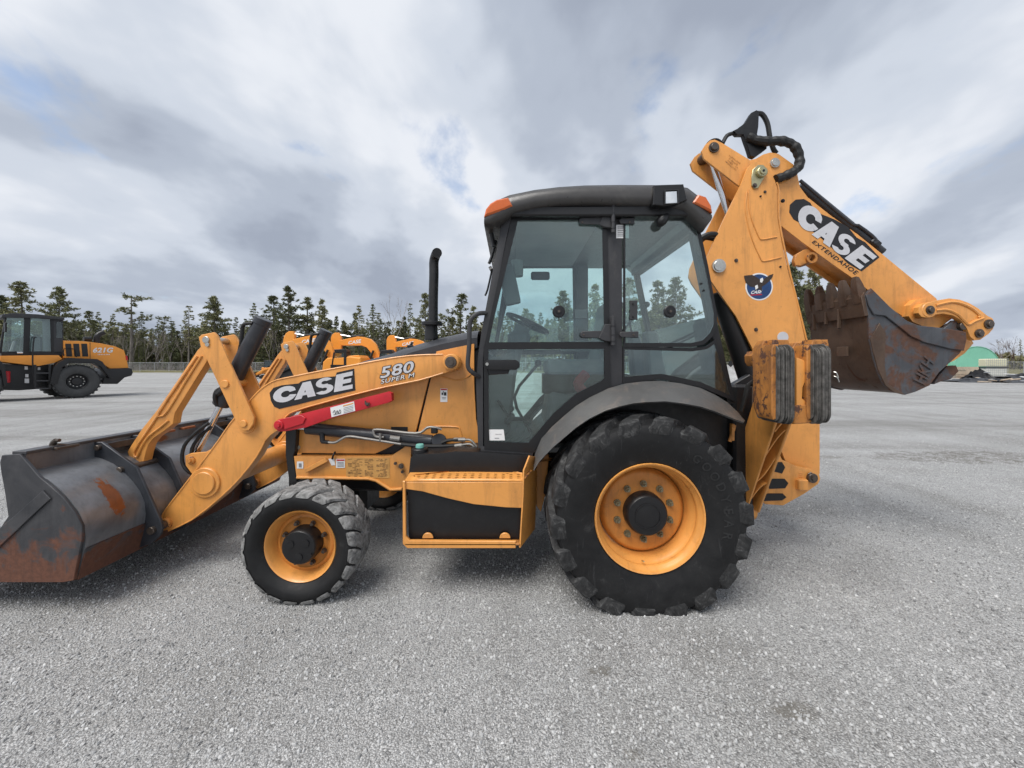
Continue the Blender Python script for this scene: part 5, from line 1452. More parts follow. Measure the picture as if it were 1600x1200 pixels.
part('sheathed_hose_bundle', G().tube(hp, lambda u: 0.038 + 0.005 * math.sin(u * 60) * math.sin(u * 23), 10, 7), 'hose', dp)
part('hydraulic_hose', G().tube(px3([(1090, 385, 3.40), (1096, 372, 3.35), (1110, 366, 3.34), (1124, 368, 3.36)]), 0.024, 8, 4).shift((0, 0, 0)), 'hose')
part('hydraulic_hose', G().tube(px3([(1092, 380, 3.44), (1102, 372, 3.42), (1118, 374, 3.42)]), 0.02, 8, 4), 'hose')
# curved bucket link, far twin, end boss
lk = [(1436, 480), (1442, 474), (1452, 472), (1466, 469), (1484, 466), (1500, 468), (1514, 473), (1528, 481), (1543, 493), (1551, 497), (1555, 505), (1552, 514), (1545, 522), (1532, 531), (1523, 532), (1516, 526), (1511, 513), (1502, 501), (1490, 493), (1474, 490), (1460, 492), (1450, 497), (1440, 495), (1435, 489)]
for s in (0, 1):
    y0, y1 = sorted((ysd(3.245, s), ysd(3.29, s)))
    bk = part('tipping_link', G().ppx(lk, 3.245, y0, y1, 0.008, 2), 'orange', dp)
    yy = ysd(3.243, s)
    for rb in ([(1462, 477), (1484, 472), (1500, 474), (1518, 482), (1530, 493), (1527, 496)], [(1462, 485), (1478, 484), (1494, 490), (1506, 501), (1513, 507), (1522, 502), (1536, 497)]):
        part('link_ridge', G().tube([Vector((P(px, py, 3.245).x, yy, P(px, py, 3.245).z)) for px, py in rb], 0.011, 6, 3), 'orange', dp)
for (px, py, r) in ((1452, 484.5, .036), (1544, 506.5, .040), (1529, 521, .037)):
    c = P(px, py, 3.245)
    part('link_pin', G().cyl(c - Vector((0, .012, 0)), c + Vector((0, .52, 0)), r, r, 20).cyl(c - Vector((0, .01, 0)), c - Vector((0, .026, 0)), r * .66, r * .62, 16, .002), 'bolt', dp)
c = P(1452, 484.5, 3.245)
part('link_boss', G().cyl(c - Vector((0, .004, 0)), c + Vector((0, .1, 0)), 0.064, 0.064, 24, .004), 'orange', dp)
part('dipper_end', G().ppx([(1420, 477), (1430, 468), (1450, 465), (1468, 471), (1482, 485), (1486, 498), (1462, 515), (1440, 510), (1424, 503), (1418, 494)], 3.33, 3.32, 3.66, 0.006, 2), 'orange', dp)
part('tipping_lever', G().ppx([(1516, 524), (1524, 536), (1510, 552), (1494, 563), (1484, 568), (1480, 578), (1490, 574), (1496, 578), (1490, 590), (1478, 592), (1464, 585), (1466, 570), (1482, 556), (1500, 545)], 3.36, 3.37, 3.61, 0.008, 2), 'orange', dp)

# ---- backhoe bucket --------------------------------------------------------
Y0b, Y1b = 3.17, 3.78
prof = [(1349, 464), (1353, 478), (1356, 494), (1357, 526), (1361, 550), (1368, 575), (1379, 598), (1394, 610), (1413, 615), (1430, 610), (1450, 600), (1464, 580), (1484, 564), (1500, 551)]
def hoe_bucket():
    rows = []
    for y in np.linspace(Y0b + .01, Y1b - .01, 7):
        rows.append([Vector((XZ(px, py, Y0b)[0], y, XZ(px, py, Y0b)[1])) for px, py in prof])
    b = part('digging_bucket', G().loft(rows, thick=0.016), 'hoe_brown', ang=45)
    sidep = [(1350, 462), (1358, 452), (1368, 462), (1386, 482), (1412, 503), (1430, 510), (1470, 514), (1504, 520), (1503, 545), (1499, 552), (1484, 566), (1466, 582), (1452, 602), (1430, 612), (1413, 617), (1394, 612), (1380, 601), (1369, 578), (1362, 552), (1357, 526), (1356, 494)]
    for s in (0, 1):
        y0, y1 = (Y0b - .006, Y0b + .012) if s == 0 else (Y1b - .012, Y1b + .006)
        part('side_plate', G().ppx(sidep, Y0b, y0, y1, 0.003), 'hoe_side', b)
        y0, y1 = (Y0b - .022, Y0b - .004) if s == 0 else (Y1b + .004, Y1b + .022)
        part('side_cutter', G().ppx([(1350, 462), (1358, 451), (1368, 461), (1388, 481), (1414, 502), (1432, 509), (1470, 513), (1505, 519), (1506, 530), (1502, 548), (1480, 545), (1440, 535), (1420, 526), (1398, 508), (1380, 494), (1362, 492), (1354, 478)], Y0b, y0, y1, 0.004), 'hoe_side', b)
        part('wear_plate', G().ppx([(1358, 530), (1363, 553), (1370, 578), (1381, 602), (1395, 613), (1413, 617), (1385, 600), (1380, 570), (1382, 520), (1372, 505)], Y0b, y0 + (.008 if s == 0 else 0), y1 - (.008 if s else 0), 0.002), 'hoe_brown', b)
    # lip band
    band = [XZ(px, py, Y0b) for px, py in ((1345, 464), (1350, 456), (1354, 474), (1357, 493), (1351, 494))]
    part('lip_plate', G().prism(band, Y0b - .004, Y1b + .004, 0.003), 'hoe_brown', b)
    # teeth
    lip = XZ(1350, 462, Y0b)
    tg = G()
    prof_t = [(-0.035, -0.10), (0.030, -0.10), (0.034, 0.0), (0.022, 0.06), (0.008, 0.115), (-0.012, 0.125), (-0.026, 0.10), (-0.040, 0.0)]
    tg.prism(prof_t, -0.036, 0.036, 0.010, 2)
    for v in tg.bm.verts:
        k = max(0.0, (v.co.z + 0.0) / 0.125)
        v.co.y *= 1 - 0.35 * min(1, k)
    me = tg.mesh('tooth', M['hoe_brown'])
    for i in range(5):
        y = Y0b + 0.045 + (Y1b - Y0b - 0.09) * i / 4
        o = link('tooth', me, b); o.location = (lip[0] - 0.005, y, lip[1] + 0.045)
        o.rotation_euler = (0, R(-8 + (i * 37 % 7) - 3), 0)
    for (i, l) in ((1, 0.17), (2, 0.11), (3, .16)):
        y = Y0b + 0.10 + 0.14 * i
        part('tooth_shank', G().box((XZ(1352, 480, Y0b)[0] - 0.012, y, XZ(1352, 482, Y0b)[1] - l / 3), (0.03, 0.016, l), 0.003), 'hoe_brown', b)
    x, z = XZ(1355, 548, Y0b)
    part('stamped_plate', G().box((x - 0.006, 3.40, z), (0.016, 0.11, 0.085), 0.003), 'hoe_brown', b)
    part('mounting_ear', G().ppx([(1470, 514), (1486, 501), (1496, 500), (1505, 506), (1506, 520), (1490, 524)], 3.30, 3.28, 3.31, 0.004), 'hoe_side', b)
    part('mounting_ear', G().ppx([(1470, 514), (1486, 501), (1496, 500), (1505, 506), (1506, 520), (1490, 524)], 3.30, 3.63, 3.66, 0.004), 'hoe_side', b)
    c = P(1500, 510, 3.28)
    part('bucket_pin', G().cyl(c - Vector((0, .03, 0)), c + Vector((0, .44, 0)), .032, .032, 18, .003), 'bolt', b)
    part('rear_ear', G().ppx([(1452, 600), (1458, 588), (1472, 572), (1486, 571), (1490, 580), (1478, 592), (1462, 596)], 3.26, 3.22, 3.26, .004), 'hoe_side', b)
    part('rear_ear', G().ppx([(1452, 600), (1458, 588), (1472, 572), (1486, 571), (1490, 580), (1478, 592), (1462, 596)], 3.26, 3.70, 3.74, .004), 'hoe_side', b)
    # raised cast mark
    text_quad('HKH', 'raised_mark', quad([(1445, 603), (1459, 568), (1444, 556), (1426, 594)], Y0b - 0.008), M['hoe_brown'], b, 0.02, None, 0.0, 1.0, 0.004)
    text_quad('HKH', 'raised_mark_edge', quad([(1444, 602), (1458, 567), (1443, 555), (1425, 593)], Y0b - 0.008), M['hoe_side'], b, 0.02, None, 0.0, 1.0, 0.009)
    return b
hoe_bucket()

# ---- rear frame, swing casting, stabilizers -----------------------------------
part('rear_frame', G().box((1.80, YC, 0.92), (0.16, 1.02, 1.0), 0.02).box((1.62, YC, 0.70), (0.5, 0.9, 0.35), 0.02), 'black')
part('frame_upright', G().ppx([(1146, 600), (1172, 585), (1192, 600), (1190, 720), (1160, 800), (1150, 740), (1152, 660)], 3.12, 3.12, 3.18, 0.006), 'black')
part('frame_upright', G().ppx([(1146, 600), (1172, 585), (1192, 600), (1190, 720), (1160, 800), (1150, 740), (1152, 660)], 3.12, 3.80, 3.86, 0.006), 'black')
part('stabilizer_hose', G().tube(px3([(1176, 596, 2.9), (1168, 604, 2.9), (1164, 622, 2.9), (1158, 642, 2.92)]), 0.016, 8, 3).cyl(P(1172, 600, 2.9), P(1186, 598, 2.9), .02, .02, 8), 'hose')
sw = part('swing_casting', G().ppx([(1195, 690), (1216, 705), (1222, 718), (1246, 729), (1271, 734), (1280, 741), (1282, 748), (1279, 756), (1258, 771), (1224, 790), (1196, 788), (1188, 780), (1188, 700)], 3.24, 3.24, 3.30, 0.008, 2), 'orange')
part('swing_casting_ear', G().ppx([(1195, 690), (1216, 705), (1222, 718), (1246, 729), (1271, 734), (1280, 741), (1282, 748), (1279, 756), (1258, 771), (1224, 790), (1196, 788), (1188, 780), (1188, 700)], 3.24, 3.68, 3.74, 0.008, 2), 'orange', sw)
for pts_ in ([(1200, 752), (1207, 748), (1226, 748), (1232, 755), (1227, 763), (1202, 764)], [(1192, 776), (1200, 771), (1223, 771), (1229, 777), (1222, 782), (1194, 783)], [(1210, 737), (1212, 722), (1222, 722), (1227, 730), (1222, 740)]):
    part('slot_shade_inset', G().ppx(pts_, 3.236, 3.2365, 3.2385, 0.0), 'plastic', sw)  # flat black insets paint the shade of open slots
c = P(1267, 746, 3.24)
part('boom_foot_pin', G().cyl(c - Vector((0, .03, 0)), c + Vector((0, .5, 0)), .04, .04, 20, .004).cyl(c - Vector((0, .03, 0)), c - Vector((0, .04, 0)), .022, .02, 6), 'bolt', sw)
part('pin_retainer', G().ppx([(1261, 740), (1266, 737), (1273, 744), (1272, 752), (1264, 752)], 3.235, 3.222, 3.234, .003), 'bolt', sw)
part('casting_lug', G().box(P(1253, 757, 3.22), (0.08, 0.05, 0.09), 0.008), 'orange', sw)
part('casting_text', G().box(P(1251, 739, 3.238), (.03, .004, .006), 0).box(P(1251, 742, 3.238), (.03, .004, .006), 0).box(P(1251, 745, 3.238), (.03, .004, .006), 0), 'orange', sw)

def stabilizer():
    root_parts = []
    def sp(name, g, mat, parent=None):
        o = part(name, g, mat, parent)
        root_parts.append(o); return o
    # leg: two cheeks and a recessed web, leaning outwards to the top
    def cheek(x0, x1):
        return G().hexa([(x0 + .0, 3.00, .42), (x1 + .0, 3.00, .42), (x1, 3.30, .46), (x0, 3.30, .46), (x0 - .01, 2.61, 1.24), (x1 - .01, 2.61, 1.24), (x1 - .01, 2.88, 1.30), (x0 - .01, 2.88, 1.30)], .005)
    leg = sp('stabilizer_leg', cheek(1.815, 1.835), 'orange')
    sp('leg_cheek', cheek(1.915, 1.935), 'orange', leg)
    sp('leg_web', G().hexa([(1.83, 3.10, .42), (1.92, 3.10, .42), (1.92, 3.14, .42), (1.83, 3.14, .42), (1.82, 2.71, 1.24), (1.91, 2.71, 1.24), (1.91, 2.75, 1.25), (1.82, 2.75, 1.25)], .003), 'orange', leg)
    for (t0, t1, bow) in ((0.12, 0.32, .05), (0.34, 0.62, .06), (0.60, 0.86, .05), (0.84, 0.98, .04)):
        rows = [[], []]
        for k in range(9):
            u = k / 8; t = t0 + (t1 - t0) * u + bow * math.sin(math.pi * u) * (1 if t0 != .34 else -1)
            yn = 3.00 + (2.61 - 3.00) * t; z = .42 + .82 * t
            x = 1.832 + .086 * u
            rows[0].append(Vector((x, yn + .012, z))); rows[1].append(Vector((x, yn + .12, z + .03)))
        sp('leg_rib', G().loft(rows, thick=.008), 'orange', leg)
    sp('hinge_foot', G().cyl((1.80, 3.12, .40), (1.95, 3.12, .40), .075, .075, 20, .006), 'orange', leg)
    # upper head of the leg and yoke
    sp('leg_head', G().hexa([(1.81, 2.64, 1.20), (1.90, 2.64, 1.20), (1.90, 2.86, 1.24), (1.81, 2.86, 1.24), (1.79, 2.70, 1.62), (1.88, 2.70, 1.62), (1.88, 2.82, 1.62), (1.79, 2.82, 1.62)], .012), 'orange', leg)
    sp('head_ear', G().ppx([(1173, 556), (1178, 549), (1196, 547), (1197, 572), (1178, 572), (1174, 566)], 2.70, 2.68, 2.78, .006), 'rusty_orange', leg)
    sp('head_bolt', G().cyl(P(1192, 628, 2.62), P(1192, 628, 2.60), .022, .022, 14), 'bolt', leg)
    yk = sp('shoe_yoke', G().ppx([(1241, 558), (1252, 562), (1258, 572), (1257, 590), (1251, 605), (1250, 622), (1258, 628), (1264, 632), (1241, 634)], 2.50, 2.48, 2.62, .012, 2), 'orange', leg)
    sp('shoe_web', G().ppx([(1241, 634), (1262, 632), (1272, 634), (1272, 661), (1241, 663)], 2.47, 2.47, 2.56, .006), 'rusty_orange', leg)
    sp('shoe_back_plate', G().ppx([(1203, 540), (1215, 536), (1290, 536), (1298, 545), (1298, 640), (1288, 652), (1215, 652), (1203, 646)], 2.66, 2.66, 2.69, .004), 'rusty_orange', leg)
    for (xa, ya, yb, fl) in ((1196, 540, 652, 1), (1247, 545, 640, 0)):
        pts_ = [(xa, 545), (xa + 8, 531), (xa + 18, 531), (xa + 18, 652), (xa + 8, 655), (xa + 2, 640)] if fl else [(1241, 556), (1254, 535), (1264, 533), (1268, 640), (1256, 632)]
        sp('shoe_flange', G().ppx(pts_, 2.52, 2.58, 2.66, .004), 'rusty_orange', leg)
    for (x0, x1) in ((1206, 1217), (1261, 1270)):
        sp('pad_clamp', G().ppx([(x0, 545), (x0 + 3, 538), (x1, 538), (x1, 654), (x0 + 3, 656), (x0, 648)], 2.46, 2.46, 2.62, .005), 'rusty_orange', leg)
    for (x0, x1) in ((1203, 1231), (1264, 1292)):
        sp('pad_cap', G().ppx([(x0, 541), (x0 + 3, 531), (x1 - 2, 531), (x1, 541)], 2.56, 2.54, 2.64, .004), 'rusty_orange', leg)
    rr3 = random.Random(12)
    def leaf(w, off):
        """one strip of the laminated rubber pad: a rounded upright sheet"""
        z0, z1, y0, y1, r = 1.205, 1.695, 2.415, 2.64, .05
        pts = []
        for (cy, cz, a0) in ((y0 + r, z0 + r, 180), (y1 - r * .5, z0 + r * .5, 270), (y1 - r * .5, z1 - r * .5, 0), (y0 + r, z1 - r, 90)):
            rr4 = r if cy < 2.5 else r * .5
            for k in range(5): pts.append((cy + rr4 * math.cos(R(a0 + 22.5 * k)), cz + rr4 * math.sin(R(a0 + 22.5 * k))))
        t = bmesh.new()
        a_ = [t.verts.new((0, y + off[0], z * off[2] + off[1])) for y, z in pts]; b_ = [t.verts.new((w, y + off[0], z * off[2] + off[1])) for y, z in pts]
        t.faces.new(a_); t.faces.new(b_[::-1])
        for k in range(len(a_)):
            j = (k + 1) % len(a_); t.faces.new((a_[j], a_[k], b_[k], b_[j]))
        bmesh.ops.recalc_face_normals(t, faces=t.faces)
        g = G(); g._add(t, .002); return g
    for (xa, xb) in ((1217, 1244), (1272, 1300)):
        X0 = (xa - 800) / 601 * 2.43; X1 = (xb - 800) / 601 * 2.43
        n = 9
        for i in range(n):
            w = (X1 - X0) / n
            edge = abs(i - (n - 1) / 2) / (n / 2)
            g = leaf(w * rr3.uniform(.58, .80), (rr3.uniform(-.012, .008) + .018 * edge ** 3, rr3.uniform(-.014, .014), 1.0))
            g.shift((X0 + w * i, 0, 0))
            sp('rubber_strip', g, 'pad_rubber', leg)
    for (xr, ya_, yb_) in ((1198, 545, 650), (1202, 540, 655), (1251, 548, 628), (1259, 540, 632)):
        sp('flange_rib', G().ppx([(xr, ya_), (xr + 1.8, ya_), (xr + 1.8, yb_), (xr, yb_)], 2.56, 2.54, 2.585, .002), 'rust_patch', leg)
    for (bx_, by_) in ((1204, 556), (1204, 575), (1204, 600), (1204, 628), (1209, 549), (1209, 590), (1209, 640), (1262, 550), (1255, 556), (1262, 575), (1262, 600), (1256, 615)):
        c_ = P(bx_, by_, 2.54)
        sp('shoe_bolt', G().cyl(c_ + Vector((0, .03, 0)), c_ - Vector((0, .012, 0)), .013, .012, 8), 'rust_patch', leg)
    for (px, py) in ((1307, 585), (1308, 592)):
        sp('loose_cord', G().tube([P(1303, py - 4, 2.45), P(px, py - 2, 2.44), P(px + 3, py + 5, 2.44)], .004, 5, 3), 'zinc', leg)
    return root_parts
M['pad_rubber'] = paint('grey_laminated_rubber', (0.095, 0.09, 0.083), 0.9, 0.6, (0.02, 0.018, 0.017), 0.9, 22.0)
near_st = stabilizer()
# the far stabilizer mirrored across the centre line
leg_near = near_st[0]
def mirror_mesh(me):
    m2 = me.copy()
    for v in m2.vertices: v.co.y = 2 * YC - v.co.y
    m2.flip_normals(); return m2
leg_far = leg_near.copy(); COL.objects.link(leg_far); leg_far.data = mirror_mesh(leg_near.data)
for ch in list(leg_near.children):
    c2 = ch.copy(); COL.objects.link(c2); c2.parent = leg_far; c2.data = mirror_mesh(ch.data)
# ------------------------------------------------------------------ other machines in the yard
def lp(name, g, mat, parent): return g.obj(name, M[mat], parent)

# wheel loader on the left
WPHI = R(62); WC, WS = math.cos(WPHI), math.sin(WPHI)
WX0, WY0 = (122 - 800) / FPX * 18.5, 18.5
wl = thing('wheel_loader', 'orange and black wheel loader with dark cab parked behind the loader bucket', 'wheel loader', (WX0, WY0, 0), WPHI)
def W(px, py, y=.45):
    """place along the machine and height of a point seen at (px, py), at local depth y"""
    r = (px - CX) / FPX
    t_ = (-(WX0 - y * WS) + r * (WY0 + y * WC)) / (WC - r * WS)
    return (t_, CZ + (HY - py) / FPX * (WY0 + t_ * WS + y * WC))
def wl_pr(pts, y0, y1, bev=.02): return G().prism([W(*p, y0) for p in pts], y0, y1, bev, 2)
def wl_wheel(x, y, near):
    w = bpy.data.objects.new('wheel', None); COL.objects.link(w); w.parent = wl; w.location = (x, y, .80)
    if not near: w.rotation_euler = (0, 0, math.pi)
    G().lathe([(.36, .10), (.40, .05), (.50, .01), (.62, 0), (.72, .03), (.78, .08), (.80, .14), (.80, .40), (.78, .46), (.70, .52), (.5, .54), (.36, .5)], n=48).obj('tyre', M['rubber_far'], w, 40)
    G().lathe([(.37, .10), (.36, .06), (.33, .08), (.30, .18), (.20, .20), (.17, .16), (0.0, .15)], n=36).obj('rim', M['plastic'], w, 40)
    me = G().cyl((0, .19, 0), (0, .14, 0), .022, .02, 8).mesh('wheel_nut', M['zinc'])
    for k in range(12):
        a = 2 * math.pi * k / 12; o = link('wheel_nut', me, w); o.location = (.245 * math.cos(a), 0, .245 * math.sin(a))
    g = G()
    me = G().box((0, .09, .80), (.09, .16, .05), .015).mesh('tread_lug', M['rubber_far'])
    for k in range(26):
        o = link('tread_lug', me, w); o.rotation_euler = (0, 2 * math.pi * k / 26, 0)
    return w
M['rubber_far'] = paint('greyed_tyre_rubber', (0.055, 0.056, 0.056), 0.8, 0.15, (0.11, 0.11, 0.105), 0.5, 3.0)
wl_wheel(0, 0, True); wl_wheel(0, 2.6, False); wl_wheel(-2.95, 0, True); wl_wheel(-2.95, 2.6, False)
hood_ = lp('engine_hood', wl_pr([(99, 532), (130, 533), (158, 536.5), (180, 541), (194, 547), (198, 560), (201, 575), (172, 576), (160, 568), (150, 563), (130, 561), (99, 562)], .45, 2.15, .05), 'orange_far', wl)
for x0 in (102, 114.5, 127):
    lp('vent_grille', wl_pr([(x0, 537), (x0 + 9, 537), (x0 + 11, 557), (x0 + 2, 557)], .43, .46, .004), 'plastic', hood_)
q = [Vector((W(px, py)[0], .440, W(px, py)[1])) for px, py in ((145, 551), (177, 551), (177, 543), (145, 543))]
text_quad('621G', 'number_lettering', q, M['white'], hood_, .03, None, .2, 1.0, .004)
q = [Vector((W(px, py)[0], .440, W(px, py)[1])) for px, py in ((152, 555), (172, 555), (172, 552.7), (152, 552.7))]
worn_marks('small_print', q, M['white'], hood_, 1, 8, .004, 6)
lp('counterweight', wl_pr([(168, 576), (201, 575), (206, 576), (208, 582), (206, 587), (195, 590), (184, 600), (160, 600)], .35, 2.25, .05), 'plastic', wl)
lp('rear_fender', wl_pr([(78, 600), (84, 574), (92, 566), (106, 559), (152, 561), (160, 565), (178, 590), (172, 591), (158, 573), (148, 568), (108, 567), (96, 575), (90, 600)], -.02, .5, .02), 'plastic', wl)
lp('air_cleaner', G().cyl((*W(139, 529)[:1], 1.2, W(139, 529)[1]), (W(151, 529)[0], 1.2, W(151, 529)[1]), .12, .12, 14), 'plastic', wl)
lp('exhaust_pipe', G().tube([Vector((W(x, y)[0], 1.3, W(x, y)[1])) for x, y in ((161, 538), (161, 528), (164, 522), (172, 518))], .13, 12, 4), 'plastic', wl)
# cab
cb = lp('cab_floor', wl_pr([(2, 549), (98, 549), (98, 556), (2, 556)], .5, 2.1, .02), 'plastic', wl)
lp('cab_roof', wl_pr([(4, 491), (22, 489), (60, 491), (101, 496), (101, 500), (60, 497), (2, 496)], .35, 2.25, .03), 'frame_grey', cb)
lp('rear_cab_wall', wl_pr([(82, 497), (99, 500), (99, 552), (84, 552)], .5, 2.1, .02), 'frame_grey', cb)
for pts_ in ([(38, 495), (48, 495), (46, 552), (36, 552)], [(78, 496), (84, 497), (84, 552), (80, 552)], [(8, 493), (11, 493), (2, 552), (-2, 552)]):
    lp('cab_pillar', wl_pr(pts_, .48, .56, .01), 'plastic', cb)
    lp('cab_pillar', wl_pr(pts_, 2.04, 2.12, .01), 'plastic', cb)
for pts_ in ([(11, 495), (38, 495), (36, 551), (3, 551)], [(48, 497), (78, 498), (80, 549), (46, 549)]):
    lp('cab_window', wl_pr(pts_, .50, .515, 0), 'glass', cb); lp('cab_window', wl_pr(pts_, 2.085, 2.10, 0), 'glass', cb)
lp('rear_window', wl_pr([(88, 503), (97, 504), (97, 528), (88, 528)], .488, .50, .0), 'glass', cb)
lp('seat', G().box((W(60, 540)[0], 1.3, W(60, 540)[1]), (.5, .5, .9), .08), 'interior', cb)
lp('steering_column', G().tube([Vector((W(26, 549)[0], 1.3, W(26, 549)[1])), Vector((W(32, 532)[0], 1.3, W(32, 532)[1]))], .07, 8, 0), 'interior', cb)
for (x, y) in ((31, 494.5), (31, 551)):
    lp('work_light', G().box((W(x, y)[0], .42, W(x, y)[1]), (.17, .1, .08), .02), 'lamp', cb)
lp('platform', wl_pr([(0, 556), (60, 555), (92, 555), (98, 561), (85, 567), (60, 572), (0, 565)], .3, 2.3, .03), 'orange_far', wl)
lp('frame', wl_pr([(-60, 568), (86, 570), (86, 606), (30, 610), (-60, 608)], .6, 2.0, .03), 'plastic', wl)
ld = lp('ladder', wl_pr([(53, 570), (57, 570), (57, 608), (53, 608)], .10, .18, .01), 'plastic', wl)
lp('ladder_rail', wl_pr([(76, 570), (80, 570), (80, 608), (76, 608)], .10, .18, .01), 'plastic', ld)
for y in (582, 594, 606): lp('rung', wl_pr([(57, y), (76, y), (76, y + 2), (57, y + 2)], .08, .2, .004), 'frame_grey', ld)
for (x, y, w) in ((41, 575, 5), (61, 576, 4), (42, 587, 5), (42, 595, 7)): lp('label_plate', wl_pr([(x - w / 2, y + w / 2), (x + w / 2, y + w / 2), (x + w / 2, y - w / 2), (x - w / 2, y - w / 2)], .575, .59, 0), 'white', wl)
lp('fire_extinguisher', G().cyl((W(11, 598)[0], .5, W(11, 598)[1]), (W(11, 580)[0], .5, W(11, 580)[1]), .10, .10, 14, .02), 'red', wl)
lp('front_fender', wl_pr([(-45, 575), (-36, 562), (0, 563), (8, 572), (12, 600), (6, 604), (2, 580), (-4, 572), (-34, 570)], -.02, .5, .02), 'plastic', wl)
lp('lift_arm', wl_pr([(-40, 552), (-20, 552), (-90, 600), (-105, 600)], .8, 1.0, .02), 'orange_far', wl)
lp('loader_bucket', wl_pr([(-105, 575), (-85, 590), (-85, 615), (-150, 622), (-150, 618), (-115, 600)], -.1, 2.7, .02), 'bucket_dark', wl)

lp('handrail', G().tube([Vector((W(x, y, .3)[0], .3, W(x, y, .3)[1])) for x, y in ((52, 602), (51, 560), (53, 530), (57, 527))], .025, 8, 3), 'plastic', wl)
lp('handrail', G().tube([Vector((W(x, y, .3)[0], .3, W(x, y, .3)[1])) for x, y in ((100, 556), (100, 545), (118, 546), (119, 558))], .02, 8, 2), 'plastic', wl)
lp('mirror', G().box((W(6, 512)[0], .2, W(6, 512)[1]), (.06, .22, .42), .02), 'plastic', cb)
lp('hood_seam', wl_pr([(140.4, 535), (141.2, 535), (141.2, 561), (140.4, 561)], .44, .455, 0), 'plastic', hood_)
lp('tail_light', wl_pr([(196, 556), (199, 556), (200, 563), (197, 563)], .44, .47, .004), 'red', wl)
# excavators with folded booms
def excavator(lx0, name, label, px, Y, rz, group, lean=0.0):
    t = thing(name, label, 'excavator', ((px - 800) / FPX * Y, Y, 0), rz, group)
    S = 16.7
    def E(x, y): return ((x - 525) / S, CZ + (HY - y) / S)
    def pr(pts, y0, y1, bev=.03): return G().prism([E(*p) for p in pts], y0, y1, bev, 1)
    def leanp(pts):
        return [(x + lean * (y - 530) * -1, y) for x, y in pts]
    st = lp('dipper', pr(leanp([(520, 523), (524, 520), (531, 520), (534, 527), (534, 545), (531, 572), (522, 574), (518, 545), (518, 528)]), -.16, .16), 'orange_far', t)
    lp('boom', pr([(532, 532), (560, 526), (570, 527), (580, 530), (588, 538), (593, 552), (598, 566), (588, 566), (580, 550), (574, 543), (566, 540), (534, 540)], -.22, .22), 'orange_far', t)
    b3 = lambda x, y, d=0: Vector((E(x, y)[0], d, E(x, y)[1]))
    cy = lp('dipper_cylinder', G().cyl(b3(548, 526), b3(568, 524), .11, .11, 10), 'black', t)
    lp('rod', G().cyl(b3(532, 523), b3(548, 526), .06, .06, 8), 'chrome', cy)
    for d in (-.4, .4): lp('boom_cylinder', G().cyl(b3(577, 570, d), b3(586, 548, d), .12, .10, 10), 'black', t)
    lp('bucket', pr([(520, 572), (531, 570), (544, 580), (546, 590), (536, 598), (522, 596), (516, 590), (526, 585)], -.55, .55), 'bucket_dark', t)
    lp('link_arm', pr([(530, 560), (534, 560), (545, 577), (541, 580)], -.1, .1), 'bolt', t)
    qd = [b3(546, 538.5, -.226), b3(566, 536, -.226), b3(566, 530, -.226), b3(546, 533.5, -.226)]
    text_quad('CASE', 'maker_lettering', qd, M['white'], t, .03, None, .1, 1.0, .01)
    hs = lp('house', pr([(586, 566), (592, 560), (625, 558), (640, 560), (642, 584), (584, 584)], -1.3, 1.3, .08), 'orange_far', t)
    lp('engine_cover', pr([(606, 558), (636, 556), (640, 562), (606, 562)], -1.1, 1.1, .05), 'orange_far', hs)
    lp('upper_deck', pr([(583, 584), (642, 584), (642, 588), (583, 588)], -1.3, 1.3, .03), 'plastic', hs)
    cb = lp('cab_frame', pr([(602, 548), (618, 547), (620, 550), (620, 553), (603, 553)], -1.32, -.45, .04), 'plastic', t)
    lp('cab_rear_post', pr([(616, 552), (620, 552), (620, 580), (616, 580)], -1.32, -.45, .02), 'plastic', cb)
    lp('cab_front_post', pr([(601, 552), (603, 552), (599, 580), (597, 580)], -1.32, -1.22, .01), 'plastic', cb)
    lp('cab_window', pr([(603, 552), (616, 552), (616, 578), (599, 578)], -1.28, -1.26, 0), 'glass_dark', cb)
    lp('cab_door_panel', pr([(597, 570), (620, 570), (620, 584), (597, 584)], -1.31, -1.29, .0), 'plastic', cb)
    for d in (-1.35, .75):
        tr_ = lp('track', pr([(574, 592), (578, 588), (650, 588), (655, 592), (650, 597.1), (578, 597.1)], d, d + .6, .05), 'plastic', t)
        for k in range(9):
            lp('track_roller', G().cyl((E(580 + 8 * k, 593)[0], d - .02, E(580, 593.5)[1]), (E(580 + 8 * k, 593)[0], d + .02, E(580, 593.5)[1]), .14, .14, 10), 'black', tr_)
    return t
EX = 'excavators parked with folded booms'
excavator(0, 'excavator', 'orange excavator with folded boom, leftmost of the three, partly behind the far tilt cylinder', 452, 34.5, 0, EX, 0.18)
excavator(0, 'excavator', 'orange excavator with folded boom, middle of the three, above the 580 lettering arm', 525, 36, 0, EX)
excavator(0, 'excavator', 'orange excavator with folded boom, nearest the black exhaust stack', 611, 39, R(-6), EX)

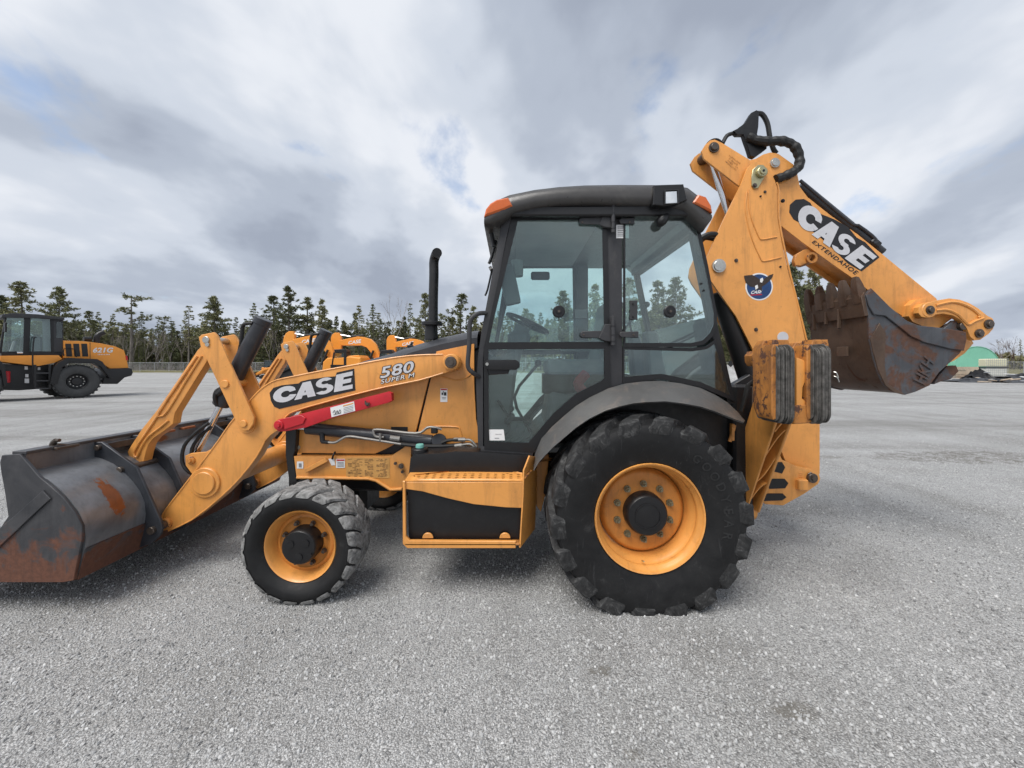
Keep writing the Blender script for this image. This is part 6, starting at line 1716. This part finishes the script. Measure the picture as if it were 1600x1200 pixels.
# compact track loaders
def compact_loader(label, px, Y, rz, body='orange_far', group=None):
    t = thing('compact_loader', label, 'compact loader', ((px - 800) / FPX * Y, Y, 0), rz, group)
    lp('body', G().box((0.9, 0, .95), (1.9, 1.1, .8), .08), body, t)
    c = lp('cab', G().prism([(.1, 1.2), (1.1, 1.2), (1.15, 2.15), (.25, 2.2)], -.5, .5, .05), 'plastic', t)
    lp('cab_window', G().prism([(.22, 1.35), (1.0, 1.35), (1.05, 2.05), (.32, 2.08)], -.53, -.505, .0), 'glass_dark', c)
    for y in (-.85, .5):
        tr_ = lp('track', G().prism([(-.1, .02), (1.7, .02), (1.95, .25), (1.75, .55), (0, .5), (-.3, .2)], y, y + .35, .05), 'plastic', t)
        for k in range(4): lp('track_roller', G().cyl((.1 + .45 * k, y - .02, .22), (.1 + .45 * k, y + .03, .22), .14, .14, 10), 'black', tr_)
        lp('lift_arm', G().prism([(1.8, 1.5), (1.7, 1.7), (.2, 1.15), (-.7, .55), (-.75, .3), (-.55, .35), (.3, .95)], y + .1, y + .25, .03), body, t)
    lp('bucket', G().prism([(-.65, .8), (-.55, .15), (-1.4, .08), (-1.4, .12), (-.8, .3), (-.75, .8)], -1.0, 1.0, .02), 'bucket_dark', t)
    return t
compact_loader('small track loader with dark bucket seen between the near tilt cylinder and bell crank', 411, 46, R(20), group='compact loaders')
compact_loader('small dark track loader standing low behind the far loader arm', 444, 30, R(-15), 'black', 'compact loaders')
compact_loader('small orange track loader seen between the cab and the black boom cylinder', 1140, 52, R(10), group='compact loaders')

# grey spoil bank behind the cab
def bank(name, label, px0, px1, Y, h, seed, mat, cat=None):
    rs = random.Random(seed)
    x0 = (px0 - 800) / FPX * Y; x1 = (px1 - 800) / FPX * Y
    n, m_ = 26, 7
    rows = []
    for j in range(m_ + 1):
        v = j / m_
        row = []
        for i in range(n + 1):
            u = i / n
            z = h * math.sin(math.pi * v) ** 1.2 * math.sin(math.pi * u) ** .6 * (1 + rs.uniform(-.25, .25))
            row.append(Vector((x0 + (x1 - x0) * u + rs.uniform(-.1, .1), Y + (v - .5) * h * 3.5, max(0, z) - .02)))
        rows.append(row)
    return G().loft(rows).obj(name, M[mat], ang=180, label=label, cat=cat)
bank('spoil_bank', 'low grey heap of crushed stone behind the cab', 1085, 1215, 44, 1.5, 3, 'gravel', 'stone heap')

# ------------------------------------------------------------------ right-hand yard edge
def fabric_dome():
    Y = 62.0
    t = thing('storage_dome', 'green arched fabric storage building beyond the stacked tanks', 'building', ((1508 - 800) / FPX * Y, Y, 0), 0)
    rows = []
    for j in range(7):
        rows.append([Vector((3.55 * math.cos(math.pi * k / 24), -1.6 + 3.2 * j / 6, 1.3 + 3.2 * math.sin(math.pi * k / 24))) for k in range(25)])
    cover = lp('fabric_cover', G().loft(rows, thick=.05), 'dome', t)
    for j in range(5):
        y = -1.62 + 3.24 * j / 4
        lp('cover_seam', G().tube([Vector((3.6 * math.cos(math.pi * k / 24), y, 1.3 + 3.25 * math.sin(math.pi * k / 24))) for k in range(25)], .045, 6, 0), 'dome', t)
    lp('end_panel', G().prism([(3.5 * math.cos(math.pi * k / 24), 1.3 + 3.15 * math.sin(math.pi * k / 24)) for k in range(25)], -1.58, -1.52, 0), 'dome', t)
    lp('side_wall', G().box((0, 0, .65), (7.0, 3.1, 1.28), .03), 'dome_wall', t)
    lp('cover_hem', G().tube([Vector((-3.55, -1.63, 1.3)), Vector((3.55, -1.63, 1.3))], .06, 6, 0), 'dome_dark', t)
    return t
M['dome'] = paint('green_fabric', (0.20, 0.50, 0.35), 0.6, 0.06, (0.10, 0.3, 0.2), 0.3, 0.6)
M['dome_wall'] = paint('faded_green_wall', (0.17, 0.27, 0.24), 0.7, 0.1, (0.2, 0.25, 0.22), 0.3, 1.0)
M['dome_dark'] = paint('dark_green_hem', (0.03, 0.16, 0.11), 0.6, 0.1, (0.1, 0.1, 0.1), 0.3, 1.0)
M['tote'] = paint('milky_plastic_tank', (0.68, 0.68, 0.62), 0.45, 0.06, (0.5, 0.48, 0.40), 0.3, 1.5)
M['tote_y'] = paint('yellowed_plastic_tank', (0.72, 0.70, 0.50), 0.45, 0.06, (0.6, 0.55, 0.35), 0.3, 1.5)
M['galv'] = paint('galvanised_wire', (0.42, 0.43, 0.44), 0.45, 0.08, (0.3, 0.3, 0.3), 0.3, 3.0, metal=0.6)
M['plank'] = paint('weathered_pallet_wood', (0.42, 0.34, 0.26), 0.85, 0.2, (0.25, 0.2, 0.15), 0.5, 4.0)
M['plank_pale'] = paint('pale_new_wood', (0.62, 0.48, 0.35), 0.8, 0.12, (0.4, 0.3, 0.2), 0.4, 4.0)
M['tarp'] = paint('black_plastic_sheet', (0.012, 0.012, 0.013), 0.35, 0.3, (0.05, 0.05, 0.05), 0.4, 2.0)
fabric_dome()
def tote(px, Y, z, mat, label):
    t = thing('liquid_tote', label, 'tank', ((px - 800) / FPX * Y, Y, z), R(-12), 'plastic tanks stacked by the dome')
    lp('tank', G().box((0, 0, .68), (2.25, 1.1, 1.0), .08), mat, t)
    lp('pallet', G().box((0, 0, .07), (2.35, 1.2, .13), .02), 'frame_grey', t)
    me = G().cyl((0, -.60, .14), (0, -.60, 1.22), .014, .014, 6).mesh('cage_wire', M['galv'])
    for k in range(12):
        o = link('cage_wire', me, t); o.location = (-1.15 + 2.3 * k / 11, 0, 0)
    me = G().cyl((-1.16, -.60, 0), (1.16, -.60, 0), .014, .014, 6).mesh('cage_rail', M['galv'])
    for k in range(5):
        o = link('cage_rail', me, t); o.location = (0, 0, .16 + .265 * k)
    return t
tote(1551, 50, 0.0, 'tote', 'white plastic tank in wire cage, lower of the stacked pair')
tote(1551, 50, 1.24, 'tote_y', 'yellowed plastic tank in wire cage, upper of the stacked pair')
def pallet_stack(px, Y, n, mat, label, w=2.0):
    t = thing('pallet_stack', label, 'pallet stack', ((px - 800) / FPX * Y, Y, 0), R(-6), 'pallet stacks by the dome')
    me = G().box((0, 0, .05), (w, 1.1, .09), .01).mesh('pallet', M[mat])
    rs = random.Random(px)
    for k in range(n):
        o = link('pallet', me, t); o.location = (rs.uniform(-.06, .06), rs.uniform(-.06, .06), .13 * k)
    return t
pallet_stack(1498, 47, 10, 'plank', 'grey weathered stack of pallets, left of the pair beside the dome', 1.2)
pallet_stack(1511, 46, 11, 'plank_pale', 'paler stack of pallets, right of the pair beside the dome', 1.35)
# heaps of black plastic and pipe offcuts
def heap(name, px0, px1, Y, h, seed, label):
    rs = random.Random(seed)
    t = thing(name, label, 'scrap heap', ((px0 + px1 - 1600) / 2 / FPX * Y, Y, 0), 0, 'black plastic heaps along the yard edge')
    half = (px1 - px0) / 2 / FPX * Y
    n, m_ = 22, 7
    rows = []
    for j in range(m_ + 1):
        v = j / m_
        rows.append([Vector((-half + 2 * half * i / n, (v - .5) * 2.6 + rs.uniform(-.15, .15), max(-.02, h * math.sin(math.pi * v) * (.35 + .65 * math.sin(math.pi * i / n)) * rs.uniform(.45, 1.15)))) for i in range(n + 1)])
    lp('sheet_heap', G().loft(rows), 'tarp', t)
    for k in range(int(half * 4)):
        x = rs.uniform(-half, half); a = rs.uniform(-.35, .35); l = rs.uniform(.6, 1.6)
        p = Vector((x, rs.uniform(-1.5, -.2), rs.uniform(.06, h * .7)))
        d = Vector((math.cos(a), rs.uniform(-.2, .2), math.sin(a) * .5)) * l / 2
        lp('pipe_piece', G().cyl(p - d, p + d, rs.uniform(.04, .09), None, 8), rs.choice(['tarp', 'tarp', 'frame_grey', 'galv', 'white', 'plank']), t)
    return t
heap('scrap_heap', 1486, 1556, 36.5, .42, 1, 'long low heap of black plastic lying in front of the pallets')
heap('scrap_heap', 1520, 1540, 44, 1.15, 2, 'tall bundle of black sheeting between the pallets and the tanks')
heap('scrap_heap', 1552, 1650, 35.5, .5, 3, 'heap of black pipe and sheeting running out at the right edge')
heap('scrap_heap', 1568, 1680, 45, .85, 4, 'grey-black heap of scrap behind the right-edge pipe heap')

# chain-link fences
def chain_mat():
    m = bpy.data.materials.new('chain_link'); m.use_nodes = True
    t = m.node_tree; t.nodes.clear()
    co = objco(t)
    sp_ = N(t, 'ShaderNodeSeparateXYZ'); t.links.new(co, sp_.inputs[0])
    s1 = math_n(t, 'ADD', sp_.outputs[0], sp_.outputs[2]); s2 = math_n(t, 'SUBTRACT', sp_.outputs[0], sp_.outputs[2])
    f1 = math_n(t, 'LESS_THAN', math_n(t, 'FRACT', math_n(t, 'MULTIPLY', s1, 12.0)), 0.045)
    f2 = math_n(t, 'LESS_THAN', math_n(t, 'FRACT', math_n(t, 'MULTIPLY', s2, 12.0)), 0.045)
    f = math_n(t, 'MAXIMUM', f1, f2)
    tr_ = N(t, 'ShaderNodeBsdfTransparent'); df = N(t, 'ShaderNodeBsdfDiffuse'); df.inputs[0].default_value = (.4, .41, .42, 1)
    mx = N(t, 'ShaderNodeMixShader'); t.links.new(f, mx.inputs[0]); t.links.new(tr_.outputs[0], mx.inputs[1]); t.links.new(df.outputs[0], mx.inputs[2])
    o = N(t, 'ShaderNodeOutputMaterial'); t.links.new(mx.outputs[0], o.inputs[0])
    return m
M['chain'] = chain_mat()
def fence(label, x0, x1, y0, y1, h=1.9, step=3.2, z=0.3):
    L = math.hypot(x1 - x0, y1 - y0); n = int(L / step)
    t = thing('chain_link_fence', label, 'fence', (x0, y0, z), math.atan2(y1 - y0, x1 - x0), 'chain-link fences round the yard')
    me = G().cyl((0, 0, -.4), (0, 0, h + .05), .05, .05, 8).mesh('fence_post', M['galv'])
    for k in range(n + 1):
        o = link('fence_post', me, t); o.location = (L * k / n, 0, 0)
    lp('top_rail', G().cyl((0, 0, h), (L, 0, h), .035, .035, 8), 'galv', t)
    lp('bottom_wire', G().cyl((0, 0, .06), (L, 0, .06), .015, .015, 6), 'galv', t)
    lp('chain_mesh', G().box((L / 2, 0, h / 2 + .05), (L, .004, h - .1), 0), 'chain', t)
    return t
fence('long chain-link fence with steel posts before the forest on the left', -130, -6, 87, 87.5)
fence('chain-link fence behind the machine cab and backhoe boom', -4, 56, 87.4, 76)
fence('grey chain-link fence behind the stacked tanks at the right', 57, 130, 66, 70)
# ------------------------------------------------------------------ forest
def leaf_mat(name, stops):
    m, t, b = new_mat(name)
    oi = N(t, 'ShaderNodeObjectInfo')
    co = objco(t)
    n = noise_n(t, co, 0.55, 5, 0.65)
    f = math_n(t, 'ADD', math_n(t, 'MULTIPLY', oi.outputs['Random'], 0.45), math_n(t, 'MULTIPLY', n, 0.6))
    t.links.new(ramp_n(t, f, stops), b.inputs['Base Color'])
    b.inputs['Roughness'].default_value = 0.75
    b.inputs['Specular IOR Level'].default_value = 0.2
    return m
M['pine_leaf'] = leaf_mat('pine_needles', [(0.2, (0.10, 0.112, 0.062)), (0.5, (0.18, 0.188, 0.098)), (0.85, (0.28, 0.265, 0.14))])
M['spruce_leaf'] = leaf_mat('spruce_needles', [(0.2, (0.09, 0.11, 0.056)), (0.5, (0.165, 0.178, 0.085)), (0.85, (0.27, 0.255, 0.125))])
M['wood_leaf'] = leaf_mat('mixed_wood_foliage', [(0.2, (0.10, 0.105, 0.055)), (0.45, (0.165, 0.165, 0.085)), (0.65, (0.24, 0.225, 0.125))])
M['bark'] = leaf_mat('grey_bark', [(0.2, (0.075, 0.066, 0.058)), (0.5, (0.14, 0.125, 0.11)), (0.85, (0.22, 0.20, 0.18))])
M['twig'] = leaf_mat('bare_twigs', [(0.2, (0.14, 0.12, 0.105)), (0.5, (0.22, 0.195, 0.175)), (0.85, (0.32, 0.29, 0.265))])
M['red_twig'] = leaf_mat('reddish_bare_twigs', [(0.2, (0.08, 0.05, 0.045)), (0.5, (0.14, 0.09, 0.08)), (0.85, (0.2, 0.15, 0.13))])

class TM:
    def __init__(s): s.v = []; s.f = []
    def tri_tube(s, p, q, r0, r1, n=4):
        d = (q - p)
        if d.length < 1e-6: return
        m_ = d.to_track_quat('Z', 'Y').to_matrix()
        b = len(s.v)
        for c, r in ((p, r0), (q, r1)):
            for k in range(n): s.v.append(tuple(c + m_ @ Vector((r * math.cos(2 * math.pi * k / n), r * math.sin(2 * math.pi * k / n), 0))))
        for k in range(n):
            j = (k + 1) % n; s.f.append((b + k, b + j, b + n + j, b + n + k))
    def leaf(s, c, d, up, l, w):
        b = len(s.v)
        sd = d.cross(up)
        if sd.length < 1e-4: sd = Vector((1, 0, 0))
        sd.normalize()
        s.v += [tuple(c - sd * w * .35), tuple(c + d * l * .55 - sd * w), tuple(c + d * l), tuple(c + d * l * .5 + sd * w)]
        s.f.append((b, b + 1, b + 2, b + 3))
    def mesh(s, name, mat):
        me = bpy.data.meshes.new(name); me.from_pydata(s.v, [], s.f); me.materials.append(mat); return me
def rv(rs, k=1.0): return Vector((rs.uniform(-1, 1), rs.uniform(-1, 1), rs.uniform(-1, 1))) * k

def pine(seed, H=1.0, base=.38, spread=.20, wh=15, flat_top=False, sparse=1.0):
    """white pine, unit height: open whorls of level limbs carrying tufts"""
    rs = random.Random(seed); T = TM(); C = TM()
    bend = Vector((rs.uniform(-.02, .02), rs.uniform(-.02, .02), 0))
    tp = lambda z: Vector((bend.x * math.sin(z * 3), bend.y * math.sin(z * 3), z))
    for k in range(8):
        T.tri_tube(tp(k / 8), tp((k + 1) / 8), .014 * (1 - k / 8) + .0025, .014 * (1 - (k + 1) / 8) + .0025, 6)
    for k in range(wh):
        u = k / (wh - 1)
        z = base + (1 - base) * u ** .9 * .985 + rs.uniform(-.02, .012)
        env = spread * ((1 - u) ** .75 * (.55 + .45 * math.sin(math.pi * min(1, u * 1.4 + .25))) + .10)
        if flat_top and u > .7: env = max(env, spread * .55)
        for j in range(rs.randint(4, 7)):
            if rs.random() > sparse: continue
            a = rs.uniform(0, 6.283); l = env * rs.uniform(.3, 1.4)
            d = Vector((math.cos(a), math.sin(a), rs.uniform(-.05, .35)))
            p0 = tp(min(max(.1, z + rs.uniform(-.015, .015)), .99)); p1 = p0 + d * l * .55; p2 = p1 + (d + Vector((0, 0, .12))) * l * .45
            T.tri_tube(p0, p1, .0035, .0022, 3); T.tri_tube(p1, p2, .0022, .001, 3)
            nt = max(4, int(l / .014))
            for q in range(nt):
                t = .30 + .70 * (q + rs.random()) / nt
                c = p0.lerp(p1, t / .55) if t < .55 else p1.lerp(p2, (t - .55) / .45)
                c = c + rv(rs, .016)
                for w in range(9):
                    dd = (d * .5 + rv(rs, .9) + Vector((0, 0, .35))).normalized()
                    C.leaf(c, dd, rv(rs).normalized(), rs.uniform(.016, .036), rs.uniform(.0035, .006))
    for w in range(26):
        C.leaf(tp(.985) + rv(rs, .006), (rv(rs, .8) + Vector((0, 0, .8))).normalized(), rv(rs).normalized(), .026, .005)
    for k in range(8):                                   # dead stubs below the crown
        z = rs.uniform(.15, base); a = rs.uniform(0, 6.28)
        T.tri_tube(tp(z), tp(z) + Vector((math.cos(a), math.sin(a), .05)) * rs.uniform(.02, .06), .0025, .001, 3)
    return T.mesh('trunk', M['bark']), C.mesh('crown', M['pine_leaf'])
def spruce(seed, spread=.15, base=.10, wh=26, dens=1.0):
    rs = random.Random(seed); T = TM(); C = TM()
    for k in range(6): T.tri_tube(Vector((0, 0, k / 6)), Vector((0, 0, (k + 1) / 6)), .011 * (1 - k / 6) + .001, .011 * (1 - (k + 1) / 6) + .001, 5)
    for k in range(wh):
        u = k / (wh - 1); z = base + (1 - base) * u * .98
        env = spread * (1 - u) ** .85 + .012
        for j in range(rs.randint(4, 6)):
            if rs.random() > dens: continue
            a = rs.uniform(0, 6.283); l = env * rs.uniform(.6, 1.2)
            d = Vector((math.cos(a), math.sin(a), rs.uniform(-.35, .05)))
            p0 = Vector((0, 0, z)); p1 = p0 + d * l
            T.tri_tube(p0, p1, .002, .0008, 3)
            nt = max(3, int(l / .013))
            for q in range(nt):
                c = p0.lerp(p1, .12 + .88 * (q + rs.random()) / nt) + rv(rs, .006)
                for w in range(6):
                    dd = (d + rv(rs, .8) + Vector((0, 0, -.15))).normalized()
                    C.leaf(c, dd, rv(rs).normalized(), rs.uniform(.014, .030), rs.uniform(.003, .0055))
    for w in range(16): C.leaf(Vector((0, 0, .975)) + rv(rs, .004), (rv(rs, .5) + Vector((0, 0, 1))).normalized(), rv(rs).normalized(), .024, .004)
    return T.mesh('trunk', M['bark']), C.mesh('crown', M['spruce_leaf'])
def bare(seed, spread=.16, mat='twig', fork=.35):
    rs = random.Random(seed); T = TM(); C = TM()
    def grow(p, d, l, r, dep):
        q = p + d * l
        (T if dep < 1 else C).tri_tube(p, q, r, r * .7, 4 if dep < 2 else 3)
        if dep >= 5: return
        for k in range(rs.randint(2, 3)):
            nd = (d + rv(rs, .55) + Vector((0, 0, .18))).normalized()
            grow(p.lerp(q, rs.uniform(.55, 1.0)), nd, l * rs.uniform(.55, .8), r * .58, dep + 1)
    grow(Vector((0, 0, 0)), Vector((rs.uniform(-.03, .03), rs.uniform(-.03, .03), 1)), fork, .010, 0)
    # rescale to unit height
    top = max(v[2] for v in C.v)
    for tm in (T, C): tm.v = [(x / top * .9, y / top * .9, z / top) for x, y, z in tm.v]
    return T.mesh('trunk', M['bark']), C.mesh('crown', M[mat])

PROTO = {
    'pine': [pine(11, spread=.24), pine(12, spread=.19, base=.3), pine(13, spread=.20, base=.40, wh=17), pine(14, spread=.17, base=.5, sparse=.85), pine(15, spread=.26, base=.35, sparse=.8)],
    'lean': [pine(21, spread=.15, base=.55, wh=9, sparse=.6), pine(22, spread=.12, base=.6, wh=8, sparse=.7), pine(23, spread=.18, base=.5, wh=9, sparse=.55, flat_top=True)],
    'spruce': [spruce(31), spruce(32, .12), spruce(33, .17, .06), spruce(34, .105, .2, 24, .8)],
    'thin': [spruce(41, .075, .35, 20, .6), spruce(42, .06, .45, 18, .5)],
    'bare': [bare(51), bare(52), bare(53, .2, 'twig', .45), bare(54, .2, 'twig', .3)],
    'red': [bare(61, mat='red_twig'), bare(62, mat='red_twig', fork=.4)],
}
NAME = {'pine': 'pine_tree', 'lean': 'pine_tree', 'spruce': 'spruce_tree', 'thin': 'spruce_tree', 'bare': 'bare_tree', 'red': 'bare_tree'}
CAT = {'pine': 'pine tree', 'lean': 'pine tree', 'spruce': 'spruce tree', 'thin': 'spruce tree', 'bare': 'bare tree', 'red': 'bare tree'}
trs = random.Random(99)
def tree(kind, px, py, Y, label, group, i=None, wide=1.0):
    """tree whose top stands at (px, py) when rooted at depth Y"""
    H = CZ + (HY - py) / FPX * Y - .3
    tm, cm = PROTO[kind][trs.randrange(len(PROTO[kind])) if i is None else i]
    t = thing(NAME[kind], label, CAT[kind], ((px - 800) / FPX * Y, Y, .3), trs.uniform(0, 6.283), group)
    a = link('trunk', tm, t); b = link('crown', cm, t)
    for o in (a, b): o.scale = (H * wide, H * wide, H)
    return t
TG = 'tall trees standing out above the forest edge'
for kind, px, py, Y, lab, i, w in (
    ('pine', 30, 442, 92, 'broad tall pine rising behind the cab of the parked wheel loader', 4, 1.25),
    ('pine', 3, 462, 96, 'pine with long level limbs at the left picture edge', 0, 1.3),
    ('pine', 93, 449, 93, 'tall open pine directly right of the wheel loader cab roof', 0, 1.05),
    ('thin', 153, 487, 95, 'thin pale spire tree above the wheel loader hood', 0, 1.0),
    ('lean', 205, 463, 94, 'tall thin pine with a small tufted top right of the wheel loader exhaust', 2, 1.5),
    ('spruce', 268, 501, 93, 'small pointed spruce in the gap left of the tall thin spruce', 0, 1.2),
    ('thin', 295, 478, 92, 'tall narrow spruce with a bare trunk left of the bucket link', 1, 1.6),
    ('pine', 333, 465, 91, 'dark wide pine with level limbs above the bell crank', 2, 1.3),
    ('spruce', 396, 473, 92, 'pointed conical spruce above the near tilt cylinder', 2, 1.1),
    ('lean', 428, 463, 95, 'open pine left of the tallest double pine', 0, 1.6),
    ('pine', 450, 448, 92, 'tallest pine between the two tilt cylinders', 3, 1.2),
    ('lean', 480, 466, 94, 'thin sparse pine just right of the tallest pine', 1, 1.6),
    ('pine', 503, 469, 92, 'bushy-topped pine above the middle excavator', 1, 1.0),
    ('spruce', 561, 477, 91, 'dark pointed spruce, left of a pair beyond the middle excavator boom', 0, 1.2),
    ('spruce', 583, 475, 91, 'dark pointed spruce, right of a pair beyond the middle excavator boom', 2, 1.15),
    ('bare', 618, 459, 93, 'tall bare tree against the sky left of the exhaust stack', 0, .8),
    ('thin', 641, 474, 94, 'thin dead-looking spire close left of the exhaust stack', 1, 1.0),
    ('pine', 663, 459, 91, 'open pine close behind the left side of the exhaust stack', 3, 1.0),
    ('lean', 722, 460, 92, 'thin pine with a round tuft between exhaust stack and cab', 0, 1.5),
    ('pine', 740, 480, 90, 'pine partly hidden by the front pillar of the cab', 1, 1.1),
    ('pine', 879, 455, 88, 'pine seen through the door window of the cab', 0, 1.1),
    ('pine', 930, 446, 87, 'pine seen through the door window beside the centre pillar', 1, 1.1),
    ('pine', 984, 437, 86, 'tall pine seen through the rear side window near the hinge', 2, 1.1),
    ('pine', 1026, 440, 86, 'tall pine seen through the middle of the rear side window', 3, 1.2),
    ('pine', 1055, 434, 85, 'tall pine seen through the rear side window above the round knob', 0, 1.1),
    ('pine', 1238, 412, 64, 'large pine showing right of the boom plate above the stabilizer pads', 0, 1.1),
    ('pine', 1272, 420, 66, 'large pine showing between the boom and the digging bucket teeth', 4, 1.0),
    ('pine', 1300, 440, 68, 'pine behind the teeth of the digging bucket', 1, 1.0),
    ('red', 1584, 524, 95, 'reddish bare tree behind the fence near the right picture edge', 0, .9),
    ('bare', 1565, 528, 100, 'grey bare tree rising above the upper plastic tank', 1, .9),
): tree(kind, px, py, Y, lab, TG, i, w)
# the ranks of lesser trees in the forest edge
ORD = 'first second third fourth fifth sixth seventh eighth ninth tenth eleventh twelfth thirteenth fourteenth fifteenth sixteenth seventeenth eighteenth nineteenth twentieth twenty-first twenty-second twenty-third twenty-fourth twenty-fifth twenty-sixth'.split()
def row(kinds, x0, x1, n, yfun, Y0, Y1, what, zones, group):
    """lesser trees of the forest edge, counted from the left within each stretch of it"""
    count = {}
    for k in range(n):
        px = x0 + (x1 - x0) * (k + trs.uniform(.1, .9)) / n
        zone = next(z for lim, z in zones if px < lim)
        i = count[zone] = count.get(zone, -1) + 1
        tree(trs.choice(kinds), px, yfun(px) + trs.uniform(-13, 16), trs.uniform(Y0, Y1), '%s %s from the left %s' % (ORD[i], what, zone), group, None, trs.uniform(.8, 1.25))
top = lambda px: 508 if px < 760 else (490 if px < 1150 else 470)
row(['spruce', 'spruce', 'pine', 'thin'], -40, 800, 96, top, 93, 104, 'lesser conifer', ((100, 'in the forest behind the wheel loader cab'), (215, 'in the forest behind the wheel loader hood'), (330, 'in the forest left of the near bell crank'), (430, 'in the forest behind the near tilt cylinder'), (520, 'in the forest behind the far bell crank'), (610, 'in the forest behind the middle excavator'), (700, 'in the forest behind the exhaust stack'), (9999, 'in the forest behind the cab front pillar')), 'conifers of the forest edge')
row(['thin', 'thin', 'spruce', 'lean'], -40, 790, 52, lambda px: 499, 95, 101, 'slender conifer', ((100, 'in the forest behind the wheel loader cab'), (215, 'in the forest behind the wheel loader hood'), (330, 'in the forest left of the near bell crank'), (430, 'in the forest behind the near tilt cylinder'), (520, 'in the forest behind the far bell crank'), (610, 'in the forest behind the middle excavator'), (700, 'in the forest behind the exhaust stack'), (9999, 'in the forest behind the cab front pillar')), 'slender conifers of the forest edge')
row(['spruce', 'pine', 'pine'], 790, 1340, 46, top, 84, 96, 'lesser conifer', ((950, 'seen through the cab door window'), (1120, 'seen through the rear side window'), (9999, 'behind the backhoe boom')), 'conifers behind the cab and boom')
row(['bare', 'bare', 'thin'], 540, 740, 20, lambda px: 522, 89, 92, 'low leafless tree', ((610, 'behind the middle excavator boom'), (670, 'left of the exhaust stack'), (9999, 'between exhaust stack and cab')), 'leafless trees in the middle of the forest edge')
row(['bare'], 120, 440, 20, lambda px: 520, 89, 92, 'pale leafless tree', ((215, 'behind the wheel loader hood'), (330, 'left of the near bell crank'), (9999, 'behind the near tilt cylinder')), 'leafless trees before the forest on the left')
row(['bare', 'red', 'red', 'thin'], 1470, 1680, 26, lambda px: 541, 92, 104, 'low leafless tree', ((1545, 'in the thicket behind the green dome'), (9999, 'in the thicket right of the plastic tanks')), 'leafless thicket behind the tanks')
# deep mass of the wood behind, too dense to tell apart
def wood_mass():
    rs = random.Random(77); C = TM()
    def conifer(x, y, h, r):
        for k in range(int(26 + h * 3)):
            u = rs.random() ** .8; z = h * u
            rr_ = r * (1 - u) + .25; a = rs.uniform(0, 6.283)
            c = Vector((x + rr_ * math.cos(a) * rs.random() ** .5, y + rr_ * math.sin(a) * rs.random() ** .5, z + .3))
            for w in range(4):
                d = (rv(rs) + Vector((0, 0, -.1))).normalized()
                C.leaf(c + rv(rs, .3), d, rv(rs).normalized(), rs.uniform(.6, 1.1), rs.uniform(.18, .34))
    for k in range(620):
        px = rs.uniform(-60, 1340); Y = rs.uniform(97, 128)
        hh = (rs.uniform(6.0, 12.0) if px < 800 else rs.uniform(7, 13))
        conifer((px - 800) / FPX * Y, Y, hh, rs.uniform(1.4, 2.6))
    for k in range(120):
        px = rs.uniform(1460, 1700); Y = rs.uniform(104, 125)
        conifer((px - 800) / FPX * Y, Y, rs.uniform(2.5, 4.6), rs.uniform(1.2, 2.2))
    me = C.mesh('distant_wood', M['wood_leaf'])
    link('distant_wood', me, kind='stuff', label='dense dark conifer wood behind the forest edge', cat='wood')
wood_mass()
def brush():
    """low leafless scrub along the verge"""
    rs = random.Random(31); C = TM()
    for k in range(500):
        px = rs.uniform(180, 760) if k < 600 else rs.uniform(1420, 1680)
        Y = rs.uniform(88, 94)
        p = Vector(((px - 800) / FPX * Y, Y, .3)); h = rs.uniform(.6, 2.4)
        for w in range(4):
            d = (Vector((0, 0, 1)) + rv(rs, .35)).normalized(); q = p + d * h * rs.uniform(.5, 1)
            C.tri_tube(p, q, .03, .012, 3)
            for e in range(2):
                s0 = p.lerp(q, rs.uniform(.4, .9)); C.tri_tube(s0, s0 + (d + rv(rs, .8)).normalized() * h * .35, .018, .008, 3)
    link('scrub', C.mesh('scrub', M['twig']), kind='stuff', label='low leafless scrub along the grass verge', cat='scrub')
brush()
